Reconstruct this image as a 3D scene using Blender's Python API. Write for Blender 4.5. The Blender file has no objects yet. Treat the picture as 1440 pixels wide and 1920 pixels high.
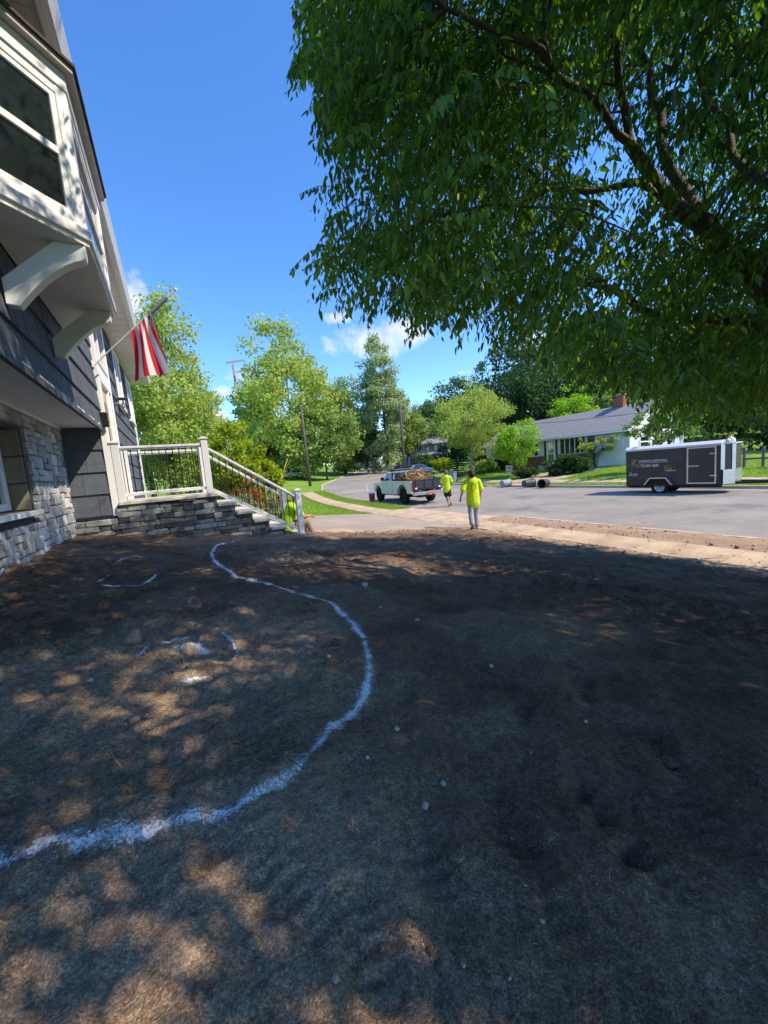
import bpy, bmesh, math, random
import numpy as np
from mathutils import Vector, Matrix

random.seed(7); RNG = np.random.default_rng(7)
SC = bpy.context.scene
COL = SC.collection
R = math.radians

# ------------------------------------------------------------------ camera
F_PX, PITCH, ROLL, YAW = 721.0, R(6.5), R(4.7), R(27.9)
EYE = np.array([0.0, 0.0, 2.2])
_f = np.array([math.sin(YAW)*math.cos(PITCH), math.cos(YAW)*math.cos(PITCH), -math.sin(PITCH)])
_r0 = np.array([math.cos(YAW), -math.sin(YAW), 0.0]); _u0 = np.cross(_r0, _f)
_r = _r0*math.cos(ROLL) - _u0*math.sin(ROLL)
_u = _u0*math.cos(ROLL) + _r0*math.sin(ROLL)
cd = bpy.data.cameras.new('camera'); cam = bpy.data.objects.new('camera', cd); COL.objects.link(cam)
cd.sensor_fit = 'VERTICAL'; cd.sensor_height = 36; cd.lens = F_PX/1920*36
cd.clip_start = 0.05; cd.clip_end = 3000
cam.matrix_world = Matrix(((_r[0], _u[0], -_f[0], EYE[0]), (_r[1], _u[1], -_f[1], EYE[1]), (_r[2], _u[2], -_f[2], EYE[2]), (0, 0, 0, 1)))
SC.camera = cam
SC.render.resolution_x = 768; SC.render.resolution_y = 1024

def ray(px, py): return _f + _r*(px-720)/F_PX + _u*(960-py)/F_PX
def onZ(px, py, z): d = ray(px, py); return EYE + d*((z-EYE[2])/d[2])
def onX(px, py, x): d = ray(px, py); return EYE + d*((x-EYE[0])/d[0])
def onY(px, py, y): d = ray(px, py); return EYE + d*((y-EYE[1])/d[1])
def at(px, py, dep): return EYE + ray(px, py)*dep
def proj(P):
    v = np.asarray(P, float) - EYE; z = v@_f
    zz = np.where(np.abs(z) < 1e-6, 1e-6, z)
    return 720+F_PX*(v@_r)/zz, 960-F_PX*(v@_u)/zz, z

# ------------------------------------------------------------------ light
SUN_EL = R(48); SUN_AZ = math.atan2(.75, -.66)           # azimuth from +Y towards +X
TO_SUN = np.array([math.sin(SUN_AZ)*math.cos(SUN_EL), math.cos(SUN_AZ)*math.cos(SUN_EL), math.sin(SUN_EL)])
W = bpy.data.worlds.new('World'); SC.world = W; W.use_nodes = True
wn, wl = W.node_tree.nodes, W.node_tree.links
wn.clear()
def wnode(t, **k):
    n = wn.new(t)
    for a, b in k.items(): setattr(n, a, b)
    return n
def wmath(op, a, b=None, c=None, clamp=False):
    n = wnode('ShaderNodeMath', operation=op, use_clamp=clamp)
    for i, v in enumerate((a, b, c)):
        if v is None: continue
        if isinstance(v, (int, float)): n.inputs[i].default_value = v
        else: wl.new(v, n.inputs[i])
    return n.outputs[0]
sky = wnode('ShaderNodeTexSky', sky_type='NISHITA', sun_disc=False)
sky.sun_elevation = SUN_EL; sky.sun_rotation = SUN_AZ; sky.altitude = 50
sky.air_density = 1.0; sky.dust_density = 0.0; sky.ozone_density = 5.0
sat = wnode('ShaderNodeHueSaturation'); sat.inputs['Saturation'].default_value = 1.19; sat.inputs['Hue'].default_value = .506; wl.new(sky.outputs[0], sat.inputs['Color'])
tc = wnode('ShaderNodeTexCoord')
nrm = wnode('ShaderNodeVectorMath', operation='NORMALIZE'); wl.new(tc.outputs['Generated'], nrm.inputs[0])
sx = wnode('ShaderNodeSeparateXYZ'); wl.new(nrm.outputs[0], sx.inputs[0])
az = wmath('ARCTAN2', sx.outputs[0], sx.outputs[1]); el = wmath('ARCSINE', sx.outputs[2])
noi = wnode('ShaderNodeTexNoise'); noi.inputs['Scale'].default_value = 9; noi.inputs['Detail'].default_value = 9; noi.inputs['Roughness'].default_value = .62
wl.new(nrm.outputs[0], noi.inputs['Vector'])
noi2 = wnode('ShaderNodeTexNoise'); noi2.inputs['Scale'].default_value = 4; noi2.inputs['Detail'].default_value = 3
wl.new(nrm.outputs[0], noi2.inputs['Vector'])
def ae(px, py):
    d = ray(px, py); d = d/np.linalg.norm(d); return math.atan2(d[0], d[1]), math.asin(d[2])
mask = None
for (px, py, wpx, hpx, th) in ((725, 630, 120, 40, .12), (655, 648, 75, 30, .12), (640, 596, 45, 17, -.05), (225, 560, 80, 62, .3), (455, 706, 60, 18, -.05), (428, 733, 26, 14, .0),
                               (490, 722, 40, 12, 0), (1010, 640, 80, 24, -.1), (868, 698, 20, 5, -.1), (408, 782, 24, 16, 0), (-500, 600, 300, 120, 0), (2600, 500, 200, 90, 0), (-900, 300, 150, 90, 0)):
    a0, e0 = ae(px, py); a1, _ = ae(px+wpx, py); _, e1 = ae(px, py-hpx)
    da = wmath('DIVIDE', wmath('SUBTRACT', az, a0), abs(a1-a0)); de = wmath('DIVIDE', wmath('SUBTRACT', el, e0), abs(e1-e0))
    d2 = wmath('ADD', wmath('MULTIPLY', da, da), wmath('MULTIPLY', de, de))
    v = wmath('SUBTRACT', 1.0+th, d2)
    mask = v if mask is None else wmath('MAXIMUM', mask, v)
mask = wmath('ADD', mask, wmath('MULTIPLY', wmath('SUBTRACT', noi.outputs['Fac'], .56), 5.0))
mask = wmath('MULTIPLY', mask, 1.1, clamp=True)
mask = wmath('MULTIPLY', mask, wmath('MULTIPLY_ADD', noi2.outputs['Fac'], .8, .45, clamp=True))
cl = wnode('ShaderNodeMix', data_type='RGBA'); cl.inputs[7].default_value = (3.1, 3.2, 3.35, 1)
wl.new(mask, cl.inputs[0]); wl.new(sat.outputs[0], cl.inputs[6])
bg = wnode('ShaderNodeBackground'); bg.inputs['Strength'].default_value = 0.15
wl.new(cl.outputs[2], bg.inputs['Color'])
wo = wnode('ShaderNodeOutputWorld'); wl.new(bg.outputs[0], wo.inputs['Surface'])
sd = bpy.data.lights.new('sun', 'SUN'); sun = bpy.data.objects.new('sun', sd); COL.objects.link(sun)
sd.energy = 3.1; sd.angle = R(.53); sd.color = (1.0, .85, .64)
sun.rotation_euler = Vector(TO_SUN).to_track_quat('Z', 'Y').to_euler(); sun.location = (20, -20, 30)
vs = SC.view_settings; vs.view_transform = 'Standard'; vs.look = 'None'; vs.gamma = 1; vs.use_curve_mapping = False
vs.exposure = 1.12
SC.render.engine = 'CYCLES'

# ------------------------------------------------------------------ helpers
MATS = {}
def mat(name, c=(.5, .5, .5), rough=.7, var=.15, scale=6.0, bump=0.0, bscale=60.0, metal=0.0, spec=.35, rand=0.0, c2=None, coat=0.0, detail=5):
    if name in MATS: return MATS[name]
    m = bpy.data.materials.new(name); MATS[name] = m; m.use_nodes = True
    nt = m.node_tree; n, l = nt.nodes, nt.links
    p = n['Principled BSDF']; p.inputs['Roughness'].default_value = rough; p.inputs['Metallic'].default_value = metal
    p.inputs['Specular IOR Level'].default_value = spec
    if coat: p.inputs['Coat Weight'].default_value = coat; p.inputs['Coat Roughness'].default_value = .08
    t = n.new('ShaderNodeTexCoord'); no = n.new('ShaderNodeTexNoise'); no.inputs['Scale'].default_value = scale; no.inputs['Detail'].default_value = detail
    no.inputs['Roughness'].default_value = .6
    l.new(t.outputs['Object'], no.inputs['Vector'])
    mr = n.new('ShaderNodeMapRange'); mr.inputs['From Min'].default_value = .3; mr.inputs['From Max'].default_value = .7
    l.new(no.outputs['Fac'], mr.inputs['Value'])
    mx = n.new('ShaderNodeMix'); mx.data_type = 'RGBA'
    if c2 is None: a, b = [x*(1-var) for x in c], [min(1, x*(1+var)) for x in c]
    else: a, b = c, c2
    mx.inputs[6].default_value = (*a, 1); mx.inputs[7].default_value = (*b, 1)
    l.new(mr.outputs[0], mx.inputs[0]); out = mx.outputs[2]
    if rand:
        oi = n.new('ShaderNodeObjectInfo'); r2 = n.new('ShaderNodeMapRange'); r2.inputs['To Min'].default_value = 1-rand; r2.inputs['To Max'].default_value = 1+rand
        l.new(oi.outputs['Random'], r2.inputs['Value'])
        h = n.new('ShaderNodeHueSaturation'); l.new(r2.outputs[0], h.inputs['Value']); l.new(out, h.inputs['Color']); out = h.outputs[0]
    l.new(out, p.inputs['Base Color'])
    if bump:
        nb = n.new('ShaderNodeTexNoise'); nb.inputs['Scale'].default_value = bscale; nb.inputs['Detail'].default_value = 6
        l.new(t.outputs['Object'], nb.inputs['Vector'])
        bp = n.new('ShaderNodeBump'); bp.inputs['Strength'].default_value = min(1, bump); bp.inputs['Distance'].default_value = .02
        l.new(nb.outputs['Fac'], bp.inputs['Height']); l.new(bp.outputs[0], p.inputs['Normal'])
    return m
def leafmat(name, c1, c2, trans=.38, gloss=.015, scale=.5, gr=.55):
    if name in MATS: return MATS[name]
    m = bpy.data.materials.new(name); MATS[name] = m; m.use_nodes = True
    nt = m.node_tree; n, l = nt.nodes, nt.links; n.clear()
    g = n.new('ShaderNodeNewGeometry'); t = n.new('ShaderNodeTexCoord'); no = n.new('ShaderNodeTexNoise'); no.inputs['Scale'].default_value = scale; no.inputs['Detail'].default_value = 2
    l.new(t.outputs['Object'], no.inputs['Vector'])
    a = n.new('ShaderNodeMath'); a.operation = 'MULTIPLY_ADD'; a.inputs[1].default_value = .65; l.new(g.outputs['Random Per Island'], a.inputs[0])
    b = n.new('ShaderNodeMath'); b.operation = 'MULTIPLY_ADD'; b.inputs[1].default_value = 1.3; b.inputs[2].default_value = -.48; l.new(no.outputs['Fac'], b.inputs[0]); l.new(b.outputs[0], a.inputs[2]); a.use_clamp = True
    mx = n.new('ShaderNodeMix'); mx.data_type = 'RGBA'; mx.inputs[6].default_value = (*c1, 1); mx.inputs[7].default_value = (*c2, 1); l.new(a.outputs[0], mx.inputs[0])
    d = n.new('ShaderNodeBsdfDiffuse'); l.new(mx.outputs[2], d.inputs[0])
    tr = n.new('ShaderNodeBsdfTranslucent'); hs = n.new('ShaderNodeHueSaturation'); hs.inputs['Hue'].default_value = .485; hs.inputs['Saturation'].default_value = 1.15; hs.inputs['Value'].default_value = 1.9
    l.new(mx.outputs[2], hs.inputs['Color']); l.new(hs.outputs[0], tr.inputs[0])
    s1 = n.new('ShaderNodeMixShader'); s1.inputs[0].default_value = trans; l.new(d.outputs[0], s1.inputs[1]); l.new(tr.outputs[0], s1.inputs[2])
    gl = n.new('ShaderNodeBsdfGlossy'); gl.inputs['Roughness'].default_value = gr
    s2 = n.new('ShaderNodeMixShader'); s2.inputs[0].default_value = gloss; l.new(s1.outputs[0], s2.inputs[1]); l.new(gl.outputs[0], s2.inputs[2])
    o = n.new('ShaderNodeOutputMaterial'); l.new(s2.outputs[0], o.inputs[0])
    return m

def meshdata(name, V, Fs, material=None, smooth=False):
    """V (n,3) array; Fs: (m,3|4) int array or list of lists"""
    me = bpy.data.meshes.new(name)
    if isinstance(Fs, np.ndarray):
        V = np.asarray(V, np.float32); k = Fs.shape[1]
        me.vertices.add(len(V)); me.vertices.foreach_set('co', V.ravel())
        me.loops.add(Fs.size); me.loops.foreach_set('vertex_index', Fs.astype(np.int32).ravel())
        me.polygons.add(len(Fs)); me.polygons.foreach_set('loop_start', np.arange(0, Fs.size, k, dtype=np.int32))
        me.update(calc_edges=True); me.validate()
    else:
        me.from_pydata([tuple(map(float, v)) for v in V], [], Fs); me.update()
    if material: me.materials.append(material)
    if smooth: me.polygons.foreach_set('use_smooth', [True]*len(me.polygons))
    return me
def link(name, data, parent=None, loc=(0, 0, 0), rot=(0, 0, 0), scale=(1, 1, 1), label=None, cat=None, group=None, kind=None):
    o = bpy.data.objects.new(name, data); COL.objects.link(o)
    o.location = loc; o.rotation_euler = rot; o.scale = scale
    if parent is not None: o.parent = parent
    if label: o['label'] = label
    if cat: o['category'] = cat
    if group: o['group'] = group
    if kind: o['kind'] = kind
    return o
def thing(name, label, cat, loc=(0, 0, 0), rz=0, group=None):
    o = link(name, None, None, loc, (0, 0, rz), label=label, cat=cat, group=group); o.empty_display_size = .2
    return o

class MB:
    def __init__(s, org=(0, 0, 0)): s.V = []; s.F = []; s.o = np.array(org, float)
    def add(s, V, Fs):
        k = len(s.V); s.V += [tuple(v) for v in V]; s.F += [[i+k for i in f] for f in Fs]; return s
    def box(s, a, b, rz=0, c=None):
        (x0, y0, z0), (x1, y1, z1) = a, b
        V = np.array([(x0, y0, z0), (x1, y0, z0), (x1, y1, z0), (x0, y1, z0), (x0, y0, z1), (x1, y0, z1), (x1, y1, z1), (x0, y1, z1)], float)
        if rz:
            c = np.array(c if c is not None else V.mean(0)); co, si = math.cos(rz), math.sin(rz)
            d = V-c; V = np.c_[d[:, 0]*co-d[:, 1]*si, d[:, 0]*si+d[:, 1]*co, d[:, 2]]+c
        return s.add(V, [[0, 3, 2, 1], [4, 5, 6, 7], [0, 1, 5, 4], [1, 2, 6, 5], [2, 3, 7, 6], [3, 0, 4, 7]])
    def beam(s, p, q, w, h, up=(0, 0, 1)):
        p, q = np.array(p, float), np.array(q, float); d = q-p; d /= np.linalg.norm(d); up = np.array(up, float)
        sd = np.cross(d, up); sd /= np.linalg.norm(sd); u = np.cross(sd, d)
        V = [e+sd*a*w/2+u*b*h/2 for e in (p, q) for a, b in ((-1, -1), (1, -1), (1, 1), (-1, 1))]
        return s.add(V, [[0, 1, 2, 3], [7, 6, 5, 4], [0, 4, 5, 1], [1, 5, 6, 2], [2, 6, 7, 3], [3, 7, 4, 0]])
    def tube(s, pts, rad, n=8, cap=True):
        pts = np.array(pts, float); m = len(pts); rad = np.broadcast_to(np.asarray(rad, float), (m,))
        T = np.gradient(pts, axis=0); T /= np.linalg.norm(T, axis=1)[:, None]+1e-12
        ref = np.array((0, 0, 1.)) if abs(T[0, 2]) < .9 else np.array((1., 0, 0)); V = []
        for i in range(m):
            a = np.cross(T[i], ref); a /= np.linalg.norm(a)+1e-12; b = np.cross(T[i], a); ref = np.cross(a, T[i]) if False else ref
            for k in range(n):
                t = 2*math.pi*k/n; V.append(pts[i]+rad[i]*(a*math.cos(t)+b*math.sin(t)))
        Fs = [[i*n+k, i*n+(k+1) % n, (i+1)*n+(k+1) % n, (i+1)*n+k] for i in range(m-1) for k in range(n)]
        if cap: Fs += [list(range(n))[::-1], [(m-1)*n+k for k in range(n)]]
        return s.add(V, Fs)
    def prism(s, poly, ax, a, b):
        """poly in the two other axes (cyclic order), extruded along ax from a to b"""
        n = len(poly)
        def P(u, v, w): return {'x': (w, u, v), 'y': (u, w, v), 'z': (u, v, w)}[ax]
        V = [P(u, v, a) for u, v in poly]+[P(u, v, b) for u, v in poly]
        return s.add(V, [list(range(n))[::-1], list(range(n, 2*n))]+[[i, (i+1) % n, n+(i+1) % n, n+i] for i in range(n)])
    def lathe(s, prof, n=16, c=(0, 0, 0), ax='z'):
        c = np.array(c, float); V = []
        for r_, h in prof:
            for k in range(n):
                t = 2*math.pi*k/n; a, b = r_*math.cos(t), r_*math.sin(t)
                V.append(c+np.array({'z': (a, b, h), 'x': (h, a, b), 'y': (a, h, b)}[ax]))
        m = len(prof)
        return s.add(V, [[i*n+k, i*n+(k+1) % n, (i+1)*n+(k+1) % n, (i+1)*n+k] for i in range(m-1) for k in range(n)])
    def mesh(s, name, material, bevel=0, smooth=False, fix=True):
        V = np.array(s.V)-s.o
        me = bpy.data.meshes.new(name); me.from_pydata([tuple(v) for v in V], [], s.F)
        if bevel or fix:
            bm = bmesh.new(); bm.from_mesh(me)
            if bevel:
                ed = [e for e in bm.edges if len(e.link_faces) == 2 and e.calc_face_angle(0) > .5]
                bmesh.ops.bevel(bm, geom=ed, offset=bevel, segments=1, affect='EDGES', clamp_overlap=True)
            bmesh.ops.recalc_face_normals(bm, faces=bm.faces); bm.to_mesh(me); bm.free()
        me.update()
        if material: me.materials.append(material)
        if smooth: me.polygons.foreach_set('use_smooth', [True]*len(me.polygons))
        return me
    def build(s, name, material, parent=None, bevel=0, smooth=False, **k):
        return link(name, s.mesh(name, material, bevel, smooth), parent, **k)

def grid_mesh(name, X, Y, Z, material, smooth=True, attrs=None):
    ny, nx = X.shape
    V = np.stack([X, Y, Z], -1).reshape(-1, 3)
    i = np.arange(ny-1)[:, None]*nx+np.arange(nx-1)[None, :]
    Fs = np.stack([i, i+1, i+nx+1, i+nx], -1).reshape(-1, 4)
    me = meshdata(name, V, Fs, material, smooth)
    for k, a in (attrs or {}).items():
        at_ = me.attributes.new(k, 'FLOAT', 'POINT'); at_.data.foreach_set('value', np.asarray(a, np.float32).ravel())
    return me

def _h(ix, iy, s):
    v = np.sin(ix*127.1+iy*311.7+s*74.7)*43758.5453
    return v-np.floor(v)
def vn(x, y, s=0):
    x = np.asarray(x, float); y = np.asarray(y, float)
    ix, iy = np.floor(x), np.floor(y); fx, fy = x-ix, y-iy
    fx = fx*fx*(3-2*fx); fy = fy*fy*(3-2*fy)
    a, b, c, d = _h(ix, iy, s), _h(ix+1, iy, s), _h(ix, iy+1, s), _h(ix+1, iy+1, s)
    return (a*(1-fx)+b*fx)*(1-fy)+(c*(1-fx)+d*fx)*fy
def fbm(x, y, s=0, o=4):
    t = 0; a = .5
    for k in range(o): t = t+a*(vn(x*2**k+k*17.3, y*2**k-k*9.1, s+k)-.5); a *= .5
    return t
def sst(a, b, x):
    t = np.clip((np.asarray(x, float)-a)/(b-a), 0, 1); return t*t*(3-2*t)

# ------------------------------------------------------------------ terrain functions
def LE(y): return np.interp(y, [-60, 18, 29, 38, 46, 55, 74.5, 110, 200], [10.5, 10.5, 11.6, 13.2, 16, 21, 32, 56, 130])
def RE(y): return np.interp(y, [-60, 18, 30, 40, 50, 60, 75, 110, 200], [22, 22, 22.9, 25.2, 29.5, 35.5, 46, 73, 150])
def base(y): return .03*np.maximum(0, np.asarray(y, float)-25)-.02*np.maximum(0, np.asarray(y, float)-120)
def yard(x): return np.interp(x, [-4, -1.7, 0, 2.45, 5, 7.5, 7.95, 9], [1.5, 1.42, 1.17, .80, .47, .17, .12, .11])
def drv(x, y): return base(y)+.115+.1*np.clip(LE(y)-2.65-x, 0, 9.5)
def ground(x, y):
    x = np.asarray(x, float); y = np.asarray(y, float)
    l, r, b = LE(y), RE(y), base(y)
    w = sst(8.6, 9.6, y)
    near = yard(x)*(1-w)+drv(x, y)*w
    far = b+.12+.085*np.clip(x-r-1.5, 0, 11)+.10*np.maximum(0, x-r-24)
    far = np.minimum(far, b+9)
    return np.where(x < l, near, np.where(x > r, far, b))
def dirt(x, y):
    """surface of the dug-over yard"""
    x = np.asarray(x, float); y = np.asarray(y, float)
    z = yard(x)+.02
    z = z+.075*fbm(x*.9, y*.9, 3, 3)+.10*fbm(x*3.1+4, y*3.1, 11, 3)
    rough = .35+.65*sst(.45, .6, vn(x*.7, y*.7, 5))
    z = z+.075*fbm(x*9, y*9, 21, 3)*rough+.032*fbm(x*31, y*31, 31, 3)*rough+.010*(vn(x*75, y*75, 41)-.5)*rough
    for (px, py, an) in PRINTS:
        ca, sa = math.cos(an), math.sin(an); u_ = ((x-px)*ca+(y-py)*sa)/.15; w_ = (-(x-px)*sa+(y-py)*ca)/(.052*(1+.18*np.sin(u_*2.2)))
        d = (u_**4+w_**4); z = z-.020*np.exp(-d*.6)*(1+.35*np.sin(u_*19))*(.4+.9*vn(x*14, y*14, 81))+.009*vn(x*18, y*18, 82)*np.exp(-((d**.25-1.35)/.22)**2)
    # raked / wheel ruts running away from the house
    z = z+.012*np.sin((x*.35+y)*5.2+2.2*vn(x*.8, y*.8, 8))*sst(2, 4, x)*vn(x*.5, y*1.3, 9)
    for (px, py, rr, dp) in PITS:
        d = np.hypot((x-px)*.8+(y-py)*.35, (y-py)*1.5-(x-px)*.5)*(1+1.3*fbm(x*5, y*5, 71, 2)); z = z-dp*np.exp(-(d/rr)**2)+.35*dp*np.exp(-((d-1.6*rr)/(.6*rr))**2)*vn(x*7, y*7, 72)
    e = (x-7.72)-.22*fbm(x*2, y*1.7, 51, 4)*2
    z = z-.11*sst(0, .35, e)
    e2 = (y-9.0)-.5*fbm(x*1.6, y*1.6, 61, 4)*2-.25*np.exp(-((x-6.2)/1.3)**2)
    z = z-.30*sst(-.05, .6, e2)*sst(2.3, 2.8, x)
    return z
PITS = []; PRINTS = []
def on_dirt(px, py):
    d = ray(px, py); t0, t1 = .3, 14
    P = None
    for t in np.linspace(.4, 13, 700):
        P = EYE+d*t
        if P[2] < yard(P[0])+.02: break
    return P[:2]
for px, py, rr, dp in ((600, 1212, .07, .05), (1330, 1190, .1, .05), (1180, 1600, .05, .035), (1080, 1480, .06, .03), (395, 1620, .05, .05), (1120, 1130, .12, .03)):
    q = on_dirt(px, py); PITS.append((q[0], q[1], rr, dp))
for px, py, an in ((1010, 1640, 1.2), (1190, 1590, 1.5), (1110, 1480, .9), (930, 1500, 1.1), (980, 1330, .8), (1240, 1400, 1.0), (1090, 1290, .7), (820, 1640, 1.3), (560, 1690, 2.0), (880, 1200, .6), (1230, 1220, .5), (760, 1290, 1.0), (470, 1400, 1.9), (700, 1780, 1.4), (1330, 1520, 1.3)):
    q = on_dirt(px, py); PRINTS.append((q[0], q[1], an))
# ------------------------------------------------------------------ the setting
m_grass = mat('lawn', (.12, .22, .028), rough=.9, c2=(.24, .36, .06), scale=1.3, bump=.6, bscale=45, spec=.1, detail=8)
m_asph = mat('asphalt', (.225, .208, .19), rough=.9, c2=(.33, .30, .265), scale=.5, bump=.35, bscale=160, spec=.2, detail=9)
m_conc = mat('concrete', (.33, .238, .155), rough=.9, c2=(.57, .445, .315), scale=1.6, bump=.2, bscale=90, spec=.2, rand=.06, detail=8)
m_kerb = mat('kerb concrete', (.40, .35, .30), rough=.9, c2=(.52, .46, .40), scale=3, bump=.2, bscale=80, spec=.2)
m_drive = mat('driveway', (.27, .235, .20), rough=.9, c2=(.42, .335, .255), scale=.8, bump=.3, bscale=120, spec=.2, detail=8)

ys = np.r_[-300, -120, -60, -30, -12, np.arange(-4, 30, 1.0), np.arange(30, 80, 2.5), np.arange(80, 160, 8), 180, 230, 320, 500, 800, 1300]
tn = np.r_[-900, -300, -120, -60, -35, -22, np.arange(-16, -2, .7), -2, -1.5, -1, -.6, -.3, -.14]
tf = np.r_[.14, .3, .8, 1.5, 2.5, np.arange(4, 40, 2.5), 45, 60, 90, 150, 300, 900]
rows = []
for y in ys:
    l, r, b = float(LE(y)), float(RE(y)), float(base(y))
    xn = l+tn; zn = ground(xn, np.full_like(xn, y))-.05
    inyard = (xn < 8.4) & (xn > -3) & (y < 10.2)
    zn = np.where(inyard, zn-.28, zn)
    xm = np.array([l-.06, (l+r)/2, r+.06]); zm = np.full(3, b-.08)
    xf = r+tf; zf = ground(xf, np.full_like(xf, y))
    rows.append((np.r_[xn, xm, xf], np.full(len(xn)+3+len(xf), y), np.r_[zn, zm, zf]))
X, Y, Z = (np.array([r_[k] for r_ in rows]) for k in range(3))
Z = Z+np.where((X > RE(Y)+2) & (X < 200), .06*fbm(X*.4, Y*.4, 4, 3), 0)
link('ground', grid_mesh('ground', X, Y, Z, m_grass), kind='structure')

yr = np.r_[-60, -30, -15, np.arange(-6, 140, 1.5)]
tt = np.linspace(0, 1, 14)
X = np.array([LE(y)+(RE(y)-LE(y))*tt for y in yr]); Y = np.repeat(yr[:, None], 14, 1)
Z = base(Y)+.07*(1-(2*tt-1)**2)[None, :]
# asphalt: fine grain, dust near the kerbs and tar-filled cracks
nt = m_asph.node_tree; n, l = nt.nodes, nt.links
t = [q for q in n if q.type == 'TEX_COORD'][0]; P = n['Principled BSDF']
src = P.inputs['Base Color'].links[0].from_socket
vo = n.new('ShaderNodeTexVoronoi'); vo.feature = 'DISTANCE_TO_EDGE'; vo.inputs['Scale'].default_value = .22
nz = n.new('ShaderNodeTexNoise'); nz.inputs['Scale'].default_value = .8; nz.inputs['Detail'].default_value = 6
l.new(t.outputs['Object'], nz.inputs['Vector'])
vm = n.new('ShaderNodeVectorMath'); vm.operation = 'MULTIPLY_ADD'; vm.inputs[1].default_value = (2.2, 2.2, 0); l.new(nz.outputs['Color'], vm.inputs[0]); l.new(t.outputs['Object'], vm.inputs[2])
l.new(vm.outputs[0], vo.inputs['Vector'])
cm = n.new('ShaderNodeMapRange'); cm.inputs['From Max'].default_value = .007; cm.inputs['To Min'].default_value = .72; l.new(vo.outputs['Distance'], cm.inputs['Value'])
gr = n.new('ShaderNodeTexNoise'); gr.inputs['Scale'].default_value = 70; gr.inputs['Detail'].default_value = 3; l.new(t.outputs['Object'], gr.inputs['Vector'])
gm = n.new('ShaderNodeMapRange'); gm.inputs['From Min'].default_value = .3; gm.inputs['From Max'].default_value = .7; gm.inputs['To Min'].default_value = .8; gm.inputs['To Max'].default_value = 1.2; l.new(gr.outputs['Fac'], gm.inputs['Value'])
mm = n.new('ShaderNodeMath'); mm.operation = 'MULTIPLY'; l.new(cm.outputs[0], mm.inputs[0]); l.new(gm.outputs[0], mm.inputs[1])
sp3 = n.new('ShaderNodeSeparateXYZ'); l.new(t.outputs['Object'], sp3.inputs[0])
gx = n.new('ShaderNodeMapRange'); gx.inputs['From Min'].default_value = 10.4; gx.inputs['From Max'].default_value = 13.2; gx.inputs['To Min'].default_value = .42; gx.inputs['To Max'].default_value = -.35; l.new(sp3.outputs[0], gx.inputs['Value'])
dn_ = n.new('ShaderNodeTexNoise'); dn_.inputs['Scale'].default_value = 1.1; dn_.inputs['Detail'].default_value = 8; dn_.inputs['Roughness'].default_value = .65; l.new(t.outputs['Object'], dn_.inputs['Vector'])
da_ = n.new('ShaderNodeMath'); da_.operation = 'MULTIPLY_ADD'; da_.inputs[1].default_value = 2.2; da_.use_clamp = True; l.new(dn_.outputs['Fac'], da_.inputs[0])
ds_ = n.new('ShaderNodeMath'); ds_.operation = 'SUBTRACT'; ds_.inputs[1].default_value = 1.1; l.new(gx.outputs[0], ds_.inputs[0]); l.new(ds_.outputs[0], da_.inputs[2])
dm_ = n.new('ShaderNodeMix'); dm_.data_type = 'RGBA'; dm_.inputs[7].default_value = (.42, .31, .21, 1); l.new(da_.outputs[0], dm_.inputs[0]); l.new(src, dm_.inputs[6])
oil = n.new('ShaderNodeTexNoise'); oil.inputs['Scale'].default_value = .45; oil.inputs['Detail'].default_value = 5; l.new(t.outputs['Object'], oil.inputs['Vector'])
om = n.new('ShaderNodeMapRange'); om.inputs['From Min'].default_value = .56; om.inputs['From Max'].default_value = .66; om.inputs['To Min'].default_value = 1.0; om.inputs['To Max'].default_value = .78; l.new(oil.outputs['Fac'], om.inputs['Value'])
m3 = n.new('ShaderNodeMath'); m3.operation = 'MULTIPLY'; l.new(om.outputs[0], m3.inputs[0]); l.new(mm.outputs[0], m3.inputs[1])
hs = n.new('ShaderNodeHueSaturation'); l.new(dm_.outputs[2], hs.inputs['Color']); l.new(m3.outputs[0], hs.inputs['Value']); l.new(hs.outputs[0], P.inputs['Base Color'])
link('road', grid_mesh('road', X, Y, Z, m_asph), kind='structure')

# painted line across the junction ahead
mb = MB()
a, b_ = onZ(600, 929, .25), onZ(690, 918, .3)
for k in range(6):
    p, q = a+(b_-a)*k/6, a+(b_-a)*(k+1)/6
    mb.add([(p[0]-.05, p[1]-.12, 0), (q[0]-.05, q[1]-.12, 0), (q[0], q[1]+.12, 0), (p[0], p[1]+.12, 0)], [[0, 1, 2, 3]])
def roadz(x, y):
    tq = (x-LE(y))/(RE(y)-LE(y)); return base(y)+.07*(1-(2*tq-1)**2)
mb.V = [(x, y, float(roadz(x, y))+.006) for x, y, z in mb.V]
mb.build('road_marking', mat('worn road paint', (.55, .53, .5), rough=.8), kind='structure')

def kerb(name, edge, side, gaps):
    V, Fs = [], []; yk = np.arange(-60, 130, .75)
    for y in yk:
        e = float(edge(y)); h = .135
        for g0, g1 in gaps:
            h = h-.10*float(sst(g0-.4, g0, y)*(1-sst(g1, g1+.4, y)))
        b = float(base(y)); w = .16*side
        V += [(e+.0, y, b-.05), (e, y, b+h-.02), (e+w*.15, y, b+h), (e+w, y, b+h), (e+w, y, b-.05)]
    m = len(yk)
    for i in range(m-1):
        for k in range(4): Fs.append([i*5+k, i*5+k+1, i*5+k+6, i*5+k+5])
    return link(name, meshdata(name, V, Fs, m_kerb), kind='structure')
kerb('kerb_near', LE, -1, [(10.2, 16.4), (36, 40)])
kerb('kerb_far', RE, 1, [(19.2, 23.5)])

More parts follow.
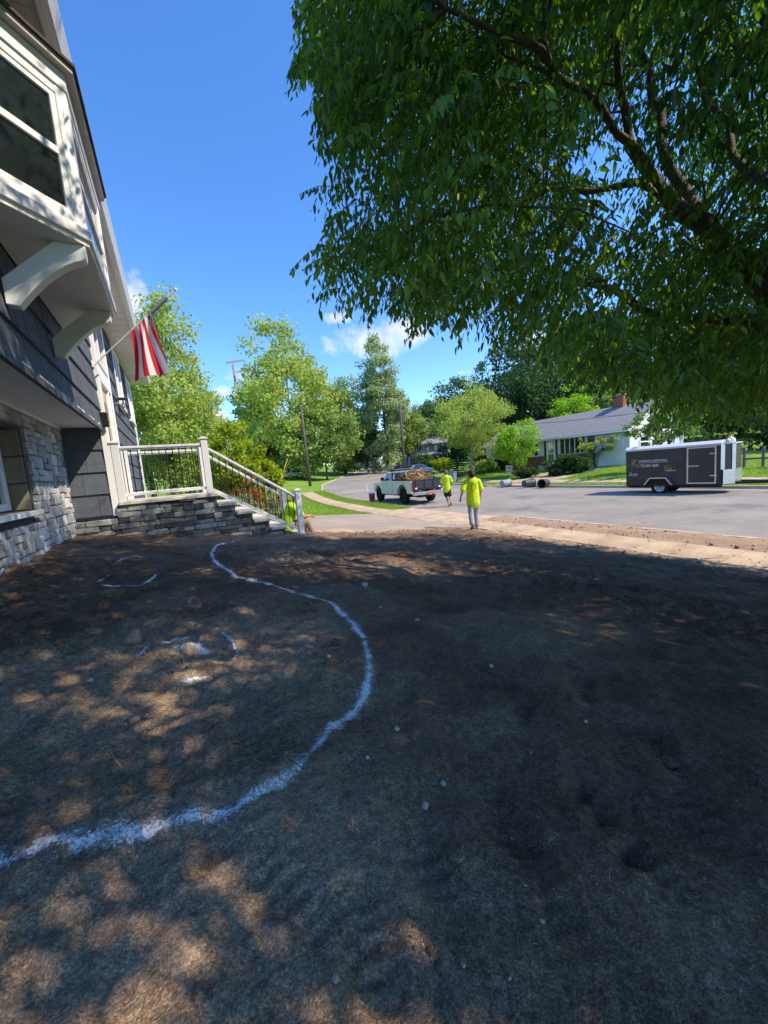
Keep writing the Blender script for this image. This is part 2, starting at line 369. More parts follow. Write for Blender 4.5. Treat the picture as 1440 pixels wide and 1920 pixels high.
# footpath slabs, each one its own piece
sw = link('sidewalk', None, None, (8.5, 9, .1), kind='structure')
y = -6.0; k = 0
slabs = {}
def slab(x0, x1, y0, y1, z, parent, material, th=.09, jitter=.006):
    mb = MB()
    zz = lambda xx, yy: z(xx, yy) if callable(z) else z
    c = [(x0(y0), y0), (x1(y0), y0), (x1(y1), y1), (x0(y1), y1)]
    o = np.array([np.mean([q[0] for q in c]), np.mean([q[1] for q in c]), 0])
    dz = random.uniform(-jitter, jitter)
    V = [(q[0]-o[0], q[1]-o[1], zz(*q)-th) for q in c]+[(q[0]-o[0], q[1]-o[1], zz(*q)+dz) for q in c]
    mb.add(V, [[0, 3, 2, 1], [4, 5, 6, 7], [0, 1, 5, 4], [1, 2, 6, 5], [2, 3, 7, 6], [3, 0, 4, 7]])
    pl = np.array(parent.location)
    return mb.build('slab', material, parent, bevel=.008, loc=(o[0]-pl[0], o[1]-pl[1], -pl[2]))
while y < 36:
    L = 1.5
    slab(lambda q: float(LE(q))-2.62, lambda q: float(LE(q))-1.42, y+.012, y+L-.012, lambda a, q: float(base(q))+.155, sw, m_conc)
    y += L
# path on the other side of the street
sw2 = link('sidewalk_far', None, None, (24, 9, .1), kind='structure')
y = -4.0
while y < 40:
    slab(lambda q: float(RE(q))+1.7, lambda q: float(RE(q))+2.9, y+.006, y+1.494, lambda a, q: float(ground(a, q))+.035, sw2, m_conc)
    y += 1.5

# near driveway: concrete apron slabs at the street, asphalt behind
ap = link('driveway_apron', None, None, (9.7, 13, .1), kind='structure')
for (y0, y1) in ((10.1, 12.2), (12.2, 14.3), (14.3, 16.4)):
    slab(lambda q: float(LE(q))-1.40, lambda q: float(LE(q))-.17, y0+.006, y1-.006, lambda a, q: .135 if a < 9.6 else .075, ap, m_conc)
xs = np.linspace(-3, 7.86, 24); yy = np.linspace(8.9, 15.8, 18)
X, Y = np.meshgrid(xs, yy); X = np.minimum(X, LE(Y)-2.63)
Z = drv(X, Y)+.035+.01*fbm(X, Y, 7, 2)
link('driveway', grid_mesh('driveway', X, Y, Z, m_drive), kind='structure')
wk = link('front_walk', None, None, (3.4, 9.6, .6), kind='structure')
for x0, x1 in ((2.62, 3.4), (3.4, 4.2)):
    slab(lambda q: x0+.006, lambda q: x1-.006, 9.05, 10.35, lambda a, q: float(drv(a, q))+.055, wk, m_conc)
# drive of the house across the street
dw = link('driveway_far', None, None, (26, 21, .3), kind='structure')
for x0, x1 in ((22.2, 23.7), (24.92, 27.5), (27.5, 30), (30, 31.9)):
    off = .35*(31.9-x0)/10
    slab(lambda q: x0+.01, lambda q: x1-.01, 19.3+off, 23.2+2*off, lambda a, q: float(ground(a, q))+(.045 if x0 > 24 else .02), dw, m_conc)

# --- the dirt yard
m_dirt = bpy.data.materials.new('dug soil'); m_dirt.use_nodes = True
nt = m_dirt.node_tree; n, l = nt.nodes, nt.links; P = n['Principled BSDF']; P.inputs['Roughness'].default_value = .95; P.inputs['Specular IOR Level'].default_value = .12
t = n.new('ShaderNodeTexCoord')
def tnoise(sc, det=6, ro=.6):
    q = n.new('ShaderNodeTexNoise'); q.inputs['Scale'].default_value = sc; q.inputs['Detail'].default_value = det; q.inputs['Roughness'].default_value = ro
    l.new(t.outputs['Object'], q.inputs['Vector']); return q.outputs['Fac']
at_ = n.new('ShaderNodeAttribute'); at_.attribute_name = 'brown'
def mth(op, a, b=None, c=None, clamp=False):
    q = n.new('ShaderNodeMath'); q.operation = op; q.use_clamp = clamp
    for i, v in enumerate((a, b, c)):
        if v is None: continue
        if isinstance(v, (int, float)): q.inputs[i].default_value = v
        else: l.new(v, q.inputs[i])
    return q.outputs[0]
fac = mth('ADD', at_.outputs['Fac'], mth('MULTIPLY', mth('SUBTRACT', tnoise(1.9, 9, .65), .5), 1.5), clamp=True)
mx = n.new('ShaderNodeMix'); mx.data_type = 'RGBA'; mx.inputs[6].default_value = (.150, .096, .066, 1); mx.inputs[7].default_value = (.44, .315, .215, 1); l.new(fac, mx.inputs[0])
g1 = n.new('ShaderNodeMapRange'); g1.inputs['From Min'].default_value = .28; g1.inputs['From Max'].default_value = .72; g1.inputs['To Min'].default_value = .55; g1.inputs['To Max'].default_value = 1.55
l.new(tnoise(38, 8, .7), g1.inputs['Value'])
g2 = n.new('ShaderNodeMapRange'); g2.inputs['From Min'].default_value = .3; g2.inputs['From Max'].default_value = .7; g2.inputs['To Min'].default_value = .72; g2.inputs['To Max'].default_value = 1.3
l.new(tnoise(190, 4, .7), g2.inputs['Value'])
def crumbs(sc, lo, hi, po=1.6):      # every crumb of soil has its own tone
    dv = n.new('ShaderNodeVectorMath'); dv.operation = 'MULTIPLY_ADD'; dv.inputs[1].default_value = (.6/sc,)*3
    nq = n.new('ShaderNodeTexNoise'); nq.inputs['Scale'].default_value = sc*1.3; l.new(t.outputs['Object'], nq.inputs['Vector']); l.new(nq.outputs['Color'], dv.inputs[0]); l.new(t.outputs['Object'], dv.inputs[2])
    q = n.new('ShaderNodeTexVoronoi'); q.inputs['Scale'].default_value = sc; l.new(dv.outputs[0], q.inputs['Vector'])
    sp_ = n.new('ShaderNodeSeparateColor'); l.new(q.outputs['Color'], sp_.inputs[0])
    r_ = n.new('ShaderNodeMapRange'); r_.inputs['To Min'].default_value = lo; r_.inputs['To Max'].default_value = hi; l.new(mth('POWER', sp_.outputs[0], po), r_.inputs['Value'])
    return r_.outputs[0], q.outputs['Distance']
c1_, dd1 = crumbs(175, .72, 1.45); c2_, dd2 = crumbs(400, .76, 1.35)
hs = n.new('ShaderNodeHueSaturation'); l.new(mx.outputs[2], hs.inputs['Color']); l.new(mth('MULTIPLY', mth('MULTIPLY', g1.outputs[0], g2.outputs[0]), mth('MULTIPLY', mth('MULTIPLY_ADD', mth('SUBTRACT', c1_, 1.0), mth('MULTIPLY', tnoise(4.5, 5), 1.7, clamp=True), 1.0), c2_)), hs.inputs['Value'])
l.new(hs.outputs[0], P.inputs['Base Color'])
b1 = n.new('ShaderNodeBump'); b1.inputs['Strength'].default_value = .9; b1.inputs['Distance'].default_value = .026; l.new(tnoise(55, 9, .72), b1.inputs['Height'])
b2 = n.new('ShaderNodeBump'); b2.inputs['Strength'].default_value = .8; b2.inputs['Distance'].default_value = .007; l.new(tnoise(150, 6, .75), b2.inputs['Height']); l.new(b1.outputs[0], b2.inputs['Normal'])
b3 = n.new('ShaderNodeBump'); b3.inputs['Strength'].default_value = .9; b3.inputs['Distance'].default_value = .005; b3.invert = True; l.new(dd1, b3.inputs['Height']); l.new(b2.outputs[0], b3.inputs['Normal'])
l.new(b3.outputs[0], P.inputs['Normal'])
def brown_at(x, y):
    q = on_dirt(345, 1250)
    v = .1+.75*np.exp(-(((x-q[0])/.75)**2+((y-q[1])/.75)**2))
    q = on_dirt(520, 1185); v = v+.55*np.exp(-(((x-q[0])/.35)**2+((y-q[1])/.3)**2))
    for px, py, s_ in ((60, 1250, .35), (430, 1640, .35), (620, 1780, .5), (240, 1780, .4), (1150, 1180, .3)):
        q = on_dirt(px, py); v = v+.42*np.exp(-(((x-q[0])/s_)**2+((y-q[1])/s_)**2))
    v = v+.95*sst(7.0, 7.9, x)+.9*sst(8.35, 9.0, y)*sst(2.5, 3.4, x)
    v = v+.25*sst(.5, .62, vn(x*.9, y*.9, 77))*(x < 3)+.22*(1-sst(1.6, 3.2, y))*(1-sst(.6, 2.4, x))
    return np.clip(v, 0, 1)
xs = np.r_[np.arange(-1.78, 4.2, .016), np.arange(4.2, 9.3, .028)]
yy = [-5, -4, -3, -2, -1.2, -.7, -.3]; v = 0.0
while v < 9.75:
    yy.append(v); v += .011+.0026*v
yy = np.array(yy)
X, Y = np.meshgrid(xs, yy)
Z = dirt(X, Y)
# the soil stops at the stone steps
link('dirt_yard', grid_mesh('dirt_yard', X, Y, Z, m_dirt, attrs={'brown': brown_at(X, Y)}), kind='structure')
# dug verge between path and street
xs = np.linspace(9.0, 10.42, 36); yy = np.linspace(-6, 10.6, 260); X, Y = np.meshgrid(xs, yy)
Z = .135+.05*fbm(X*2.5, Y*2.5, 91, 4)+.03*np.exp(-((X-9.7)/.35)**2)-.06*sst(9.9, 10.5, Y)+.012*fbm(X*16, Y*16, 92, 2)
link('dirt_verge', grid_mesh('dirt_verge', X, Y, Z, m_dirt, attrs={'brown': np.full(X.shape, .92)}), kind='structure')

# --- white spray-paint layout marks on the soil
m_paint = bpy.data.materials.new('marking paint'); m_paint.use_nodes = True
nt = m_paint.node_tree; n, l = nt.nodes, nt.links; P = n['Principled BSDF']; P.inputs['Base Color'].default_value = (.80, .83, .88, 1); P.inputs['Roughness'].default_value = .9
t = n.new('ShaderNodeTexCoord'); at_ = n.new('ShaderNodeAttribute'); at_.attribute_name = 'cover'
v1 = mth('ADD', mth('MULTIPLY', mth('SUBTRACT', tnoise(110, 8, .8), .5), 3.4), mth('MULTIPLY', mth('SUBTRACT', tnoise(9, 3), .5), 1.6))
al = mth('MULTIPLY', mth('ADD', mth('SUBTRACT', at_.outputs['Fac'], .5), v1), 1.9, clamp=True)
l.new(al, P.inputs['Alpha'])
b1 = n.new('ShaderNodeBump'); b1.inputs['Strength'].default_value = .8; b1.inputs['Distance'].default_value = .01; l.new(tnoise(90, 7, .7), b1.inputs['Height']); l.new(b1.outputs[0], P.inputs['Normal'])
def paint(pix, width, name, label, closed=False, peak=.95, spread=2.6, group=None):
    pts = np.array([on_dirt(*p) for p in pix]); d = np.r_[0, np.cumsum(np.linalg.norm(np.diff(pts, axis=0), axis=1))]
    # smooth resample
    m = max(8, int(d[-1]/.016)); s_ = np.linspace(0, d[-1], m)
    C = np.c_[np.interp(s_, d, pts[:, 0]), np.interp(s_, d, pts[:, 1])]
    kn = max(3, int(.12/.016)); ker = np.ones(kn)/kn
    for _ in range(2):
        pad = np.r_[np.repeat(C[:1], kn, 0), C, np.repeat(C[-1:], kn, 0)]
        C = np.c_[np.convolve(pad[:, 0], ker, 'same'), np.convolve(pad[:, 1], ker, 'same')][kn:-kn]
    T = np.gradient(C, axis=0); T /= np.linalg.norm(T, axis=1)[:, None]+1e-9; N = np.c_[-T[:, 1], T[:, 0]]
    wv = np.interp(s_, d, width) if np.ndim(width) else np.full(m, width)
    wob = 1+.5*fbm(s_*3, s_*0+3.3, 13, 3)
    nc = 17; u = np.linspace(-1, 1, nc)
    off = (wv*wob*spread/2)[:, None]*u[None, :]
    X = C[:, :1]+N[:, :1]*off; Y = C[:, 1:]+N[:, 1:]*off
    Z = dirt(X, Y)+.004
    cov = peak*np.exp(-np.abs(u*spread/1.05)**1.35)[None, :]*(1+.35*fbm(s_*5, s_*0+1.1, 17, 3))[:, None]
    end = np.minimum(sst(0, .1, s_), 1-sst(d[-1]-.1, d[-1], s_))[:, None]
    cov = cov*end-.25*(1-end)
    cov = cov-.5*np.abs(u[None, :])**6
    me = grid_mesh(name, X, Y, Z, m_paint, attrs={'cover': cov})
    return link(name, me, label=label, cat='paint line', group=group)
main = [(452, 1012), (425, 1017), (405, 1024), (396, 1036), (400, 1052), (418, 1068), (447, 1083), (490, 1097), (545, 1108), (590, 1122), (630, 1142), (660, 1165), (680, 1190), (690, 1225), (692, 1260), (685, 1295), (665, 1325), (640, 1350), (615, 1380), (590, 1415), (560, 1450), (520, 1485), (470, 1515), (420, 1535), (380, 1548), (320, 1560), (250, 1580), (160, 1597), (80, 1608), (0, 1615), (-90, 1624), (-200, 1640)]
paint(main, np.interp(np.arange(len(main)), [0, 5, 12, 20, 24, len(main)], [.068, .07, .082, .062, .07, .078]), 'spray_paint_line', 'long white spray-painted line curving across the dark soil towards the steps')
paint([(318, 1287), (350, 1283), (380, 1274), (410, 1263)], .032, 'spray_paint_line', 'short white painted dash near the lower rim of the sunlit dirt ring', peak=1.1, group='paint marks of the near ring')
paint([(405, 1182), (425, 1190), (440, 1206), (448, 1225), (444, 1240), (432, 1252)], .03, 'spray_paint_line', 'white painted arc on the right rim of the sunlit dirt ring', peak=1.1, group='paint marks of the near ring')
paint([(252, 1240), (275, 1218), (300, 1205), (335, 1196), (370, 1188), (400, 1184)], .06, 'spray_paint_line', 'faint white painted arc on the upper rim of the sunlit dirt ring', peak=1.15, spread=3, group='paint marks of the near ring')
paint([(318, 1228), (335, 1214), (360, 1206), (385, 1212), (392, 1228)], .08, 'spray_paint_line', 'blotchy white paint in the middle of the sunlit dirt ring', peak=1.05, spread=3, group='paint marks of the near ring')
paint([(176, 1094), (198, 1084), (222, 1078), (228, 1078)], .035, 'spray_paint_line', 'white painted curve left of the small ring near the stone wall', peak=1.1, group='paint marks of the middle ring')
paint([(180, 1094), (205, 1096), (232, 1098), (262, 1097), (285, 1088), (296, 1078)], .04, 'spray_paint_line', 'white painted curve along the near side of the small ring by the weeds', peak=1.1, group='paint marks of the middle ring')
paint([(218, 1056), (230, 1047), (248, 1042), (276, 1043)], .04, 'spray_paint_line', 'white painted arc farthest from the camera, beside the stone wall', peak=.9)

# --- clods, pebbles, straw
def blob(seed, n=1, rough=.25):
    bm = bmesh.new(); bmesh.ops.create_icosphere(bm, subdivisions=n, radius=1)
    rr = np.random.default_rng(seed)
    for v in bm.verts: v.co *= 1+rr.uniform(-rough, rough)
    V = np.array([v.co[:] for v in bm.verts]); Fs = np.array([[q.index for q in f.verts] for f in bm.faces]); bm.free(); return V, Fs
BL = [blob(k, 1, .42) for k in range(7)]
def scatter(name, xy, size, material, flat=.7, lift=.25, smooth=False, zf=dirt, **kw):
    z = zf(xy[:, 0], xy[:, 1]); Vs, Fs, off = [], [], 0
    for k in range(len(BL)):
        ii = np.arange(k, len(xy), len(BL)); V, Fb = BL[k]
        a = RNG.uniform(0, 6.28, len(ii)); s_ = size[ii][:, None, None]
        sc3 = np.stack([RNG.uniform(.7, 1.3, len(ii)), RNG.uniform(.7, 1.3, len(ii)), np.full(len(ii), flat)], -1)[:, None, :]
        Q = V[None]*sc3*s_; ca, sa = np.cos(a)[:, None], np.sin(a)[:, None]
        Q = np.stack([Q[..., 0]*ca-Q[..., 1]*sa, Q[..., 0]*sa+Q[..., 1]*ca, Q[..., 2]], -1)
        Q = Q+np.stack([xy[ii, 0], xy[ii, 1], z[ii]+size[ii]*lift], -1)[:, None, :]
        Vs.append(Q.reshape(-1, 3)); Fs.append((Fb[None]+(np.arange(len(ii))*len(V))[:, None, None]).reshape(-1, 3)+off); off += len(ii)*len(V)
    return link(name, meshdata(name, np.concatenate(Vs), np.concatenate(Fs), material, smooth), kind='stuff', **kw)
m_clod = mat('soil clods', (.12, .082, .058), rough=.95, c2=(.25, .165, .115), scale=2.5, bump=.7, bscale=120, spec=.1)
m_lump = mat('soil lumps', (.085, .062, .048), rough=.95, c2=(.2, .145, .11), scale=14, bump=1, bscale=90, spec=.1, detail=9)
def near_pts(nn, ymax=8.4, p=2.0, x0=-1.6, x1=7.6):
    yv = .25+(ymax-.25)*RNG.uniform(0, 1, nn)**p; xv = RNG.uniform(x0, x1, nn)
    w = np.clip(.6+yv*1.15, 0, 9); xv = np.where(RNG.uniform(0, 1, nn) < .6, np.clip(yv*.5+RNG.normal(0, 1, nn)*w*.6, x0, x1), xv)
    return np.c_[xv, yv]
P_ = near_pts(10500); keep = vn(P_[:, 0]*1.6, P_[:, 1]*1.6, 15) > .38; P_ = P_[keep]
scatter('soil_clods', P_, np.clip(RNG.lognormal(-5.9, .5, len(P_)), .0014, .011), m_clod, flat=.75, label='dark crumbs and clods of soil lying over the whole yard', cat='soil')
P_ = np.c_[RNG.uniform(7.3, 10.2, 1500), RNG.uniform(0, 10, 1500)]; P_ = P_[(P_[:, 0] < 7.9) | (P_[:, 0] > 9.1)]
m_clod2 = mat('dusty clods', (.22, .14, .09), rough=.95, c2=(.38, .25, .16), scale=3, spec=.1)
P2 = np.c_[RNG.uniform(3, 7.8, 1200), RNG.normal(8.9, .22, 1200)]
P3 = np.c_[7.9+1.15*RNG.uniform(0, 1, 420)**1.8, RNG.uniform(0, 11, 420)]
scatter('path_grit', P3, np.clip(RNG.lognormal(-5.2, .5, 420), .003, .018), m_clod2, zf=lambda x, y: x*0+.158, lift=.5, label='crumbs of soil kicked onto the footpath slabs', cat='soil')
scatter('soil_crumbs', np.r_[P_, P2], np.clip(RNG.lognormal(-4.4, .5, len(P_)+len(P2)), .004, .05), m_clod2, zf=lambda x, y: np.maximum(np.where(x > 8.9, .15, dirt(x, y)), ground(x, y)-.02), label='reddish brown crumbs of soil spilled along the path edge', cat='soil')
# bigger lumps, half sunk in the loose soil
P_ = near_pts(520, p=1.3); V5 = []
BL_ = BL; BL = [blob(40+k, 2, .20) for k in range(5)]
lump_ = scatter('soil_lumps', P_, np.clip(RNG.lognormal(-4.5, .45, len(P_)), .007, .026), m_dirt, flat=.5, lift=-.05, label='larger half-sunk lumps of soil scattered in the yard', cat='soil')
BL = BL_
vc = np.empty(len(lump_.data.vertices)*3, np.float32); lump_.data.vertices.foreach_get('co', vc); vc = vc.reshape(-1, 3)
at_ = lump_.data.attributes.new('brown', 'FLOAT', 'POINT'); at_.data.foreach_set('value', brown_at(vc[:, 0], vc[:, 1]).astype(np.float32)+.12)
# single pebbles and stones that can be picked out
m_peb = mat('pebble', (.36, .31, .25), rough=.85, c2=(.5, .44, .37), scale=9, bump=.3, bscale=60, rand=.25)
m_rock = mat('sandstone lump', (.30, .20, .13), rough=.95, c2=(.4, .28, .19), scale=9, bump=.8, bscale=40)
def stone(px, py, wpx, label, material, name='pebble', group=None, seed=0, hk=.7):
    q = on_dirt(px, py); P3 = np.array([q[0], q[1], float(dirt(q[0], q[1]))]); dep = (P3-EYE)@_f; s_ = wpx/2*dep/F_PX
    V, Fs = blob(100+seed, 2, .13); V = V*np.array([1, .85, hk])*(1+.18*np.sin(V[:, [1, 2, 0]]*2.5+seed))
    me = meshdata(name, V*s_, [list(f) for f in Fs], material, smooth=True)
    return link(name, me, None, (P3[0], P3[1], P3[2]+s_*hk*.55), (0, 0, seed*1.3), label=label, cat='stone', group=group)
stone(252, 1203, 32, 'large tan broken stone at the edge of the sunlit dirt ring', m_rock, 'rock', seed=3, hk=.85)
stone(253, 1350, 22, 'brown half-buried stone below the sunlit dirt ring', m_rock, 'rock', seed=5)
for i, (px, py, w, lb) in enumerate(((797, 1516, 17, 'rounded grey pebble, the larger of two in the bare soil right of the curve'), (831, 1474, 13, 'grey pebble just above the larger rounded one right of the curve'), (782, 1164, 10, 'pale pebble lying right of the top of the painted curve'), (684, 1106, 15, 'grey stone just right of the painted curve near the steps'), (745, 1375, 10, 'white chip of stone beside the widest bend of the curve'), (921, 1253, 10, 'white flake lying in the middle of the dark soil'), (713, 1146, 7, 'small pale pebble beside the painted curve above its bend'), (168, 1272, 13, 'tan pebble at the left edge of the sunlit dirt ring'), (617, 1235, 9, 'tan pebble beside a small hole inside the painted curve'), (630, 1840, 14, 'tan pebble in the foreground soil near the bottom edge'), (569, 1630, 9, 'yellowish pebble in the foreground below the painted curve'), (1017, 1728, 9, 'pale chip in the dark foreground soil at lower right'), (1098, 1352, 8, 'pale chip lying in the right half of the soil'), (690, 1432, 8, 'pale pebble just outside the lower bend of the curve'), (1118, 1088, 8, 'white chip far out in the dark soil near the path'))):
    stone(px, py, w, lb, m_peb, seed=10+i, group='loose pebbles on the soil')
P_ = near_pts(200); scatter('pebble_grit', P_, RNG.uniform(.0015, .0045, len(P_)), m_peb, lift=.4, label='tiny pale grit strewn thinly over the soil', cat='grit')
# straw and dead roots
m_straw = mat('straw', (.30, .22, .11), rough=.9, c2=(.5, .40, .24), scale=20)
def straws(name, xy, L, label, material, lift=.012, rise=.25, w=.0022, zf=dirt, cat='straw'):
    nn = len(xy); a = RNG.uniform(0, 6.28, nn); LL = L*RNG.uniform(.4, 1.3, nn); el_ = RNG.uniform(-.05, rise, nn)
    D = np.stack([np.cos(a)*np.cos(el_), np.sin(a)*np.cos(el_), np.sin(el_)], -1); S = np.stack([-np.sin(a), np.cos(a), 0*a], -1)*w
    B = np.stack([xy[:, 0], xy[:, 1], zf(xy[:, 0], xy[:, 1])+RNG.uniform(0, lift, nn)], -1)
    bend = np.stack([-np.sin(a), np.cos(a), 0*a], -1)*(LL*RNG.uniform(-.15, .15, nn))[:, None]
    Mi = B+D*LL[:, None]*.5+bend; E_ = B+D*LL[:, None]-np.array([0, 0, 1])*(LL*np.maximum(el_, 0)*.4)[:, None]
    V = np.stack([B-S, B+S, Mi+S, Mi-S, E_+S*.3, E_-S*.3], 1).reshape(-1, 3)
    i = (np.arange(nn)*6)[:, None]; Fs = np.concatenate([i+np.array([[0, 1, 2, 3]]), i+np.array([[3, 2, 4, 5]])])
    return link(name, meshdata(name, V, Fs, material), label=label, cat=cat, kind='stuff')
q = on_dirt(350, 1235); A = q+RNG.normal(0, .33, (520, 2)); q2 = on_dirt(440, 1165); A = np.r_[A, q2+RNG.normal(0, .08, (60, 2)), on_dirt(330, 1185)+RNG.normal(0, .07, (60, 2))]
straws('dry_straw', A, .07, 'dry straw and dead grass strewn around the dirt ring', m_straw, rise=.4, w=.0016)
straws('straw_litter', near_pts(800, p=1.4), .028, 'scattered straw bits and root hairs over the soil', m_straw, rise=.1, w=.0009)
m_weed = mat('weed', (.05, .12, .02), rough=.7, c2=(.1, .2, .04), scale=10)
for px, py, sp, nn, lb in ((225, 1118, .10, 60, 'sparse green weeds below the small painted ring'), (285, 1103, .07, 36, 'green weed sprig touching the painted ring near the wall'), (110, 1125, .09, 30, 'small weed tuft in the dark soil near the stone wall'), (90, 1215, .16, 50, 'loose weed patch at the left edge left of the tan stone')):
    q = on_dirt(px, py); straws('weed_tuft', q+RNG.normal(0, sp, (nn, 2))*np.array([1, .7]), .07, lb, m_weed, rise=1.2, w=.004, cat='weeds')

# --- grass blades on the lawns in view
m_blade = leafmat('grass blades', (.15, .26, .03), (.32, .45, .08), trans=.3, gloss=.03, scale=.8)
def blades(name, xy, h, label, w=.012, zf=ground):
    nn = len(xy); a = RNG.uniform(0, 6.28, nn); hh = h*RNG.uniform(.5, 1.4, nn)
    B = np.stack([xy[:, 0], xy[:, 1], zf(xy[:, 0], xy[:, 1])-.03], -1); S = np.stack([np.cos(a), np.sin(a), 0*a], -1)*w
    T = B+np.stack([RNG.normal(0, .4, nn)*hh, RNG.normal(0, .4, nn)*hh, hh+.03], -1)
    V = np.stack([B-S, B+S, T], 1).reshape(-1, 3); Fs = np.arange(nn*3).reshape(-1, 3)
    return link(name, meshdata(name, V, Fs, m_blade), label=label, cat='grass', kind='stuff')
yv = RNG.uniform(16.3, 36, 16000); xv = LE(yv)-1.38+1.2*RNG.uniform(0, 1, len(yv))
tip = (xv < LE(yv)-.2) & ((yv > 17.6) | (xv > LE(yv)-1.38+(17.6-yv)*.3))
blades('verge_grass', np.c_[xv, yv][tip], .10, 'green grass on the strip between footpath and street beside the truck')
yv = 15.6+26*RNG.uniform(0, 1, 34000)**1.5; xv = LE(yv)-2.7-10*RNG.uniform(0, 1, len(yv))**1.3
kp = (yv > 15.9) | (xv < 1)
blades('neighbour_lawn_grass', np.c_[xv, yv][kp], .08, 'green lawn grass beyond the driveway', w=.014)
yv = RNG.uniform(0, 36, 52000); xv = RE(yv)+.2+10.5*RNG.uniform(0, 1, len(yv))**1.2
kp = ~((yv > 19.2) & (yv < 23.6+.35*(31-xv)*.1)) & ~((xv > RE(yv)+1.65) & (xv < RE(yv)+2.95))
blades('far_lawn_grass', np.c_[xv, yv][kp], .10, 'mown lawn grass across the street in front of the ranch house', w=.022)
# ------------------------------------------------------------------ the near house
m_white = mat('white trim', (.80, .81, .82), rough=.45, var=.05, scale=3, spec=.4)
m_vinyl = mat('soffit white', (.80, .79, .77), rough=.6, var=.05, scale=2)
m_shake = mat('slate grey shake', (.080, .096, .124), rough=.75, c2=(.122, .138, .168), scale=4, bump=.35, bscale=30, rand=.10, spec=.25)
m_stone = mat('ledge stone', (.40, .41, .435), rough=.9, c2=(.62, .62, .62), scale=4, bump=.8, bscale=22, rand=.42, spec=.15, detail=7)
m_mortar = mat('mortar', (.10, .098, .095), rough=.95, var=.2, bump=.4)
m_glass = mat('window glass', (.012, .016, .018), rough=.07, var=.3, scale=2, spec=1.0)
m_bayglass = mat('bay glass', (.010, .014, .016), rough=.06, c2=(.022, .028, .03), scale=1.2, spec=1.0)
m_roof = mat('house shingles', (.075, .06, .06), rough=.95, var=.35, scale=14, bump=.6, bscale=50)
m_door = mat('tan door', (.50, .40, .29), rough=.5, var=.1, scale=5)
m_black = mat('black metal', (.012, .012, .013), rough=.45, var=.2)
m_cap = mat('limestone tread', (.50, .46, .40), rough=.85, c2=(.62, .58, .51), scale=4, bump=.4, bscale=30, rand=.08)

HO = np.array([-3.0, 9.0, 1.3])
house = thing('house', 'grey shingled split-level house with stone base and white bay window', 'house', tuple(HO))
WX, SX = -1.05, -1.70            # wall plane of the upper floor, face of the stone
H = lambda: MB(HO)
def hp(mb, name, m, parent=house, **k): return mb.build(name, m, parent, **k)

# stone lower wall, with the window opening left free
WIN = (4.9, 6.78, 2.03, 3.10)
mb = H()
mb.box((-2.3, 1.0, .6), (-1.79, WIN[0], 3.37)).box((-2.3, WIN[1], .6), (-1.79, 8.87, 3.37)).box((-2.3, WIN[0], .6), (-1.79, WIN[1], WIN[2])).box((-2.3, WIN[0], WIN[3]), (-1.79, WIN[1], 3.37))
swall = hp(mb, 'stone_wall', m_mortar)
def stone_mesh(seed):
    rr = random.Random(seed); bm = bmesh.new(); bmesh.ops.create_cube(bm, size=1)
    bmesh.ops.bevel(bm, geom=list(bm.edges), offset=.09, segments=1, affect='EDGES')
    for v in bm.verts: v.co += Vector((rr.uniform(-.06, .06), rr.uniform(-.03, .03), rr.uniform(-.03, .03)))
    me = bpy.data.meshes.new('stone'); bm.to_mesh(me); bm.free(); me.materials.append(m_stone); return me
STONES = [stone_mesh(k) for k in range(6)]
def pack(nu, nv, ok, sizes):
    free = np.array([[ok(u, v) for u in range(nu)] for v in range(nv)]); out = []
    for v in range(nv):
        for u in range(nu):
            if not free[v, u]: continue
            for w, h in random.sample(sizes, len(sizes))+[(1, 1)]:
                if u+w <= nu and v+h <= nv and free[v:v+h, u:u+w].all():
                    free[v:v+h, u:u+w] = False; out.append((u, v, w, h)); break
    return out
C_ = .092
def okc(u, v):
    y, z = 3.9+u*C_, 1.12+v*C_
    return not (y+C_ > WIN[0]-.04 and y < WIN[1]+.08 and z+C_ > WIN[2]-.09 and z < WIN[3]+.0)
nst = 0; rest = H()
for u, v, w, h in sorted(pack(int(4.98/C_), 24, okc, [(2, 1), (3, 1), (2, 2), (3, 2), (2, 1), (1, 1), (2, 3), (3, 2), (4, 2), (1, 2)]), key=lambda q_: -q_[0]):
    y, z = 3.9+(u+w/2)*C_, 1.12+(v+h/2)*C_; d = random.uniform(.075, .12)
    if nst < 300:
        link('stone', random.choice(STONES), swall, (SX-d/2+random.uniform(-.012, .012)-HO[0]+.0, y-HO[1], z-HO[2]), (0, 0, 0), (d, w*C_-.012, h*C_-.012)); nst += 1
    else: rest.box((SX-d, y-w*C_/2+.006, z-h*C_/2+.006), (SX, y+w*C_/2-.006, z+h*C_/2-.006))
if rest.V: hp(rest, 'stone_course', m_stone, swall, bevel=.008, kind='stuff')
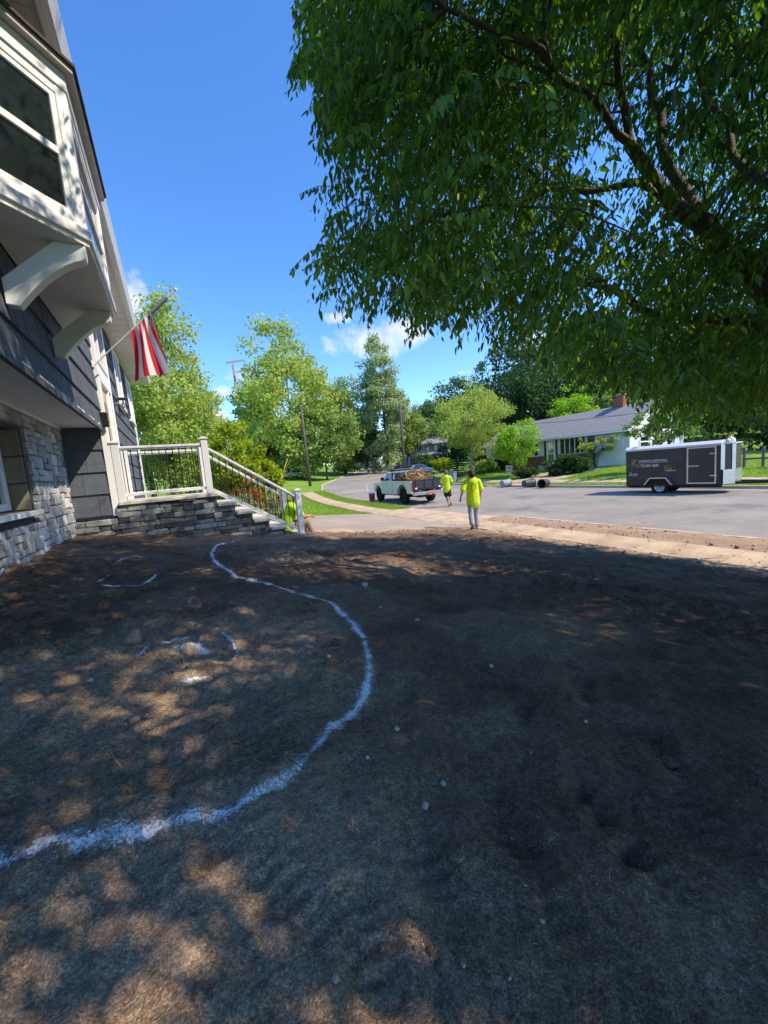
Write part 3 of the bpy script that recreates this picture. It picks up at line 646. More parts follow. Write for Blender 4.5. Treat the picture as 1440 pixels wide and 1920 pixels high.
# reveals of the window opening and the window
mb = H(); mb.box((-2.28, WIN[1]-.001, WIN[2]), (-1.72, WIN[1]+.05, WIN[3]))
hp(mb, 'window_reveal', m_mortar)
mb = H()
for k in range(3):
    z = WIN[2]+.0+k*(WIN[3]-WIN[2])/3; mb.box((-2.15, WIN[1]-.035, z+.008), (-1.735, WIN[1]-.002, z+(WIN[3]-WIN[2])/3-.008))
hp(mb, 'reveal_stone', mat('reveal stone', (.17, .16, .13), rough=.9, c2=(.3, .27, .21), scale=3, bump=.5), bevel=.008)
mb = H(); xw = -1.92
y0, y1, z0, z1 = WIN[0]+.03, WIN[1]-.06, WIN[2]+.02, WIN[3]-.02
for a, b in (((y0, z0), (y0+.09, z1)), ((y1-.14, z0), (y1, z1)), ((y0+.09, z0), (y1-.14, z0+.09)), ((y0+.09, z1-.09), (y1-.14, z1)), ((y0+.09, 2.62), (y1-.14, 2.68)), ((5.75, z0+.09), (5.80, z1-.09))):
    mb.box((xw-.09, a[0], a[1]), (xw, b[0], b[1]))
win = hp(mb, 'window', m_white, bevel=.006)
for a, b in (((y0+.09, z0+.09), (5.75, 2.62)), ((y0+.09, 2.68), (5.75, z1-.09)), ((5.80, z0+.09), (y1-.14, 2.62)), ((5.80, 2.68), (y1-.14, z1-.09))):
    hp(H().box((xw-.06, a[0], a[1]), (xw-.045, b[0], b[1])), 'pane', m_glass, win)
hp(H().box((-2.0, WIN[0]-.05, WIN[2]-.075), (-1.64, WIN[1]+.10, WIN[2]-.012)), 'window_sill', m_white, bevel=.006)

# overhang soffit and cream bead under it
hp(H().box((-1.80, 1.0, 3.372), (WX-.005, 8.84, 3.40)), 'overhang_soffit', m_vinyl)
hp(H().box((-1.72, 1.0, 3.33), (-1.68, 8.84, 3.371)), 'soffit_bead', m_white)
# upper wall
mb = H(); mb.box((-1.5, 1.0, 3.402), (WX-.045, 8.86, 6.1)).box((-1.5, 8.862, 1.0), (WX-.045, 17.0, 6.1)).box((-9, 16.9, .5), (-1.502, 17.0, 6.1)); mb.box((-9, 1.0, 3.402), (-1.502, 1.1, 6.1))
uw = hp(mb, 'siding_wall', m_shake)
def shake_mesh():
    V = [(0, 0, 0), (0, 1, 0), (1, 1, 0), (1, 0, 0), (0, 0, 1), (0, 1, 1), (.35, 1, 1), (.35, 0, 1)]
    me = bpy.data.meshes.new('shingle'); me.from_pydata(V, [], [[0, 1, 2, 3], [4, 7, 6, 5], [0, 3, 7, 4], [1, 5, 6, 2], [3, 2, 6, 7], [0, 4, 5, 1]]); me.materials.append(m_shake); return me
SHK = shake_mesh(); nsh = 0
def course(x, ya, yb, z, h, wmin, wmax, proud=.042, skip=None):
    global nsh
    y = ya
    while y < yb-.02:
        w = min(random.uniform(wmin, wmax), yb-y)
        if yb-(y+w) < wmin*.5: w = yb-y
        if not (skip and skip(y, y+w, z, z+h)):
            link('shingle', SHK, uw, (x-HO[0]-.042, y+.003-HO[1], z-HO[2]), (0, 0, 0), (proud+random.uniform(0, .006), w-.011, h+.012)); nsh += 1
        y += w
EXP = .385
DOOR = (8.9, 10.55)
zc = 3.30
while zc < 6.08:
    h = min(EXP, 6.095-zc)
    lower = zc < 4.3
    course(WX, 2.4 if lower else 6.66, DOOR[0]-.0, zc, h, .16 if lower else .3, .34 if lower else .55)
    course(WX, DOOR[1], 17.0, zc, h, .7, 1.2, skip=lambda a, b, z0_, z1_: False)
    zc += EXP
zc = 3.30-EXP
while zc > 1.3:
    course(WX, DOOR[1], 17.0, zc, EXP, .8, 1.3); zc -= EXP
# return wall that faces the camera, below the overhang
ry = 8.86
rw = hp(H().box((-1.80, ry, 1.70), (WX-.0, ry+.08, 3.371)), 'return_wall', m_shake)
for k in range(4):
    z = 1.74+k*.41; x = -1.79
    while x < WX-.08:
        w = random.uniform(.28, .5); w = min(w, WX-.06-x)
        if WX-.06-(x+w) < .12: w = WX-.06-x
        V = [(0, 0, 0), (1, 0, 0), (1, -1, 0), (0, -1, 0), (0, 0, 1), (1, 0, 1), (1, -.3, 1), (0, -.3, 1)]
        me = bpy.data.meshes.new('shingle'); me.from_pydata(V, [], [[0, 1, 2, 3][::-1], [4, 5, 6, 7], [3, 2, 6, 7], [0, 3, 7, 4], [1, 5, 6, 2], [0, 4, 5, 1]]); me.materials.append(m_shake)
        link('shingle', me, rw, (x+.003-HO[0], ry-.002-HO[1], z-HO[2]), (0, 0, 0), (w-.006, .04, min(.42, 3.36-z))); x += w
hp(H().box((WX-.058, ry-.05, 1.72), (WX+.052, ry+.04, 3.3)), 'corner_board', m_white, bevel=.004)

# door surround, door, sidelight and the tall window above
mb = H(); d0, d1 = DOOR
mb.box((WX-.04, d0+.0, 1.98), (WX+.05, d0+.13, 6.08)).box((WX-.04, d1-.14, 1.98), (WX+.05, d1, 6.08)).box((WX-.04, d0+.13, 5.94), (WX+.05, d1-.14, 6.08))
mb.box((WX-.04, d0+.13, 4.28), (WX+.045, d1-.14, 4.42)).box((WX-.04, d0+.13, 4.42), (WX+.02, d1-.14, 4.66)).box((WX-.04, d0+.13, 4.66), (WX+.045, d1-.14, 4.74))
mb.box((WX-.04, 10.06, 1.98), (WX+.04, 10.14, 4.28)).box((WX-.04, 9.7, 4.74), (WX+.03, 9.76, 5.94))
hp(mb, 'door_surround', m_white, bevel=.006)
dr = hp(H().box((WX-.04, 9.05, 1.99), (WX-.012, 10.05, 4.27)), 'door', m_door)
for a, b in ((2.15, 2.85), (3.0, 3.5), (3.62, 4.15)):
    for c_ in (9.14, 9.58): hp(H().box((WX-.013, c_, a), (WX+.002, c_+.36, b)), 'door_panel', m_door, dr, bevel=.008)
mb = H(); mb.tube([(WX-.01, 9.99, 2.95), (WX+.06, 9.99, 2.95), (WX+.06, 9.92, 2.95)], .012, 6); hp(mb, 'handle', m_black, dr)
hp(H().box((WX-.04, 10.14, 2.05), (WX-.02, 10.41, 4.27)), 'sidelight', m_glass)
tw = hp(H().box((WX-.04, 9.035, 4.742), (WX-.024, 9.70, 5.938)), 'transom_window', m_glass)
hp(H().box((WX-.04, 9.76, 4.742), (WX-.024, 10.40, 5.938)), 'pane', m_glass, tw)
# far windows with white frames
for ya, yb in ((12.1, 13.45), (15.1, 16.4)):
    mb = H(); za, zb = 4.45, 5.92; x0, x1 = WX-.01, WX+.035
    for a, b in (((ya, za), (ya+.12, zb)), ((yb-.12, za), (yb, zb)), ((ya+.12, za), (yb-.12, za+.1)), ((ya+.12, zb-.12), (yb-.12, zb)), (((ya+yb)/2-.05, za+.1), ((ya+yb)/2+.05, zb-.12))):
        mb.box((x0, a[0], a[1]), (x1, b[0], b[1]))
    for c_ in (ya, yb): mb.box((x1-.001, c_-.05, za-.02), (x1+.012, c_+.05, zb+.02))
    wf = hp(mb, 'window', m_white, bevel=.004)
    for a, b in ((ya+.12, (ya+yb)/2-.05), ((ya+yb)/2+.05, yb-.12)):
        for c_, e_ in ((za+.1, (za+zb)/2-.02), ((za+zb)/2+.02, zb-.12)): hp(H().box((x0, a, c_), (x0+.012, b, e_)), 'pane', m_glass, wf)
        hp(H().box((x0, a, (za+zb)/2-.02), (x0+.02, b, (za+zb)/2+.02)), 'sash_rail', m_white, wf)
    hp(H().box((x0, ya-.06, za-.07), (x1+.04, yb+.06, za)), 'window_sill', m_white, wf)
hp(H().box((WX-.05, 16.9, 1.0), (WX+.03, 17.03, 6.08)), 'corner_board', m_white)

# eaves and roof
EX = -.50
mb = H(); mb.box((WX-.2, .8, 6.10), (EX, 17.55, 6.125)); sof = hp(mb, 'eave_soffit', m_vinyl)
for k in range(40):
    y = 1.0+k*.415
    hp(H().box((WX+.02, y, 6.094), (EX-.02, y+.395, 6.0995)), 'soffit_panel', m_vinyl, sof)
hp(H().box((EX, .78, 6.05), (EX+.022, 17.57, 6.27)), 'fascia', m_white)
mb = H(); mb.prism([(EX+.023, 6.12), (EX+.085, 6.12), (EX+.115, 6.2), (EX+.135, 6.25), (EX+.135, 6.265), (EX+.12, 6.265), (EX+.1, 6.2), (EX+.075, 6.135), (EX+.035, 6.135), (EX+.035, 6.265), (EX+.023, 6.265)], 'y', .78, 17.57)
hp(mb, 'gutter', m_white)
mb = H(); mb.prism([(EX+.05, 6.275), (-6.0, 8.35), (-6.0, 8.43), (EX+.05, 6.35)], 'y', .7, 17.62); mb.prism([(-6.0, 8.35), (-11.5, 6.275), (-11.5, 6.35), (-6.0, 8.43)], 'y', .7, 17.62)
hp(mb, 'roof', m_roof)
mb = H()
for y in (1.02, 16.92): mb.prism([(-1.05, 6.1), (-6, 8.33), (-10.9, 6.1)], 'y', y, y+.06)
hp(mb, 'gable_wall', m_shake)

# bay window on brackets
BA, BB, BC, BD = (WX, 3.76), (-.41, 4.40), (-.41, 6.0), (WX, 6.64)
def offs(d):   # plan outline pushed outwards by d
    k = d*math.tan(math.pi/8)
    return [(WX, BA[1]-d*1.4142), (BB[0]+d, BB[1]-k), (BC[0]+d, BC[1]+k), (WX, BD[1]+d*1.4142)]
mb = H(); mb.prism(offs(0), 'z', 4.36, 4.40); bay = hp(mb, 'bay_window', m_vinyl)
hp(H().prism(offs(.025), 'z', 4.402, 4.50), 'bay_sill', m_white, bay, bevel=.005)
hp(H().prism(offs(.012), 'z', 5.60, 5.74), 'bay_head', m_white, bay, bevel=.004)
hp(H().prism(offs(.075), 'z', 5.742, 5.785), 'bay_eave', mat('bay soffit', (.45, .42, .40), rough=.8), bay)
mb = H(); o_ = offs(.10); k0 = len(mb.V)
mb.add([(x, y, 5.787) for x, y in o_]+[(x, y, 5.812) for x, y in o_]+[(WX-.02, 4.45, 6.06), (WX-.02, 5.95, 6.06)], [[3, 2, 1, 0], [0, 1, 5, 4], [1, 2, 6, 5], [2, 3, 7, 6], [4, 5, 8], [5, 6, 9, 8], [6, 7, 9]])
hp(mb, 'bay_roof', m_roof, bay)
for (p, q) in ((BA, BB), (BB, BC), (BC, BD)):
    p, q = np.array(p), np.array(q); L = np.linalg.norm(q-p); d = (q-p)/L; nn_ = np.array([d[1], -d[0]])
    if nn_@np.array([1, 0]) < 0: nn_ = -nn_
    def fb(mb, s0, s1, z0_, z1_, t0, t1):
        c = [p+d*s0+nn_*t0, p+d*s1+nn_*t0, p+d*s1+nn_*t1, p+d*s0+nn_*t1]
        mb.add([(x, y, z) for z in (z0_, z1_) for x, y in c], [[0, 3, 2, 1], [4, 5, 6, 7], [0, 1, 5, 4], [1, 2, 6, 5], [2, 3, 7, 6], [3, 0, 4, 7]])
    mb = H(); e = .09
    fb(mb, 0, e, 4.502, 5.598, -.06, 0); fb(mb, L-e, L, 4.502, 5.598, -.06, 0); fb(mb, e, L-e, 4.502, 4.57, -.06, -.004); fb(mb, e, L-e, 5.53, 5.598, -.06, -.004)
    fb(mb, e, L-e, 5.03, 5.09, -.055, -.012)
    for s0 in (e, L-e-.045): fb(mb, s0, s0+.045, 4.57, 5.53, -.055, -.012)
    fb(mb, e+.045, L-e-.045, 4.57, 4.615, -.055, -.012); fb(mb, e+.045, L-e-.045, 5.485, 5.53, -.055, -.012)
    hp(mb, 'window_frame', m_white, bay, bevel=.004)
    for z0_, z1_ in ((4.615, 5.03), (5.09, 5.485)):
        mb = H(); fb(mb, e+.045, L-e-.045, z0_, z1_, -.045, -.032); hp(mb, 'pane', m_bayglass, bay)
    mb = H(); fb(mb, e, L-e, 4.5, 5.6, -.5, -.49) if False else None
for yb in (4.43, 5.90):
    mb = H(); pts = []; w = .055
    outer = [(WX, 3.80), (WX, 4.36), (-.47, 4.36), (-.47, 4.24)]
    arc = [(-.47+(WX+.09+.47)*math.sin(t_)*1.0, 3.80+(4.24-3.80)*math.cos(t_)) for t_ in np.linspace(0, math.pi/2, 9)]
    arc = [(-.47-( -.47-(WX+.1))*(1-math.cos(t_)), 4.24-(4.24-3.80)*math.sin(t_)) for t_ in np.linspace(0, math.pi/2, 9)]
    # brace: straight back, curved front edge
    inner = [(WX+.005, 4.06), (-.72, 4.352)]
    poly = [(WX+.005, 3.80), (WX+.09, 3.79)]
    for t_ in np.linspace(.12, .88, 8): poly.append((WX+.09+(.55-.0)*t_-.0, 3.79+.45*(1-(1-t_)**1.7)))
    poly += [(-.45, 4.25), (-.44, 4.358), (-.66, 4.358), (WX+.005, 4.0)]
    mb.prism(poly, 'y', yb-w, yb+w)
    hp(mb, 'bracket', m_white, bay, bevel=.004)

# things fixed to the wall
lan = thing('wall_lantern', 'open black metal lantern on the grey wall right of the door', 'lantern', (WX, 11.0, 4.2))
mb = MB(); mb.box((.0, -.06, -.12), (.025, .06, .12)); mb.build('backplate', m_black, lan)
mb = MB(); mb.tube([(.02, 0, .02), (.08, 0, .1), (.16, 0, .13), (.2, 0, .09)], .009, 6).tube([(.02, 0, -.06), (.07, 0, -.02), (.09, 0, .06)], .007, 6); mb.build('arm', m_black, lan)
mb = MB(); mb.prism([(.10, .09), (.30, .09), (.26, .12), (.14, .12)], 'y', -.1, .1); mb.build('lantern_top', m_black, lan)
mb = MB()
for a, b in ((.11, -.09), (.29, -.09), (.29, .09), (.11, .09)): mb.beam((a, b, .09), (.2+(a-.2)*1.15, b*1.15, -.27), .012, .012, (1, 0, 0))
for (a, b), (c_, e_) in (((.1, -.1), (.3, -.1)), ((.3, -.1), (.3, .1)), ((.3, .1), (.1, .1)), ((.1, .1), (.1, -.1))): mb.beam((a, b, -.27), (c_, e_, -.27), .012, .012)
mb.build('cage', m_black, lan)
mb = MB(); mb.lathe([(.001, -.1), (.03, -.09), (.04, -.05), (.02, .02), (.012, .09)], 10, (.2, 0, 0)); mb.build('bulb', mat('bulb glass', (.5, .5, .48), rough=.1), lan, smooth=True)
sp = thing('wall_spotlight', 'small black box fixed to the wall corner under the siding', 'box', (WX+.03, 8.78, 3.5))  # black box taken for an outdoor light, modelled without any glow
mb = MB(); mb.box((-.06, -.07, -.13), (.07, .06, .13)); mb.build('housing', m_black, sp, bevel=.01)
mb = MB(); mb.lathe([(.05, 0), (.045, .012), (.01, .012)], 12, (0, -.071, .03), 'y'); mb.build('lens', mat('lens', (.03, .03, .035), rough=.2), sp)

# flag on its pole
FB = np.array([WX+.05, 8.67, 4.47]); FD = np.array([1, 0, 1.0])/math.sqrt(2)
flag = thing('flag', 'striped red and white flag with starred blue corner hanging from a slanted wall pole', 'flag', tuple(FB))
mb = MB(); mb.tube([(0, 0, 0), tuple(FD*2.05)], .013, 8); mb.build('flag_pole', mat('pole grey', (.5, .5, .48), rough=.4), flag)
mb = MB(); mb.lathe([(.0, -.03), (.022, -.02), (.026, 0), (.02, .022), (0, .03)], 10, tuple(FD*2.06)); mb.build('finial', mat('finial', (.6, .55, .5), rough=.4), flag, smooth=True)
mb = MB(); mb.box((-.05, -.03, -.06), (-.02, .03, .06)).tube([(-.03, 0, -.02), tuple(FD*.12)], .02, 8); mb.build('pole_bracket', m_white, flag)
m_flag = bpy.data.materials.new('flag cloth'); m_flag.use_nodes = True
nt = m_flag.node_tree; n, l = nt.nodes, nt.links; P = n['Principled BSDF']; P.inputs['Roughness'].default_value = .8
at_ = n.new('ShaderNodeAttribute'); at_.attribute_name = 'fcol'; l.new(at_.outputs['Color'], P.inputs['Base Color'])
trn = n.new('ShaderNodeBsdfTranslucent'); l.new(at_.outputs['Color'], trn.inputs[0]); ms = n.new('ShaderNodeMixShader'); ms.inputs[0].default_value = .3
l.new(P.outputs[0], ms.inputs[1]); l.new(trn.outputs[0], ms.inputs[2]); l.new(ms.outputs[0], n['Material Output'].inputs[0])
# h: along the hoist (0 = low end of the pole), v: along the fly, hanging down
nh, nv_ = 105, 60
hh, vv = np.meshgrid(np.linspace(0, 1, nh), np.linspace(0, 1, nv_))
s_ = .88+hh*.95                                   # position along the pole
free = 1-sst(.44, .52, hh)                        # the canton end is wound round the pole
Lf = 1.32*free
fold = np.sin(hh*19+vv*1.2)*.085*sst(0, .35, vv)+np.sin(hh*31+vv*2)*.02
px_ = s_*FD[0]+ (.10*vv*hh+.55*vv*(hh-.12))*free + .03*np.sin(hh*9+vv*3)*free
pz_ = s_*FD[2]-Lf*vv*(.92-.25*(1-hh))
py_ = -.02+fold*free-.16*vv*(hh-.3)*free
ang = (1-vv)*9; rad = .019+.0022*ang
wx, wy = rad*np.cos(ang), rad*np.sin(ang)
px_ = px_+(1-free)*wx*-.707; pz_ = pz_+(1-free)*wx*.707; py_ = py_*(free)+(1-free)*wy
me = grid_mesh('flag_cloth', px_, py_, pz_, m_flag)
stripe = (np.floor(hh*13).astype(int) % 2 == 0)
colr = np.where(stripe[..., None], np.array([.50, .012, .03]), np.array([.78, .76, .75]))
cant = (hh > 6/13) & ((vv < .42) | (free < .3))
colr = np.where(cant[..., None], np.array([.02, .028, .12]), colr)
star = cant & (np.hypot((hh*26) % 1-.5, (vv*22) % 1-.5) < .30)
colr = np.where(star[..., None], np.array([.75, .75, .75]), colr)
ca = me.color_attributes.new('fcol', 'FLOAT_COLOR', 'POINT'); ca.data.foreach_set('color', np.concatenate([colr, np.ones(colr.shape[:2]+(1,))], -1).astype(np.float32).ravel())
link('flag_cloth', me, flag)

# ------------------------------------------------------------------ stoop and railings
SO = np.array([0.5, 9.5, .9])
stoop = thing('entry_stoop', 'raised stone entry landing with pale slab steps going down to the walk', 'steps', tuple(SO))
S = lambda: MB(SO)
TX = [.74, 1.08, 1.42, 1.76, 2.10, 2.46]; TZ = [1.97, 1.75, 1.53, 1.31, 1.09, .87]
prof = [(WX+.02, .45)]+[(TX[5]-.03, .45)]
for k in range(5, -1, -1): prof += [(TX[k]-.03, TZ[k]-.075), ((TX[k-1] if k else WX+.05)-.03, TZ[k]-.075)]
prof = [(WX+.02, .45), (TX[5]-.03, .45)]
for k in range(5, -1, -1):
    prof.append((TX[k]-.03, TZ[k]-.075))
    if k: prof.append((TX[k-1]-.03, TZ[k]-.075))
prof.append((WX+.02, TZ[0]-.075))
core = S().prism(prof, 'y', 8.80, 10.36).build('stone_base', m_mortar, stoop)
S().box((WX+.055, 8.72, TZ[0]-.07), (TX[0], 10.44, TZ[0])).build('landing_slab', m_cap, stoop, bevel=.012)
for k in range(1, 6): S().box((TX[k-1]-.02, 8.72, TZ[k]-.07), (TX[k], 10.44, TZ[k]-.002*k)).build('tread', m_cap, stoop, bevel=.012)
# ledge stones along the side that faces the camera
m_ledge = mat('dark ledge stone', (.21, .218, .23), rough=.9, c2=(.33, .335, .33), scale=5, bump=.9, bscale=26, rand=.8, spec=.15, detail=8)
def ledge_mesh(seed):
    me = stone_mesh(seed+50); me.materials.clear(); me.materials.append(m_ledge); return me
LED = [ledge_mesh(k) for k in range(5)]
z = .78
while z < 1.88:
    h = random.choice((.065, .085, .11, .11)); h = min(h, 1.895-z); x = -1.74
    while x < 2.45:
        w = random.uniform(.16, .46)
        top = np.interp(x+w, [-5, TX[0]-.03, TX[0]-.029, TX[1]-.03, TX[1]-.029, TX[2]-.03, TX[2]-.029, TX[3]-.03, TX[3]-.029, TX[4]-.03, TX[4]-.029, TX[5]-.03], [1.9, 1.9, 1.68, 1.68, 1.46, 1.46, 1.24, 1.24, 1.02, 1.02, .8, .8])
        hi = 1.72 if x < WX-.0 else 9
        if x < WX and x+w > WX: w = max(.1, WX-x)
        if z+h <= min(top, hi)+.005:
            d = random.uniform(.07, .11)
            link('stone', random.choice(LED), core, (x+w/2-SO[0], 8.80-d/2+.045-SO[1], z+h/2-SO[2]), (0, 0, -math.pi/2), (d, w-.008, h-.008))
        x += w
    z += h
m_post = mat('white vinyl', (.70, .72, .74), rough=.4, var=.03, scale=3)
m_postw = mat('black baluster', (.015, .015, .016), rough=.4)
def railing(Y, label):
    rl = thing('stair_railing', label, 'railing', (.5, Y, 1.0)); o = (.5, Y, 1.0); A = lambda: MB(o)
    PX = (-.93, .61, 2.46); PB = (1.972, 1.972, .74); PT = (3.07, 3.10, 1.84); w = .062
    for x, b, t_ in zip(PX, PB, PT):
        p_ = A().box((x-w, Y-w, b), (x+w, Y+w, t_)).build('post', m_post, rl, bevel=.006)
        A().box((x-w-.018, Y-w-.018, t_+.001), (x+w+.018, Y+w+.018, t_+.03)).add([(x-w, Y-w, t_+.03), (x+w, Y-w, t_+.03), (x+w, Y+w, t_+.03), (x-w, Y+w, t_+.03), (x, Y, t_+.055)], [[0, 1, 4], [1, 2, 4], [2, 3, 4], [3, 0, 4]]).build('post_cap', m_post, p_)
    def run(x0, x1, zt0, zt1, zb0, zb1, nb):
        mb = A(); mb.beam((x0, Y, zt0), (x1, Y, zt1), .075, .045).beam((x0, Y, zt0-.035), (x1, Y, zt1-.035), .045, .03); mb.build('top_rail', m_post, rl, bevel=.005)
        A().beam((x0, Y, zb0), (x1, Y, zb1), .05, .06).build('bottom_rail', m_post, rl, bevel=.005)
        for k in range(nb):
            t_ = (k+.5)/nb; x = x0+(x1-x0)*t_
            A().tube([(x, Y, zb0+(zb1-zb0)*t_+.02), (x, Y, zt0+(zt1-zt0)*t_-.04)], .0095, 6).build('baluster', m_postw, rl)
    run(PX[0]+w, PX[1]-w, 2.99, 2.99, 2.09, 2.09, 12)
    run(PX[1]+w, PX[2]-w, 2.90, 1.72, 2.04, .95, 14)
railing(8.87, 'white railing with black balusters along the near side of the stoop')
railing(10.30, 'white railing with black balusters along the far side of the stoop')
# ------------------------------------------------------------------ trees
m_bark = mat('bark', (.055, .042, .033), rough=.95, c2=(.12, .095, .075), scale=9, bump=.9, bscale=25)
m_bark_pale = mat('pale bark', (.22, .20, .17), rough=.9, c2=(.34, .31, .27), scale=8, bump=.5, bscale=25)
def norm(a): return a/(np.linalg.norm(a, axis=-1, keepdims=True)+1e-9)
def leaf_arrays(P, D, N, L, Wd, hexa):
    """P base, D direction, N normal (n,3); returns V, F (quads)"""
    S = norm(np.cross(D, N)); N2 = norm(np.cross(S, D)); n_ = len(P); L = L[:, None]; Wd = Wd[:, None]
    if hexa:
        V = np.stack([P, P+D*L*.28+S*Wd*.46+N2*Wd*.12, P+D*L*.62+S*Wd*.42+N2*Wd*.08-N2*L*.05, P+D*L-N2*L*.16, P+D*L*.62-S*Wd*.42+N2*Wd*.08-N2*L*.05, P+D*L*.28-S*Wd*.46+N2*Wd*.12], 1)
        i = (np.arange(n_)*6)[:, None]
        Fs = np.concatenate([i+np.array([[0, 1, 2, 3]]), i+np.array([[0, 3, 4, 5]])])
    else:
        V = np.stack([P, P+D*L*.45+S*Wd*.5+N2*Wd*.1, P+D*L-N2*L*.1, P+D*L*.45-S*Wd*.5+N2*Wd*.1], 1)
        i = (np.arange(n_)*4)[:, None]; Fs = i+np.array([[0, 1, 2, 3]])
    return V.reshape(-1, 3), Fs

def tree(name, label, loc, h, r, cb, mleaf, nleaf=5000, ls=.22, seed=0, nclump=70, trunk=.2, ry=None, tilt=(0, 0), shape=1.0, group='background trees', bark=None, multi=1, droop=0, cat='tree', clr=.30, top=1.0):
    """h total height, r crown radius, cb crown base height"""
    g = np.random.default_rng(seed); ry = ry or r; bark = bark or m_bark
    if loc[2] is None: loc = (loc[0], loc[1], float(ground(loc[0], loc[1]))-.05)
    tr = thing(name, label, cat, loc, 0, group)
    cz, rz = (h+cb)/2, (h-cb)/2
    # clump centres: lobes on an uneven ellipsoid
    u = norm(g.normal(size=(nclump, 3))); rad = g.uniform(.35, 1.0, nclump)**.6
    lob = .92+.2*np.sin(u[:, 0]*3+seed)+.18*np.sin(u[:, 1]*4+seed*2+u[:, 2]*3)
    C = u*rad[:, None]*np.array([r, ry, rz])*lob[:, None]
    k = 1-(1-top)*np.clip((C[:, 2]/rz+.2), 0, 1); C[:, 0] *= k; C[:, 1] *= k
    if shape != 1: w = np.clip(1-shape*(C[:, 2]/rz), .25, 1.6); C[:, 0] *= w; C[:, 1] *= w
    C[:, 2] += cz
    cr = clr*min(r, rz)*g.uniform(.6, 1.25, nclump)
    ci = g.integers(0, nclump, nleaf)
    q = norm(g.normal(size=(nleaf, 3)))*(g.uniform(0, 1, (nleaf, 1))**.42)*np.array([1, 1, .72])
    P = C[ci]+q*cr[ci][:, None]
    # stray twigs that break the outline
    m_ = nleaf//9; st = norm(g.normal(size=(m_, 3))); P[:m_] += st*(cr[ci[:m_]]*.5)[:, None]*g.uniform(0, 1, (m_, 1))
    N = norm(q*.6+g.normal(size=(nleaf, 3))*.8+np.array([0, 0, .5])); D = norm(np.cross(N, g.normal(size=(nleaf, 3)))); D = norm(D+np.array([0, 0, -.35-droop]))
    s_ = ls*g.uniform(.6, 1.35, nleaf)
    V, Fs = leaf_arrays(P, D, N, s_*1.08, s_*.78, False)
    link('crown', meshdata('crown', V, Fs, mleaf), tr)
    mb = MB()
    for j in range(multi):
        a = 6.28*j/multi+seed; sp = .35 if multi > 1 else 0
        top_ = np.array([math.cos(a)*sp*r+tilt[0], math.sin(a)*sp*r+tilt[1], h*.82]); mid = top_*np.array([.35, .35, .5]); b0 = np.array([math.cos(a)*.5*trunk*(multi > 1), math.sin(a)*.5*trunk*(multi > 1), -.1])
        mb.tube([b0, b0*.7+mid*.3+np.array([0, 0, -.0]), mid, mid*.45+top_*.55, top_], np.array([1.25, .95, .75, .45, .08])*trunk/(multi**.5), 8)
        for i in g.choice(nclump, min(nclump, 14), replace=False):
            t_ = np.clip((C[i, 2]-h*.12)/(h*.82), .18, .8); s0 = mid*2*t_ if t_ < .5 else mid+(top_-mid)*(t_-.5)*2; s0 = s0*np.array([1, 1, .86])
            mb.tube([s0, s0*.5+C[i]*.5+np.array([0, 0, .05*r]), C[i]], np.array([.34, .2, .06])*trunk, 5, cap=False)
    mb.build('trunk', bark, tr, smooth=True)
    return tr

G = {k: leafmat(k, a, b, **kw) for k, a, b, kw in (
    ('leaf light', (.20, .28, .055), (.40, .49, .14), {}), ('leaf mid', (.14, .22, .055), (.29, .39, .12), {}), ('leaf grey green', (.18, .25, .11), (.36, .44, .22), {}),
    ('leaf dark', (.04, .09, .03), (.09, .17, .05), {}), ('leaf deep', (.022, .055, .022), (.05, .105, .035), {}), ('leaf lime', (.16, .32, .03), (.28, .48, .06), {}), ('leaf golden', (.17, .25, .015), (.34, .41, .04), {}),
    ('leaf spruce', (.03, .065, .04), (.07, .12, .075), {'trans': .15}), ('leaf shrub', (.03, .07, .02), (.07, .14, .04), {}), ('leaf variegated', (.12, .17, .07), (.36, .40, .22), {}), ('leaf rust', (.22, .10, .03), (.40, .22, .08), {}))}
def gz(x, y): return (x, y, None)
# left, behind the house
p = at(335, 905, 22); tree('tree', 'light green tree rising behind the far end of the grey house, behind the flag', gz(p[0]-.3, p[1]), 11.4, 3.5, 1.2, G['leaf light'], 22000, .16, 1, 150, .17, tilt=(.2, 0), multi=1, clr=.26, top=.62)
p = at(285, 900, 26); tree('tree', 'lower light green tree just behind the corner of the grey house', gz(p[0], p[1]), 8.2, 3.2, .8, G['leaf mid'], 8000, .2, 2, 70, .16)
p = at(375, 905, 27); tree('tree', 'spreading light green tree with low limbs right of the flag', gz(p[0], p[1]), 8.0, 3.0, .9, G['leaf light'], 9000, .2, 3, 80, .16)
for i, (px, d, h, r, lb) in enumerate(((432, 17, 4.1, 1.25, 'tallest golden-green conical shrub behind the landing'), (470, 18.5, 3.8, 1.1, 'golden-green shrub right of the tallest one, behind the stair rail'), (500, 17.5, 2.9, 1.0, 'short rounded golden-green shrub nearest the utility pole'), (402, 19, 3.4, 1.1, 'golden-green shrub half hidden by the landing post'))):
    p = at(px, 905, d); tree('shrub', lb, gz(p[0], p[1]), h, r, .05, G['leaf golden'], 6500, .13, 20+i, 60, .05, shape=.35, group='golden shrubs', cat='shrub', clr=.3)
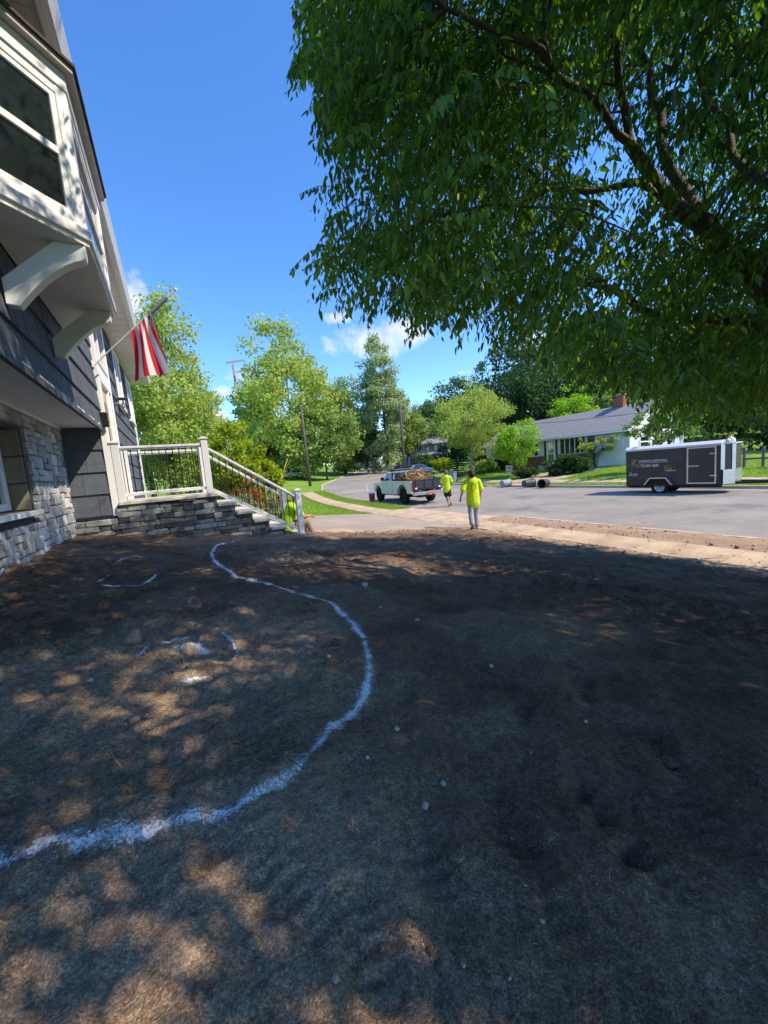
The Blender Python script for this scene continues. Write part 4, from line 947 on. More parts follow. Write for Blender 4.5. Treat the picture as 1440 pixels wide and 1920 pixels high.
for i, (px, d, h, r, m_, lb) in enumerate(((430, 12.6, 1.05, .75, 'leaf variegated', 'pale variegated bush behind the upper stair rail'), (485, 12.2, .95, .75, 'leaf variegated', 'pale variegated bush behind the lower stair rail'), (455, 14.0, 1.5, .7, 'leaf rust', 'rust and orange leaved bush behind the stair rail'), (525, 14.4, .85, .5, 'leaf rust', 'small rust-coloured bush at the foot of the yellow guy guards'), (330, 13.5, 1.2, .8, 'leaf mid', 'green bush seen through the landing balusters'))):
    p = at(px, 905, d); tree('bush', lb, gz(p[0], p[1]), h, r, 0, G[m_], 3200, .085, 30+i, 40, .03, group='bushes by the steps', cat='bush', clr=.38)
# far street trees
FT = [(555, 62, 24.5, 8.2, 3.2, 'leaf light', 'tall light green tree right behind the bare wooden pole', 16000, .5, .82),
      (505, 66, 13.0, 5.2, 2.5, 'leaf mid', 'mid green tree on the left of the tall light green one', 8000, .45, .8),
      (612, 60, 13.5, 4.6, 2.2, 'leaf mid', 'low spreading tree right of the bare wooden pole', 8000, .42, .9),
      (450, 84, 11.0, 4.6, 3, 'leaf grey green', 'grey-green tree standing below the steel pylon', 7000, .5, .9),
      (408, 95, 12, 5, 3, 'leaf mid', 'distant tree at the left foot of the steel pylon', 5000, .5, .9),
      (648, 82, 21, 6.2, 3, 'leaf mid', 'darker round tree between the two tallest far trees', 9000, .5, .85),
      (728, 74, 26.5, 5.0, 4.0, 'leaf grey green', 'tallest slender grey-green tree behind the pickup truck', 13000, .45, .55),
      (690, 80, 14, 4.5, 3, 'leaf dark', 'dark tree in the gap left of the tallest slender tree', 6000, .45, .9),
      (768, 95, 18.5, 5.0, 3, 'leaf mid', 'mid green tree right of the second utility pole', 6000, .5, .9),
      (812, 120, 22, 7, 3, 'leaf dark', 'dark tree rising behind the white two-storey house', 7000, .6, .9),
      (665, 98, 9, 3.0, 2.6, 'leaf light', 'small street tree with a thin trunk at the road bend', 4000, .35, .9),
      (645, 78, 8.2, 2.5, 2.6, 'leaf mid', 'small street tree nearest the bend on the left kerb', 4000, .35, .9)]
for i, (px, d, h, r, cb, m_, lb, nl, ls, tp) in enumerate(FT):
    p = at(px, 880, d); h *= .9; r *= 1.12; cb *= .45; tree('tree', lb, gz(p[0], p[1]), h, r, cb, G[m_], int(nl*1.7), ls*.86, 40+i, 140, .28 if h > 15 else .16, top=tp, group='trees along the far street', clr=.27)
# far-left backdrop
for i, (px, d, h, r, m_, lb) in enumerate(((470, 100, 14, 5, 'leaf dark', 'dark tree low on the left behind the golden shrubs'), (530, 90, 12, 5, 'leaf dark', 'dark low tree behind the white parked car'), (590, 95, 12, 5, 'leaf deep', 'dark tree filling the gap behind the bare pole'), (700, 130, 15, 6, 'leaf dark', 'dark distant tree behind the far parked cars'), (745, 135, 14, 6, 'leaf mid', 'distant green tree behind the blue-grey house'))):
    p = at(px, 880, d); tree('tree', lb, gz(p[0], p[1]), h, r, 1, G[m_], 4500, .55, 70+i, 60, .25, group='distant trees')
# across the street
T7 = onZ(886, 893, .6); tree('tree', 'broad yellow-green street tree with a pale trunk in front of the ranch house', gz(T7[0], T7[1]), 9.6, 4.4, 2.2, G['leaf light'], 25000, .155, 81, 160, .17, bark=m_bark_pale, group='trees across the street', clr=.25, top=.72)
T8 = onZ(966, 888, .7); tree('tree', 'small bright lime-green tree beside the yard sign', gz(T8[0], T8[1]), 5.0, 2.15, 1.2, G['leaf lime'], 8500, .15, 82, 80, .09, multi=2, group='trees across the street')
TD = onZ(1134, 875, .8); tree('tree', 'thin airy dogwood in front of the white garage door', gz(TD[0]-1.2, TD[1]), 2.75, 1.75, 1.0, G['leaf light'], 2000, .12, 83, 34, .06, multi=3, group='trees across the street', clr=.26)
p = at(1245, 850, 25.5); tree('tree', 'layered green tree behind the black trailer', gz(p[0], p[1]), 4.8, 2.2, 1.9, G['leaf mid'], 5000, .15, 84, 60, .12, multi=2, group='trees across the street', clr=.24)
# spruce
ps = onZ(858, 893, .6); sp_ = thing('spruce', 'blue-green spruce with tiered sweeping boughs behind the man in the road', 'tree', (ps[0], ps[1], float(ground(ps[0], ps[1]))-.05), 0, 'trees across the street')
V_, F_, off = [], [], 0; g = np.random.default_rng(5)
for tier in range(13):
    z = .15+tier*.27; rr = 1.75*(1-tier/13.5)
    for b in range(13):
        a = 6.28*b/13+tier*.7+g.uniform(-.15, .15); L = rr*g.uniform(.85, 1.1); m_ = 46
        t_ = g.uniform(.1, 1, m_); P = np.stack([np.cos(a)*L*t_, np.sin(a)*L*t_, z+.12*t_*L-.28*t_**2*L+g.normal(0, .02, m_)], -1)
        sd_ = g.choice([-1, 1], m_)[:, None]; D = norm(np.array([math.cos(a), math.sin(a), -.25])+sd_*np.array([-math.sin(a), math.cos(a), 0])*.8+g.normal(0, .15, (m_, 3)))
        V, Fs = leaf_arrays(P, D, norm(np.array([0, 0, 1.])+g.normal(0, .3, (m_, 3))), g.uniform(.16, .3, m_), np.full(m_, .07), False)
        V_.append(V); F_.append(Fs+off); off += len(V)
link('crown', meshdata('crown', np.concatenate(V_), np.concatenate(F_), G['leaf spruce']), sp_)
MB().tube([(0, 0, 0), (0, 0, 3.6)], [.09, .02], 8).build('trunk', m_bark, sp_)
# shrubs along the ranch house
for i, (px, py, d, h, r, m_, lb) in enumerate(((1045, 878, 31.5, 1.35, 1.0, 'leaf shrub', 'dark clipped shrub under the ranch house front door'), (1068, 878, 31, 1.7, 1.1, 'leaf shrub', 'taller dark shrub under the ranch house picture window'), (1090, 878, 31, 1.35, .95, 'leaf shrub', 'dark shrub between picture window and garage'), (985, 878, 33, 1.1, .9, 'leaf shrub', 'low dark shrub left of the ranch house door'), (905, 872, 42, 1.7, 1.3, 'leaf light', 'light green shrub right of the pale tree trunk'), (925, 870, 45, 2.2, 1.6, 'leaf dark', 'dark shrub in the shade right of the pale tree trunk'), (830, 866, 52, 2.0, 1.5, 'leaf golden', 'bright yellow-green shrub left of the spruce'), (945, 872, 43, 1.6, 1.3, 'leaf shrub', 'shaded shrub behind the yard sign'), (812, 868, 60, 2.0, 1.6, 'leaf shrub', 'dark shrub in front of the white two-storey house'), (795, 868, 70, 3.0, 1.6, 'leaf dark', 'dark upright shrub beside the white house porch'))):
    p = at(px, py, d); tree('shrub', lb, gz(p[0], p[1]), h, r, 0, G[m_], 3600, .14 if d < 40 else .2, 90+i, 50, .05, group='shrubs across the street', cat='shrub', clr=.36)
# wooded slope behind the ranch house
k = 0
WD = [(935, 86, 24, 7.5), (985, 78, 25, 7.5), (1035, 84, 28, 8), (1085, 74, 26, 7.5), (1135, 80, 28, 8), (1185, 72, 26, 8), (1240, 76, 28, 8), (1300, 70, 25, 8), (1360, 66, 24, 7.5), (1420, 62, 22, 7.5), (1490, 60, 22, 8), (890, 100, 22, 7.5), (850, 110, 24, 8),
      (960, 64, 15, 6), (1010, 62, 14, 5.5), (1060, 60, 15, 6), (1120, 58, 14, 6), (1330, 50, 13, 5.5), (1390, 46, 11, 5), (1440, 44, 12, 5)]
WL = ['dark woodland tree left of the ranch roof, behind the broad street tree', 'dark woodland tree above the left end of the ranch roof', 'tallest dark woodland tree left of the sunlit yellow-green one', 'dark woodland tree right behind the sunlit yellow-green one', 'dark woodland tree between the sunlit tree and the chimney', 'dark woodland tree right behind the brick chimney', 'dark woodland tree above the right gable of the ranch house', 'dark woodland tree above the middle of the black trailer', 'dark woodland tree above the trailer door', 'dark woodland tree above the trailer nose', 'dark woodland tree at the right picture edge', 'dark woodland tree directly behind the broad street tree', 'dark woodland tree between the white house and the broad street tree',
      'lower dark tree behind the lime-green tree', 'lower dark tree at the left end of the ranch roof', 'lower dark tree behind the ranch front door', 'lower dark tree left of the chimney behind the roof', 'lower dark tree behind the trailer door', 'lower dark tree behind the trailer nose', 'lower dark tree behind the rail fence at the right edge']
for i, (px, d, h, r) in enumerate(WD):
    p = at(px, 850, d); back = i < 13
    lb = WL[i]
    tree('tree', lb, gz(p[0], p[1]), h, r, 2 if back else .6, G['leaf deep' if i % 3 else 'leaf dark'], 5200, .55 if back else .4, 120+i, 80, .35, group='woodland trees behind the ranch house', clr=.28)
p = at(1072, 840, 46); tree('tree', 'sunlit yellow-green tree showing above the ranch house roof', gz(p[0], p[1]), 9.2, 2.6, 2, G['leaf lime'], 6000, .22, 150, 70, .14, group='woodland trees behind the ranch house')
p = at(1140, 840, 50); tree('tree', 'green tree top showing beside the brick chimney', gz(p[0], p[1]), 9.0, 3.0, 2, G['leaf mid'], 6000, .25, 151, 70, .14, group='woodland trees behind the ranch house')
for i, (px, d) in enumerate(((1400, 30), (1440, 28.5), (1480, 28))):
    p = at(px, 850, d); tree('bush', ['dark evergreen bush beside the trailer nose', 'dark evergreen bush at the right picture edge beyond the lawn', 'dark evergreen bush just outside the right picture edge'][i], gz(p[0]+4, p[1]), 3.0, 1.7, .1, G['leaf deep'], 4000, .16, 160+i, 50, .06, group='evergreens beyond the trailer', cat='bush')

# far-off woods that close the view, read as one mass
def belt(name, label, path, h, depth, nl, ls, mm, seed):
    g = np.random.default_rng(seed); path = np.array(path, float); dd = np.r_[0, np.cumsum(np.linalg.norm(np.diff(path, axis=0), axis=1))]; nc = int(dd[-1]/(h*.32))
    s_ = g.uniform(0, dd[-1], nc*3); C = np.c_[np.interp(s_, dd, path[:, 0]), np.interp(s_, dd, path[:, 1])]+g.normal(0, depth*.4, (nc*3, 2))
    zc = g.uniform(0, 1, nc*3)**.8*h*(.72+.4*vn(s_*.06, s_*0, seed)); gzv = ground(C[:, 0], C[:, 1]); ci = g.integers(0, nc*3, nl)
    q = norm(g.normal(size=(nl, 3)))*(g.uniform(0, 1, (nl, 1))**.4)*h*np.array([.24, .24, .17]); P = np.c_[C[ci], gzv[ci]+zc[ci]]+q; P[:, 2] = np.maximum(P[:, 2], gzv[ci]+.1)
    N = norm(q*.6+g.normal(size=(nl, 3))*h*.12+np.array([0, 0, .06*h])); D = norm(np.cross(N, g.normal(size=(nl, 3)))); sz = ls*g.uniform(.6, 1.3, nl)
    V, Fs = leaf_arrays(P, D, N, sz, sz*.65, False); return link(name, meshdata(name, V, Fs, mm), label=label, cat='woods', kind='stuff')
belt('distant_woods', 'far green belt of woods closing the horizon behind the street', [(-120, 90), (-40, 130), (20, 150), (70, 165), (130, 150), (200, 100)], 15, 10, 20000, 1.2, G['leaf mid'], 1)
belt('hedge_row', 'dark hedge and undergrowth behind the white parked car', [(-30, 52), (-8, 66), (6, 78), (18, 84), (27, 96)], 5.0, 3, 14000, .5, G['leaf dark'], 2)
belt('woodland_undergrowth', 'dark undergrowth on the slope behind the ranch house', [(62, 92), (58, 70), (54, 52), (49, 36), (46, 22), (42, 10), (41, -4)], 6.5, 4, 20000, .5, G['leaf deep'], 3)

# ------------------------------------------------------------------ the big tree overhead
TB = np.array([6.2, .7]); tz = float(yard(TB[0]))
big = thing('street_tree', 'large dark leafy tree overhanging the yard with drooping branches', 'tree', (TB[0], TB[1], tz), 0)
BO = np.array([TB[0], TB[1], tz])
LIMB = {}
def limb(name, pts, rad, nseg=10):
    pts = np.array(pts, float); d = np.r_[0, np.cumsum(np.linalg.norm(np.diff(pts, axis=0), axis=1))]; s_ = np.linspace(0, d[-1], nseg)
    Q = np.c_[[np.interp(s_, d, pts[:, k]) for k in range(3)]].T; Q[1:-1] += RNG.normal(0, .035, (nseg-2, 3)); Rr = np.interp(s_, d, rad)
    LIMB[name] = (Q, Rr); return Q
fork = np.array([TB[0]-.1, TB[1]+.1, 3.1])
limb('trunk', [(TB[0], TB[1], tz-.1), (TB[0]+.03, TB[1], tz+1), fork], [.27, .2, .19])
limb('a', [fork, at(1520, 600, 3.6), at(1400, 500, 3.7), at(1300, 405, 3.9), at(1245, 368, 4.0), at(1205, 280, 4.1), at(1165, 190, 4.1), at(1130, 60, 3.9), at(1080, -150, 3.6)], [.16, .13, .11, .085, .07, .05, .04, .03, .015], 18)
limb('b', [at(1245, 368, 4.0), at(1180, 345, 4.1), at(1100, 355, 4.1), at(960, 370, 3.9), at(830, 420, 3.6), at(720, 455, 3.3)], [.04, .033, .028, .022, .015, .008], 14)
limb('c', [fork, at(1500, 640, 4.6), at(1370, 610, 4.9), at(1230, 590, 5.1), at(1120, 535, 5.2), at(1000, 500, 5.0), at(880, 510, 4.6)], [.11, .09, .07, .055, .04, .025, .01], 16)
limb('d', [at(1330, 440, 3.8), at(1250, 300, 4.3), at(1220, 180, 4.6), at(1200, 60, 4.7), at(1180, -120, 4.6)], [.07, .05, .04, .03, .012], 12)
limb('e', [fork, at(1520, 420, 4.0), at(1440, 345, 4.4), at(1370, 280, 4.8), at(1330, 200, 5.0), at(1300, 60, 5.0)], [.11, .08, .06, .045, .03, .012], 12)
limb('f', [fork, at(1560, 700, 5.0), at(1440, 700, 6.0), at(1330, 690, 7.0), at(1230, 700, 7.5)], [.09, .07, .055, .04, .015], 12)
limb('g', [at(1245, 368, 4.0), at(1150, 230, 3.6), at(1030, 120, 3.1), at(900, 40, 2.7), at(780, -40, 2.4)], [.045, .034, .026, .018, .008], 12)
limb('h', [fork, (TB[0]+1.2, TB[1]-1, 4.6), (TB[0]+2.6, TB[1]-1.8, 6.2), (TB[0]+3.6, TB[1]-2.4, 7.2)], [.13, .1, .06, .015])
limb('i', [fork, (TB[0]-.8, TB[1]-1.5, 4.6), (TB[0]-2.2, TB[1]-2.8, 6.0), (TB[0]-3.2, TB[1]-3.4, 6.6)], [.12, .09, .05, .015])
limb('j', [fork, (TB[0]+.1, TB[1]+.2, 5.2), (TB[0]-.4, TB[1]+.5, 7.0), (TB[0]-.6, TB[1]+.3, 8.8)], [.14, .11, .06, .015])
limb('k', [fork, (TB[0]+1.3, TB[1]+1.6, 4.3), (TB[0]+2.6, TB[1]+3.2, 5.2), (TB[0]+3.3, TB[1]+4.2, 5.4)], [.12, .09, .05, .015])
mb = MB(BO); mb.tube(LIMB['trunk'][0], LIMB['trunk'][1], 12); mb.build('trunk', m_bark, big, smooth=True)
for k_, (Q, Rr) in LIMB.items():
    if k_ != 'trunk': MB(BO).tube(Q, Rr, 8).build('limb', m_bark, big, smooth=True)
LP = np.concatenate([Q for k_, (Q, Rr) in LIMB.items() if k_ != 'trunk'])

OUT = np.array([(585, -900), (575, -40), (556, 20), (585, 60), (545, 140), (600, 150), (598, 215), (628, 300), (632, 345), (585, 360), (628, 392), (612, 440), (566, 500), (608, 505), (606, 545), (650, 590), (705, 598), (745, 590), (775, 612), (770, 640), (812, 612), (850, 606), (885, 636), (925, 662), (960, 640), (985, 660), (1010, 690), (1100, 706), (1180, 728), (1235, 752), (1240, 785), (1300, 800), (1390, 812), (1500, 820), (2400, 870), (2400, -900)], float)
def inside(px, py):
    c = np.zeros(len(px), bool); j = len(OUT)-1
    for i in range(len(OUT)):
        xi, yi = OUT[i]; xj, yj = OUT[j]
        hit = ((yi > py) != (yj > py)) & (px < (xj-xi)*(py-yi)/(yj-yi+1e-12)+xi); c ^= hit; j = i
    return c
GAPS = []       # openings in the foliage through which sunlight reaches the soil
for px, py, rr in ((330, 1250, .40), (400, 1215, .26), (250, 1265, .26), (520, 1190, .30), (70, 1250, .2), (470, 1640, .26), (310, 1690, .18), (620, 1760, .32), (680, 1870, .32), (480, 1850, .22), (270, 1060, .12), (1050, 1180, .32), (640, 1050, .2), (280, 1460, .13), (1230, 1340, .12), (150, 1480, .1), (1040, 1190, .15), (620, 1020, .2), (560, 1108, .1)):
    q = on_dirt(px, py); GAPS.append((np.array([q[0], q[1], float(yard(q[0]))]), rr))
# places on the house and stoop that the sun reaches
for P0, rr in (((WX, 9.8, 4.6), 1.0), ((WX, 9.8, 3.0), .75), ((WX, 8.0, 5.0), .55), ((WX, 11, 4.4), 1.1), ((0, 9.6, 2.0), .9), ((1.4, 9.6, 1.5), .7), ((-.3, 8.7, 5.2), .7), ((-.5, 4.2, 5.5), .35), ((WX, 8.4, 4.2), .3), ((2.4, 9.6, 1.0), .6), ((-1.3, 8.85, 2.5), .10), ((-1.2, 8.85, 2.95), .14), ((-1.72, 8.7, 2.75), .09)): GAPS.append((np.array(P0), rr))
SUNLIT = [(at(1090, 440, 4.0), .55), (at(1180, 480, 4.3), .4), (at(1260, 320, 4.3), .45), (at(1350, 250, 4.6), .4), (at(960, 360, 3.6), .3), (at(1400, 90, 4.0), .35), (at(1010, 110, 3.2), .25)]
for P0, rr in SUNLIT: GAPS.append((np.array(P0)+TO_SUN*.1, rr))
CC = np.array([5.9, 1.0, 5.9]); CR = np.array([6.3, 6.3, 3.8])
def sample(nn):
    u = norm(RNG.normal(size=(nn, 3))); P = CC+u*CR*(RNG.uniform(.12, 1, (nn, 1))**.45)
    lob = .84+.3*vn(np.arctan2(u[:, 1], u[:, 0])*2.2+9, u[:, 2]*3+5, 61); return CC+(P-CC)*lob[:, None]
def sprays(P, seed, leafL, nl, hexa, stem=True, d0=None):
    """one drooping twig with alternate leaves at every point"""
    m = len(P); o = P-np.array([TB[0], TB[1], 4.2]); o[:, 2] *= .35; o = norm(o)
    d0 = norm(o*.8+RNG.normal(0, .55, (m, 3))+np.array([0, 0, -.05])) if d0 is None else d0; L = leafL*RNG.uniform(3.8, 6.2, m)
    dn = np.array([0, 0, -1.0]); tl = (np.arange(nl)+.6)/nl
    # stem points
    def stem_at(t): return P[:, None, :]+d0[:, None, :]*(L[:, None]*t[None, :])[..., None]+dn*(L[:, None]*(t[None, :]**2)*.42)[..., None]
    B = stem_at(tl); Tn = norm(d0[:, None, :]+dn*(.84*tl)[None, :, None])
    S = norm(np.cross(d0, np.broadcast_to(dn, d0.shape)))[:, None, :]; alt = np.where(np.arange(nl) % 2 == 0, 1, -1)[None, :, None]
    Dl = norm(Tn*.55+S*alt*.55+dn*(RNG.uniform(.15, 1.1, (m, 1, 1))+RNG.uniform(-.25, .3, (m, nl, 1)))+RNG.normal(0, .12, (m, nl, 3)))
    Nl = norm(np.array([0, 0, .8])+S*alt*.25+o[:, None, :]*.45+RNG.normal(0, .4, (m, nl, 3)))
    LL = leafL[:, None]*RNG.uniform(.55, 1.25, (m, nl))*(1-.25*(tl[None, :] > .9))
    bx, by, bz = proj(B.reshape(-1, 3)+Dl.reshape(-1, 3)*leafL[0]*.6); js = np.repeat(np.abs(RNG.normal(0, 30, m)), nl)
    keep = ((bz < .15) | (bx < -60) | (bx > 1500) | (by < -60) | (by > 1980) | inside(bx+js, by-js*.7)).reshape(m, nl)
    keep &= np.linalg.norm(B-EYE, axis=-1) > 1.15
    B, Dl, Nl, LL = B[keep], Dl[keep], Nl[keep], LL[keep]
    V, Fs = leaf_arrays(B, Dl, Nl, LL, LL*.37, hexa)
    if not stem: return V, Fs, None, None
    ts = np.array([0, .5, 1.0]); Q = stem_at(ts); w = .0022; sk = (keep.mean(1) > .97) & (RNG.uniform(0, 1, m) < .42); Q = Q[sk]; d0 = d0[sk]; m = len(Q)
    A = norm(np.cross(d0, np.array([0, 0, 1.]))+1e-6)[:, None, :]*w; Bz = np.array([0, 0, w])[None, None, :]
    SV = np.stack([Q+A, Q-A*.5+Bz, Q-A*.5-Bz], 2).reshape(m, 9, 3); SV = SV.reshape(-1, 3); i = (np.arange(m)*9)[:, None]; SF = []
    for a in (0, 3):
        for b in range(3): SF.append(i+np.array([[a+b, a+(b+1) % 3, a+3+(b+1) % 3, a+3+b]]))
    return V, Fs, SV, np.concatenate(SF)
m_tl = leafmat('overhead leaves', (.022, .060, .013), (.14, .285, .045), trans=.5, gloss=.045, gr=.38, scale=.8)
def branchlets(B, K=7):
    o = B-np.array([TB[0], TB[1], 4.4]); o[:, 2] *= .3; m = len(B)
    D = norm(norm(o)*.9+RNG.normal(0, .42, (m, 3))+np.array([0, 0, -.12])); S = norm(np.cross(D, np.array([0, 0, 1.]))); L = RNG.uniform(.55, 1.0, m)
    t = (np.arange(K)+.35)/K; al = np.where(np.arange(K) % 2 == 0, 1, -1)
    Q = B[:, None, :]+D[:, None, :]*(L[:, None]*t)[..., None]+np.array([0, 0, -1.])*(L[:, None]*t**2*.45)[..., None]
    d0 = norm(D[:, None, :]*(.55+.5*t)[None, :, None]+S[:, None, :]*(al*(1.05-.75*t))[None, :, None]+np.array([0, 0, -1.])*(.12+.35*t)[None, :, None]+RNG.normal(0, .13, (m, K, 3)))
    return Q.reshape(-1, 3), d0.reshape(-1, 3), np.repeat(np.arange(m), K)
PB_ = sample(14000)
PB_ = PB_[vn(PB_[:, 0]*.85+PB_[:, 2]*.5, PB_[:, 1]*.85-PB_[:, 2]*.45, 33) > .47]
PB_ = PB_[~((PB_[:, 0] < 1.9) & (PB_[:, 1] < .7)) & (PB_[:, 1] > -3.6)]
P, D0, BI = branchlets(PB_)
ALLK = np.ones(len(P), bool)
# crown trimmed by where its shadow would land, to keep path and drive sunlit
ALLK &= P[:, 2] > 2.75
shx = P[:, 0]-(P[:, 2]-.15)*TO_SUN[0]/TO_SUN[2]; shy = P[:, 1]-(P[:, 2]-.15)*TO_SUN[1]/TO_SUN[2]; ALLK &= ((shx < 7.15+.4*(vn(shy*1.5, shx*0+2, 5)-.5)) & ~((shx > 2.0) & (shy > 7.75+.5*vn(shx*1.2, shx*0+7, 6))))
P = P[ALLK]; D0 = D0[ALLK]
px, py, pz = proj(P); e_ = P+np.array([0, 0, -.15]); 
inv = (pz > .2) & (px > -80) & (px < 1520) & (py > -120) & (py < 2000)
ok = ~inv | inside(px, py)
_o = P-np.array([TB[0], TB[1], 4.2]); _o[:, 2] *= .35; TIP = P+D0*.36+np.array([0, 0, -.14])
tx, ty, tz_ = proj(TIP); inv2 = (tz_ > .1) & (tx > -80) & (tx < 1520) & (ty > -120) & (ty < 2000)
ok &= ~inv2 | inside(tx+14, ty-14)
# what hangs in front of the camera must stay within the outline also at its tip
dist = np.linalg.norm(P-EYE, axis=1); ok &= dist > 1.25
ok &= ~((P[:, 0] < -.2) & (P[:, 2] < 6.0))
for G0, rr in GAPS:
    v = P-G0; tpar = v@TO_SUN; dp = np.linalg.norm(v-tpar[:, None]*TO_SUN, axis=1); ok &= ~((dp < rr*RNG.uniform(.75, 1.3, len(P))) & (tpar > .5))
P = P[ok]; D0 = D0[ok]; px, py, pz = proj(P); dist = np.linalg.norm(P-EYE, axis=1)
vis = (pz > .2) & (px > -200) & (px < 1900) & (py > -800) & (py < 1000)
near = (dist < 3.6) & (pz > -1); mid = vis & ~near; out = ~vis & ~near
# the open middle of the crown, where limbs and sky show
hole = vis & (((px-1300)/210)**2+((py-400)/250)**2 < 1) & (dist < 4.4); hole &= RNG.uniform(0, 1, len(P)) < .95
hole2 = vis & (((px-1180)/380)**2+((py-370)/360)**2 < 1) & (RNG.uniform(0, 1, len(P)) < .38)
hole2 |= vis & (vn(px*.011, py*.011, 3) > .70) & (RNG.uniform(0, 1, len(P)) < .85)
near &= ~(hole | hole2); mid &= ~(hole | hole2)
print('sprays near %d mid %d out %d' % (near.sum(), mid.sum(), out.sum()))
VV, FF, off = [], [], 0; SVs, SFs, so = [], [], 0
for msk, Lf_, nl, hx, keepf in ((near, .088, 11, True, 1), (mid, .098, 11, True, 1), (out, .19, 7, False, 1)):
    rk = RNG.uniform(0, 1, msk.sum()) < (keepf if msk is not out else np.where((P[msk][:, 0]-(P[msk][:, 2]-1)*TO_SUN[0]/TO_SUN[2]) < 2.3, 1.0, .42)); Pm = P[msk][rk]
    V, Fs, SV, SF = sprays(Pm, 0, np.full(len(Pm), Lf_), nl, hx, stem=not (msk is out), d0=D0[msk][rk])
    VV.append(V-BO); FF.append(Fs+off); off += len(V)
    if SV is not None: SVs.append(SV-BO); SFs.append(SF+so); so += len(SV)
# single drooping twigs that break the outline
TW = [((618, 95), (532, 150), 2.5), ((600, 15), (552, 45), 2.4), ((610, -10), (575, 20), 2.4), ((650, 205), (585, 232), 2.7), ((640, 352), (560, 366), 2.8), ((625, 455), (540, 514), 2.9), ((640, 540), (592, 560), 3.0), ((795, 575), (768, 652), 3.4), ((690, 560), (640, 602), 3.2), ((930, 625), (938, 690), 4.0), ((868, 590), (846, 632), 3.7), ((640, 290), (592, 276), 2.7), ((650, 400), (604, 432), 2.9), ((705, 575), (690, 612), 3.3), ((645, 170), (606, 190), 2.6), ((1000, 650), (985, 706), 4.4), ((1070, 680), (1075, 722), 4.6), ((1160, 700), (1150, 745), 4.8), ((640, 480), (575, 500), 2.9), ((650, 255), (606, 310), 2.8)]
for (a0, b0, dp) in TW:
    A_, B_ = at(*a0, dp), at(*b0, dp-.12); nl = 12; t = (np.arange(nl)+.5)/nl; L = np.linalg.norm(B_-A_)
    C_t = A_+(B_-A_)*t[:, None]+np.array([0, 0, 1.])*(L*.22*t*(1-t)*2)[:, None]; al = np.where(np.arange(nl) % 2 == 0, 1., -1.)[:, None]; S_ = norm(np.cross(B_-A_, np.array([0, 0, 1.])))
    Dl = norm(norm(B_-A_)*.35+S_*al*.3+np.array([0, 0, -1.])*RNG.uniform(.6, 1.1, (nl, 1))+RNG.normal(0, .12, (nl, 3))); Nl = norm(S_*.6+np.array([.2, 0, .5])+RNG.normal(0, .35, (nl, 3))); LL = .075*RNG.uniform(.75, 1.15, nl)*(1-.3*(t > .88))
    V, Fs = leaf_arrays(C_t, Dl, Nl, LL, LL*.4, True); VV.append(V-BO); FF.append(Fs+off); off += len(V)
    w = .002; R_ = [A_, C_t[nl//2], C_t[-1]]; k0 = sum(map(len, SVs)); SVs.append(np.array([q+d_ for q in R_ for d_ in (np.array([w, 0, 0]), np.array([-w/2, 0, w]), np.array([-w/2, 0, -w]))])-BO)
    SFs.append(k0+np.array([[a_+b_, a_+(b_+1) % 3, a_+3+(b_+1) % 3, a_+3+b_] for a_ in (0, 3) for b_ in range(3)]))
link('crown', meshdata('crown', np.concatenate(VV), np.concatenate(FF), m_tl), big, kind='stuff')
link('twigs', meshdata('twigs', np.concatenate(SVs), np.concatenate(SFs), m_bark), big, kind='stuff')
# secondary branches feeding the sprays in view
mb = MB(BO); Pv = P[vis]; idx = RNG.choice(len(Pv), min(260, len(Pv)), replace=False)
for i in idx:
    q = Pv[i]; j = np.argmin(np.linalg.norm(LP-q, axis=1)); s0 = LP[j]
    if np.linalg.norm(q-s0) > 2.6: continue
    m1 = s0*.6+q*.4+np.array([0, 0, .12*np.linalg.norm(q-s0)])+RNG.normal(0, .04, 3); m2 = s0*.25+q*.75+np.array([0, 0, .08*np.linalg.norm(q-s0)])
    mb.tube([s0, m1, m2, q], [.014, .010, .007, .003], 5, cap=False)
mb.build('branches', m_bark, big, kind='stuff')
# ------------------------------------------------------------------ ranch house across the street
m_rw = mat('ranch white', (.70, .72, .74), rough=.7, var=.05, scale=2)
m_brick = mat('red brick', (.19, .065, .04), rough=.9, c2=(.30, .12, .075), scale=7, bump=.4, bscale=30, rand=.25)
m_rroof = mat('grey roof shingles', (.21, .212, .215), rough=.95, c2=(.28, .28, .28), scale=5, bump=.5, bscale=40, rand=.03, detail=8)
m_dk = mat('dark shutter', (.03, .035, .05), rough=.6)
RX, RY0, RY1, RG = 32.0, 17.9, 34.0, .82
RO = np.array([36.0, 25.0, RG])
ranch = thing('house', 'low white ranch house with grey roof and brick base across the street', 'house', tuple(RO))
A = lambda: MB(RO)
EZ, RZ = 3.72, 6.0; XM = 36.2; XB = 40.4
A().box((RX+.02, RY0+.02, .4), (XB-.02, RY1-.02, EZ)).build('wall', m_rw, ranch)
A().prism([(RX-.0, EZ-.01), (XM, RZ-.1), (XB+.0, EZ-.01)], 'y', RY0+.03, RY0+.10).build('gable_wall', m_rw, ranch)
rf = A().prism([(RX-.55, EZ-.12), (XM, RZ-.06), (XB+.55, EZ-.12), (XB+.55, EZ-.02), (XM, RZ+.04), (RX-.55, EZ-.02)], 'y', RY0-.25, RY1+.3).build('roof', m_rroof, ranch)
sl = math.atan2(RZ+.06-EZ+.0, XM-RX+.55); LS = math.hypot(XM-RX+.55, RZ+.04-EZ+.02)
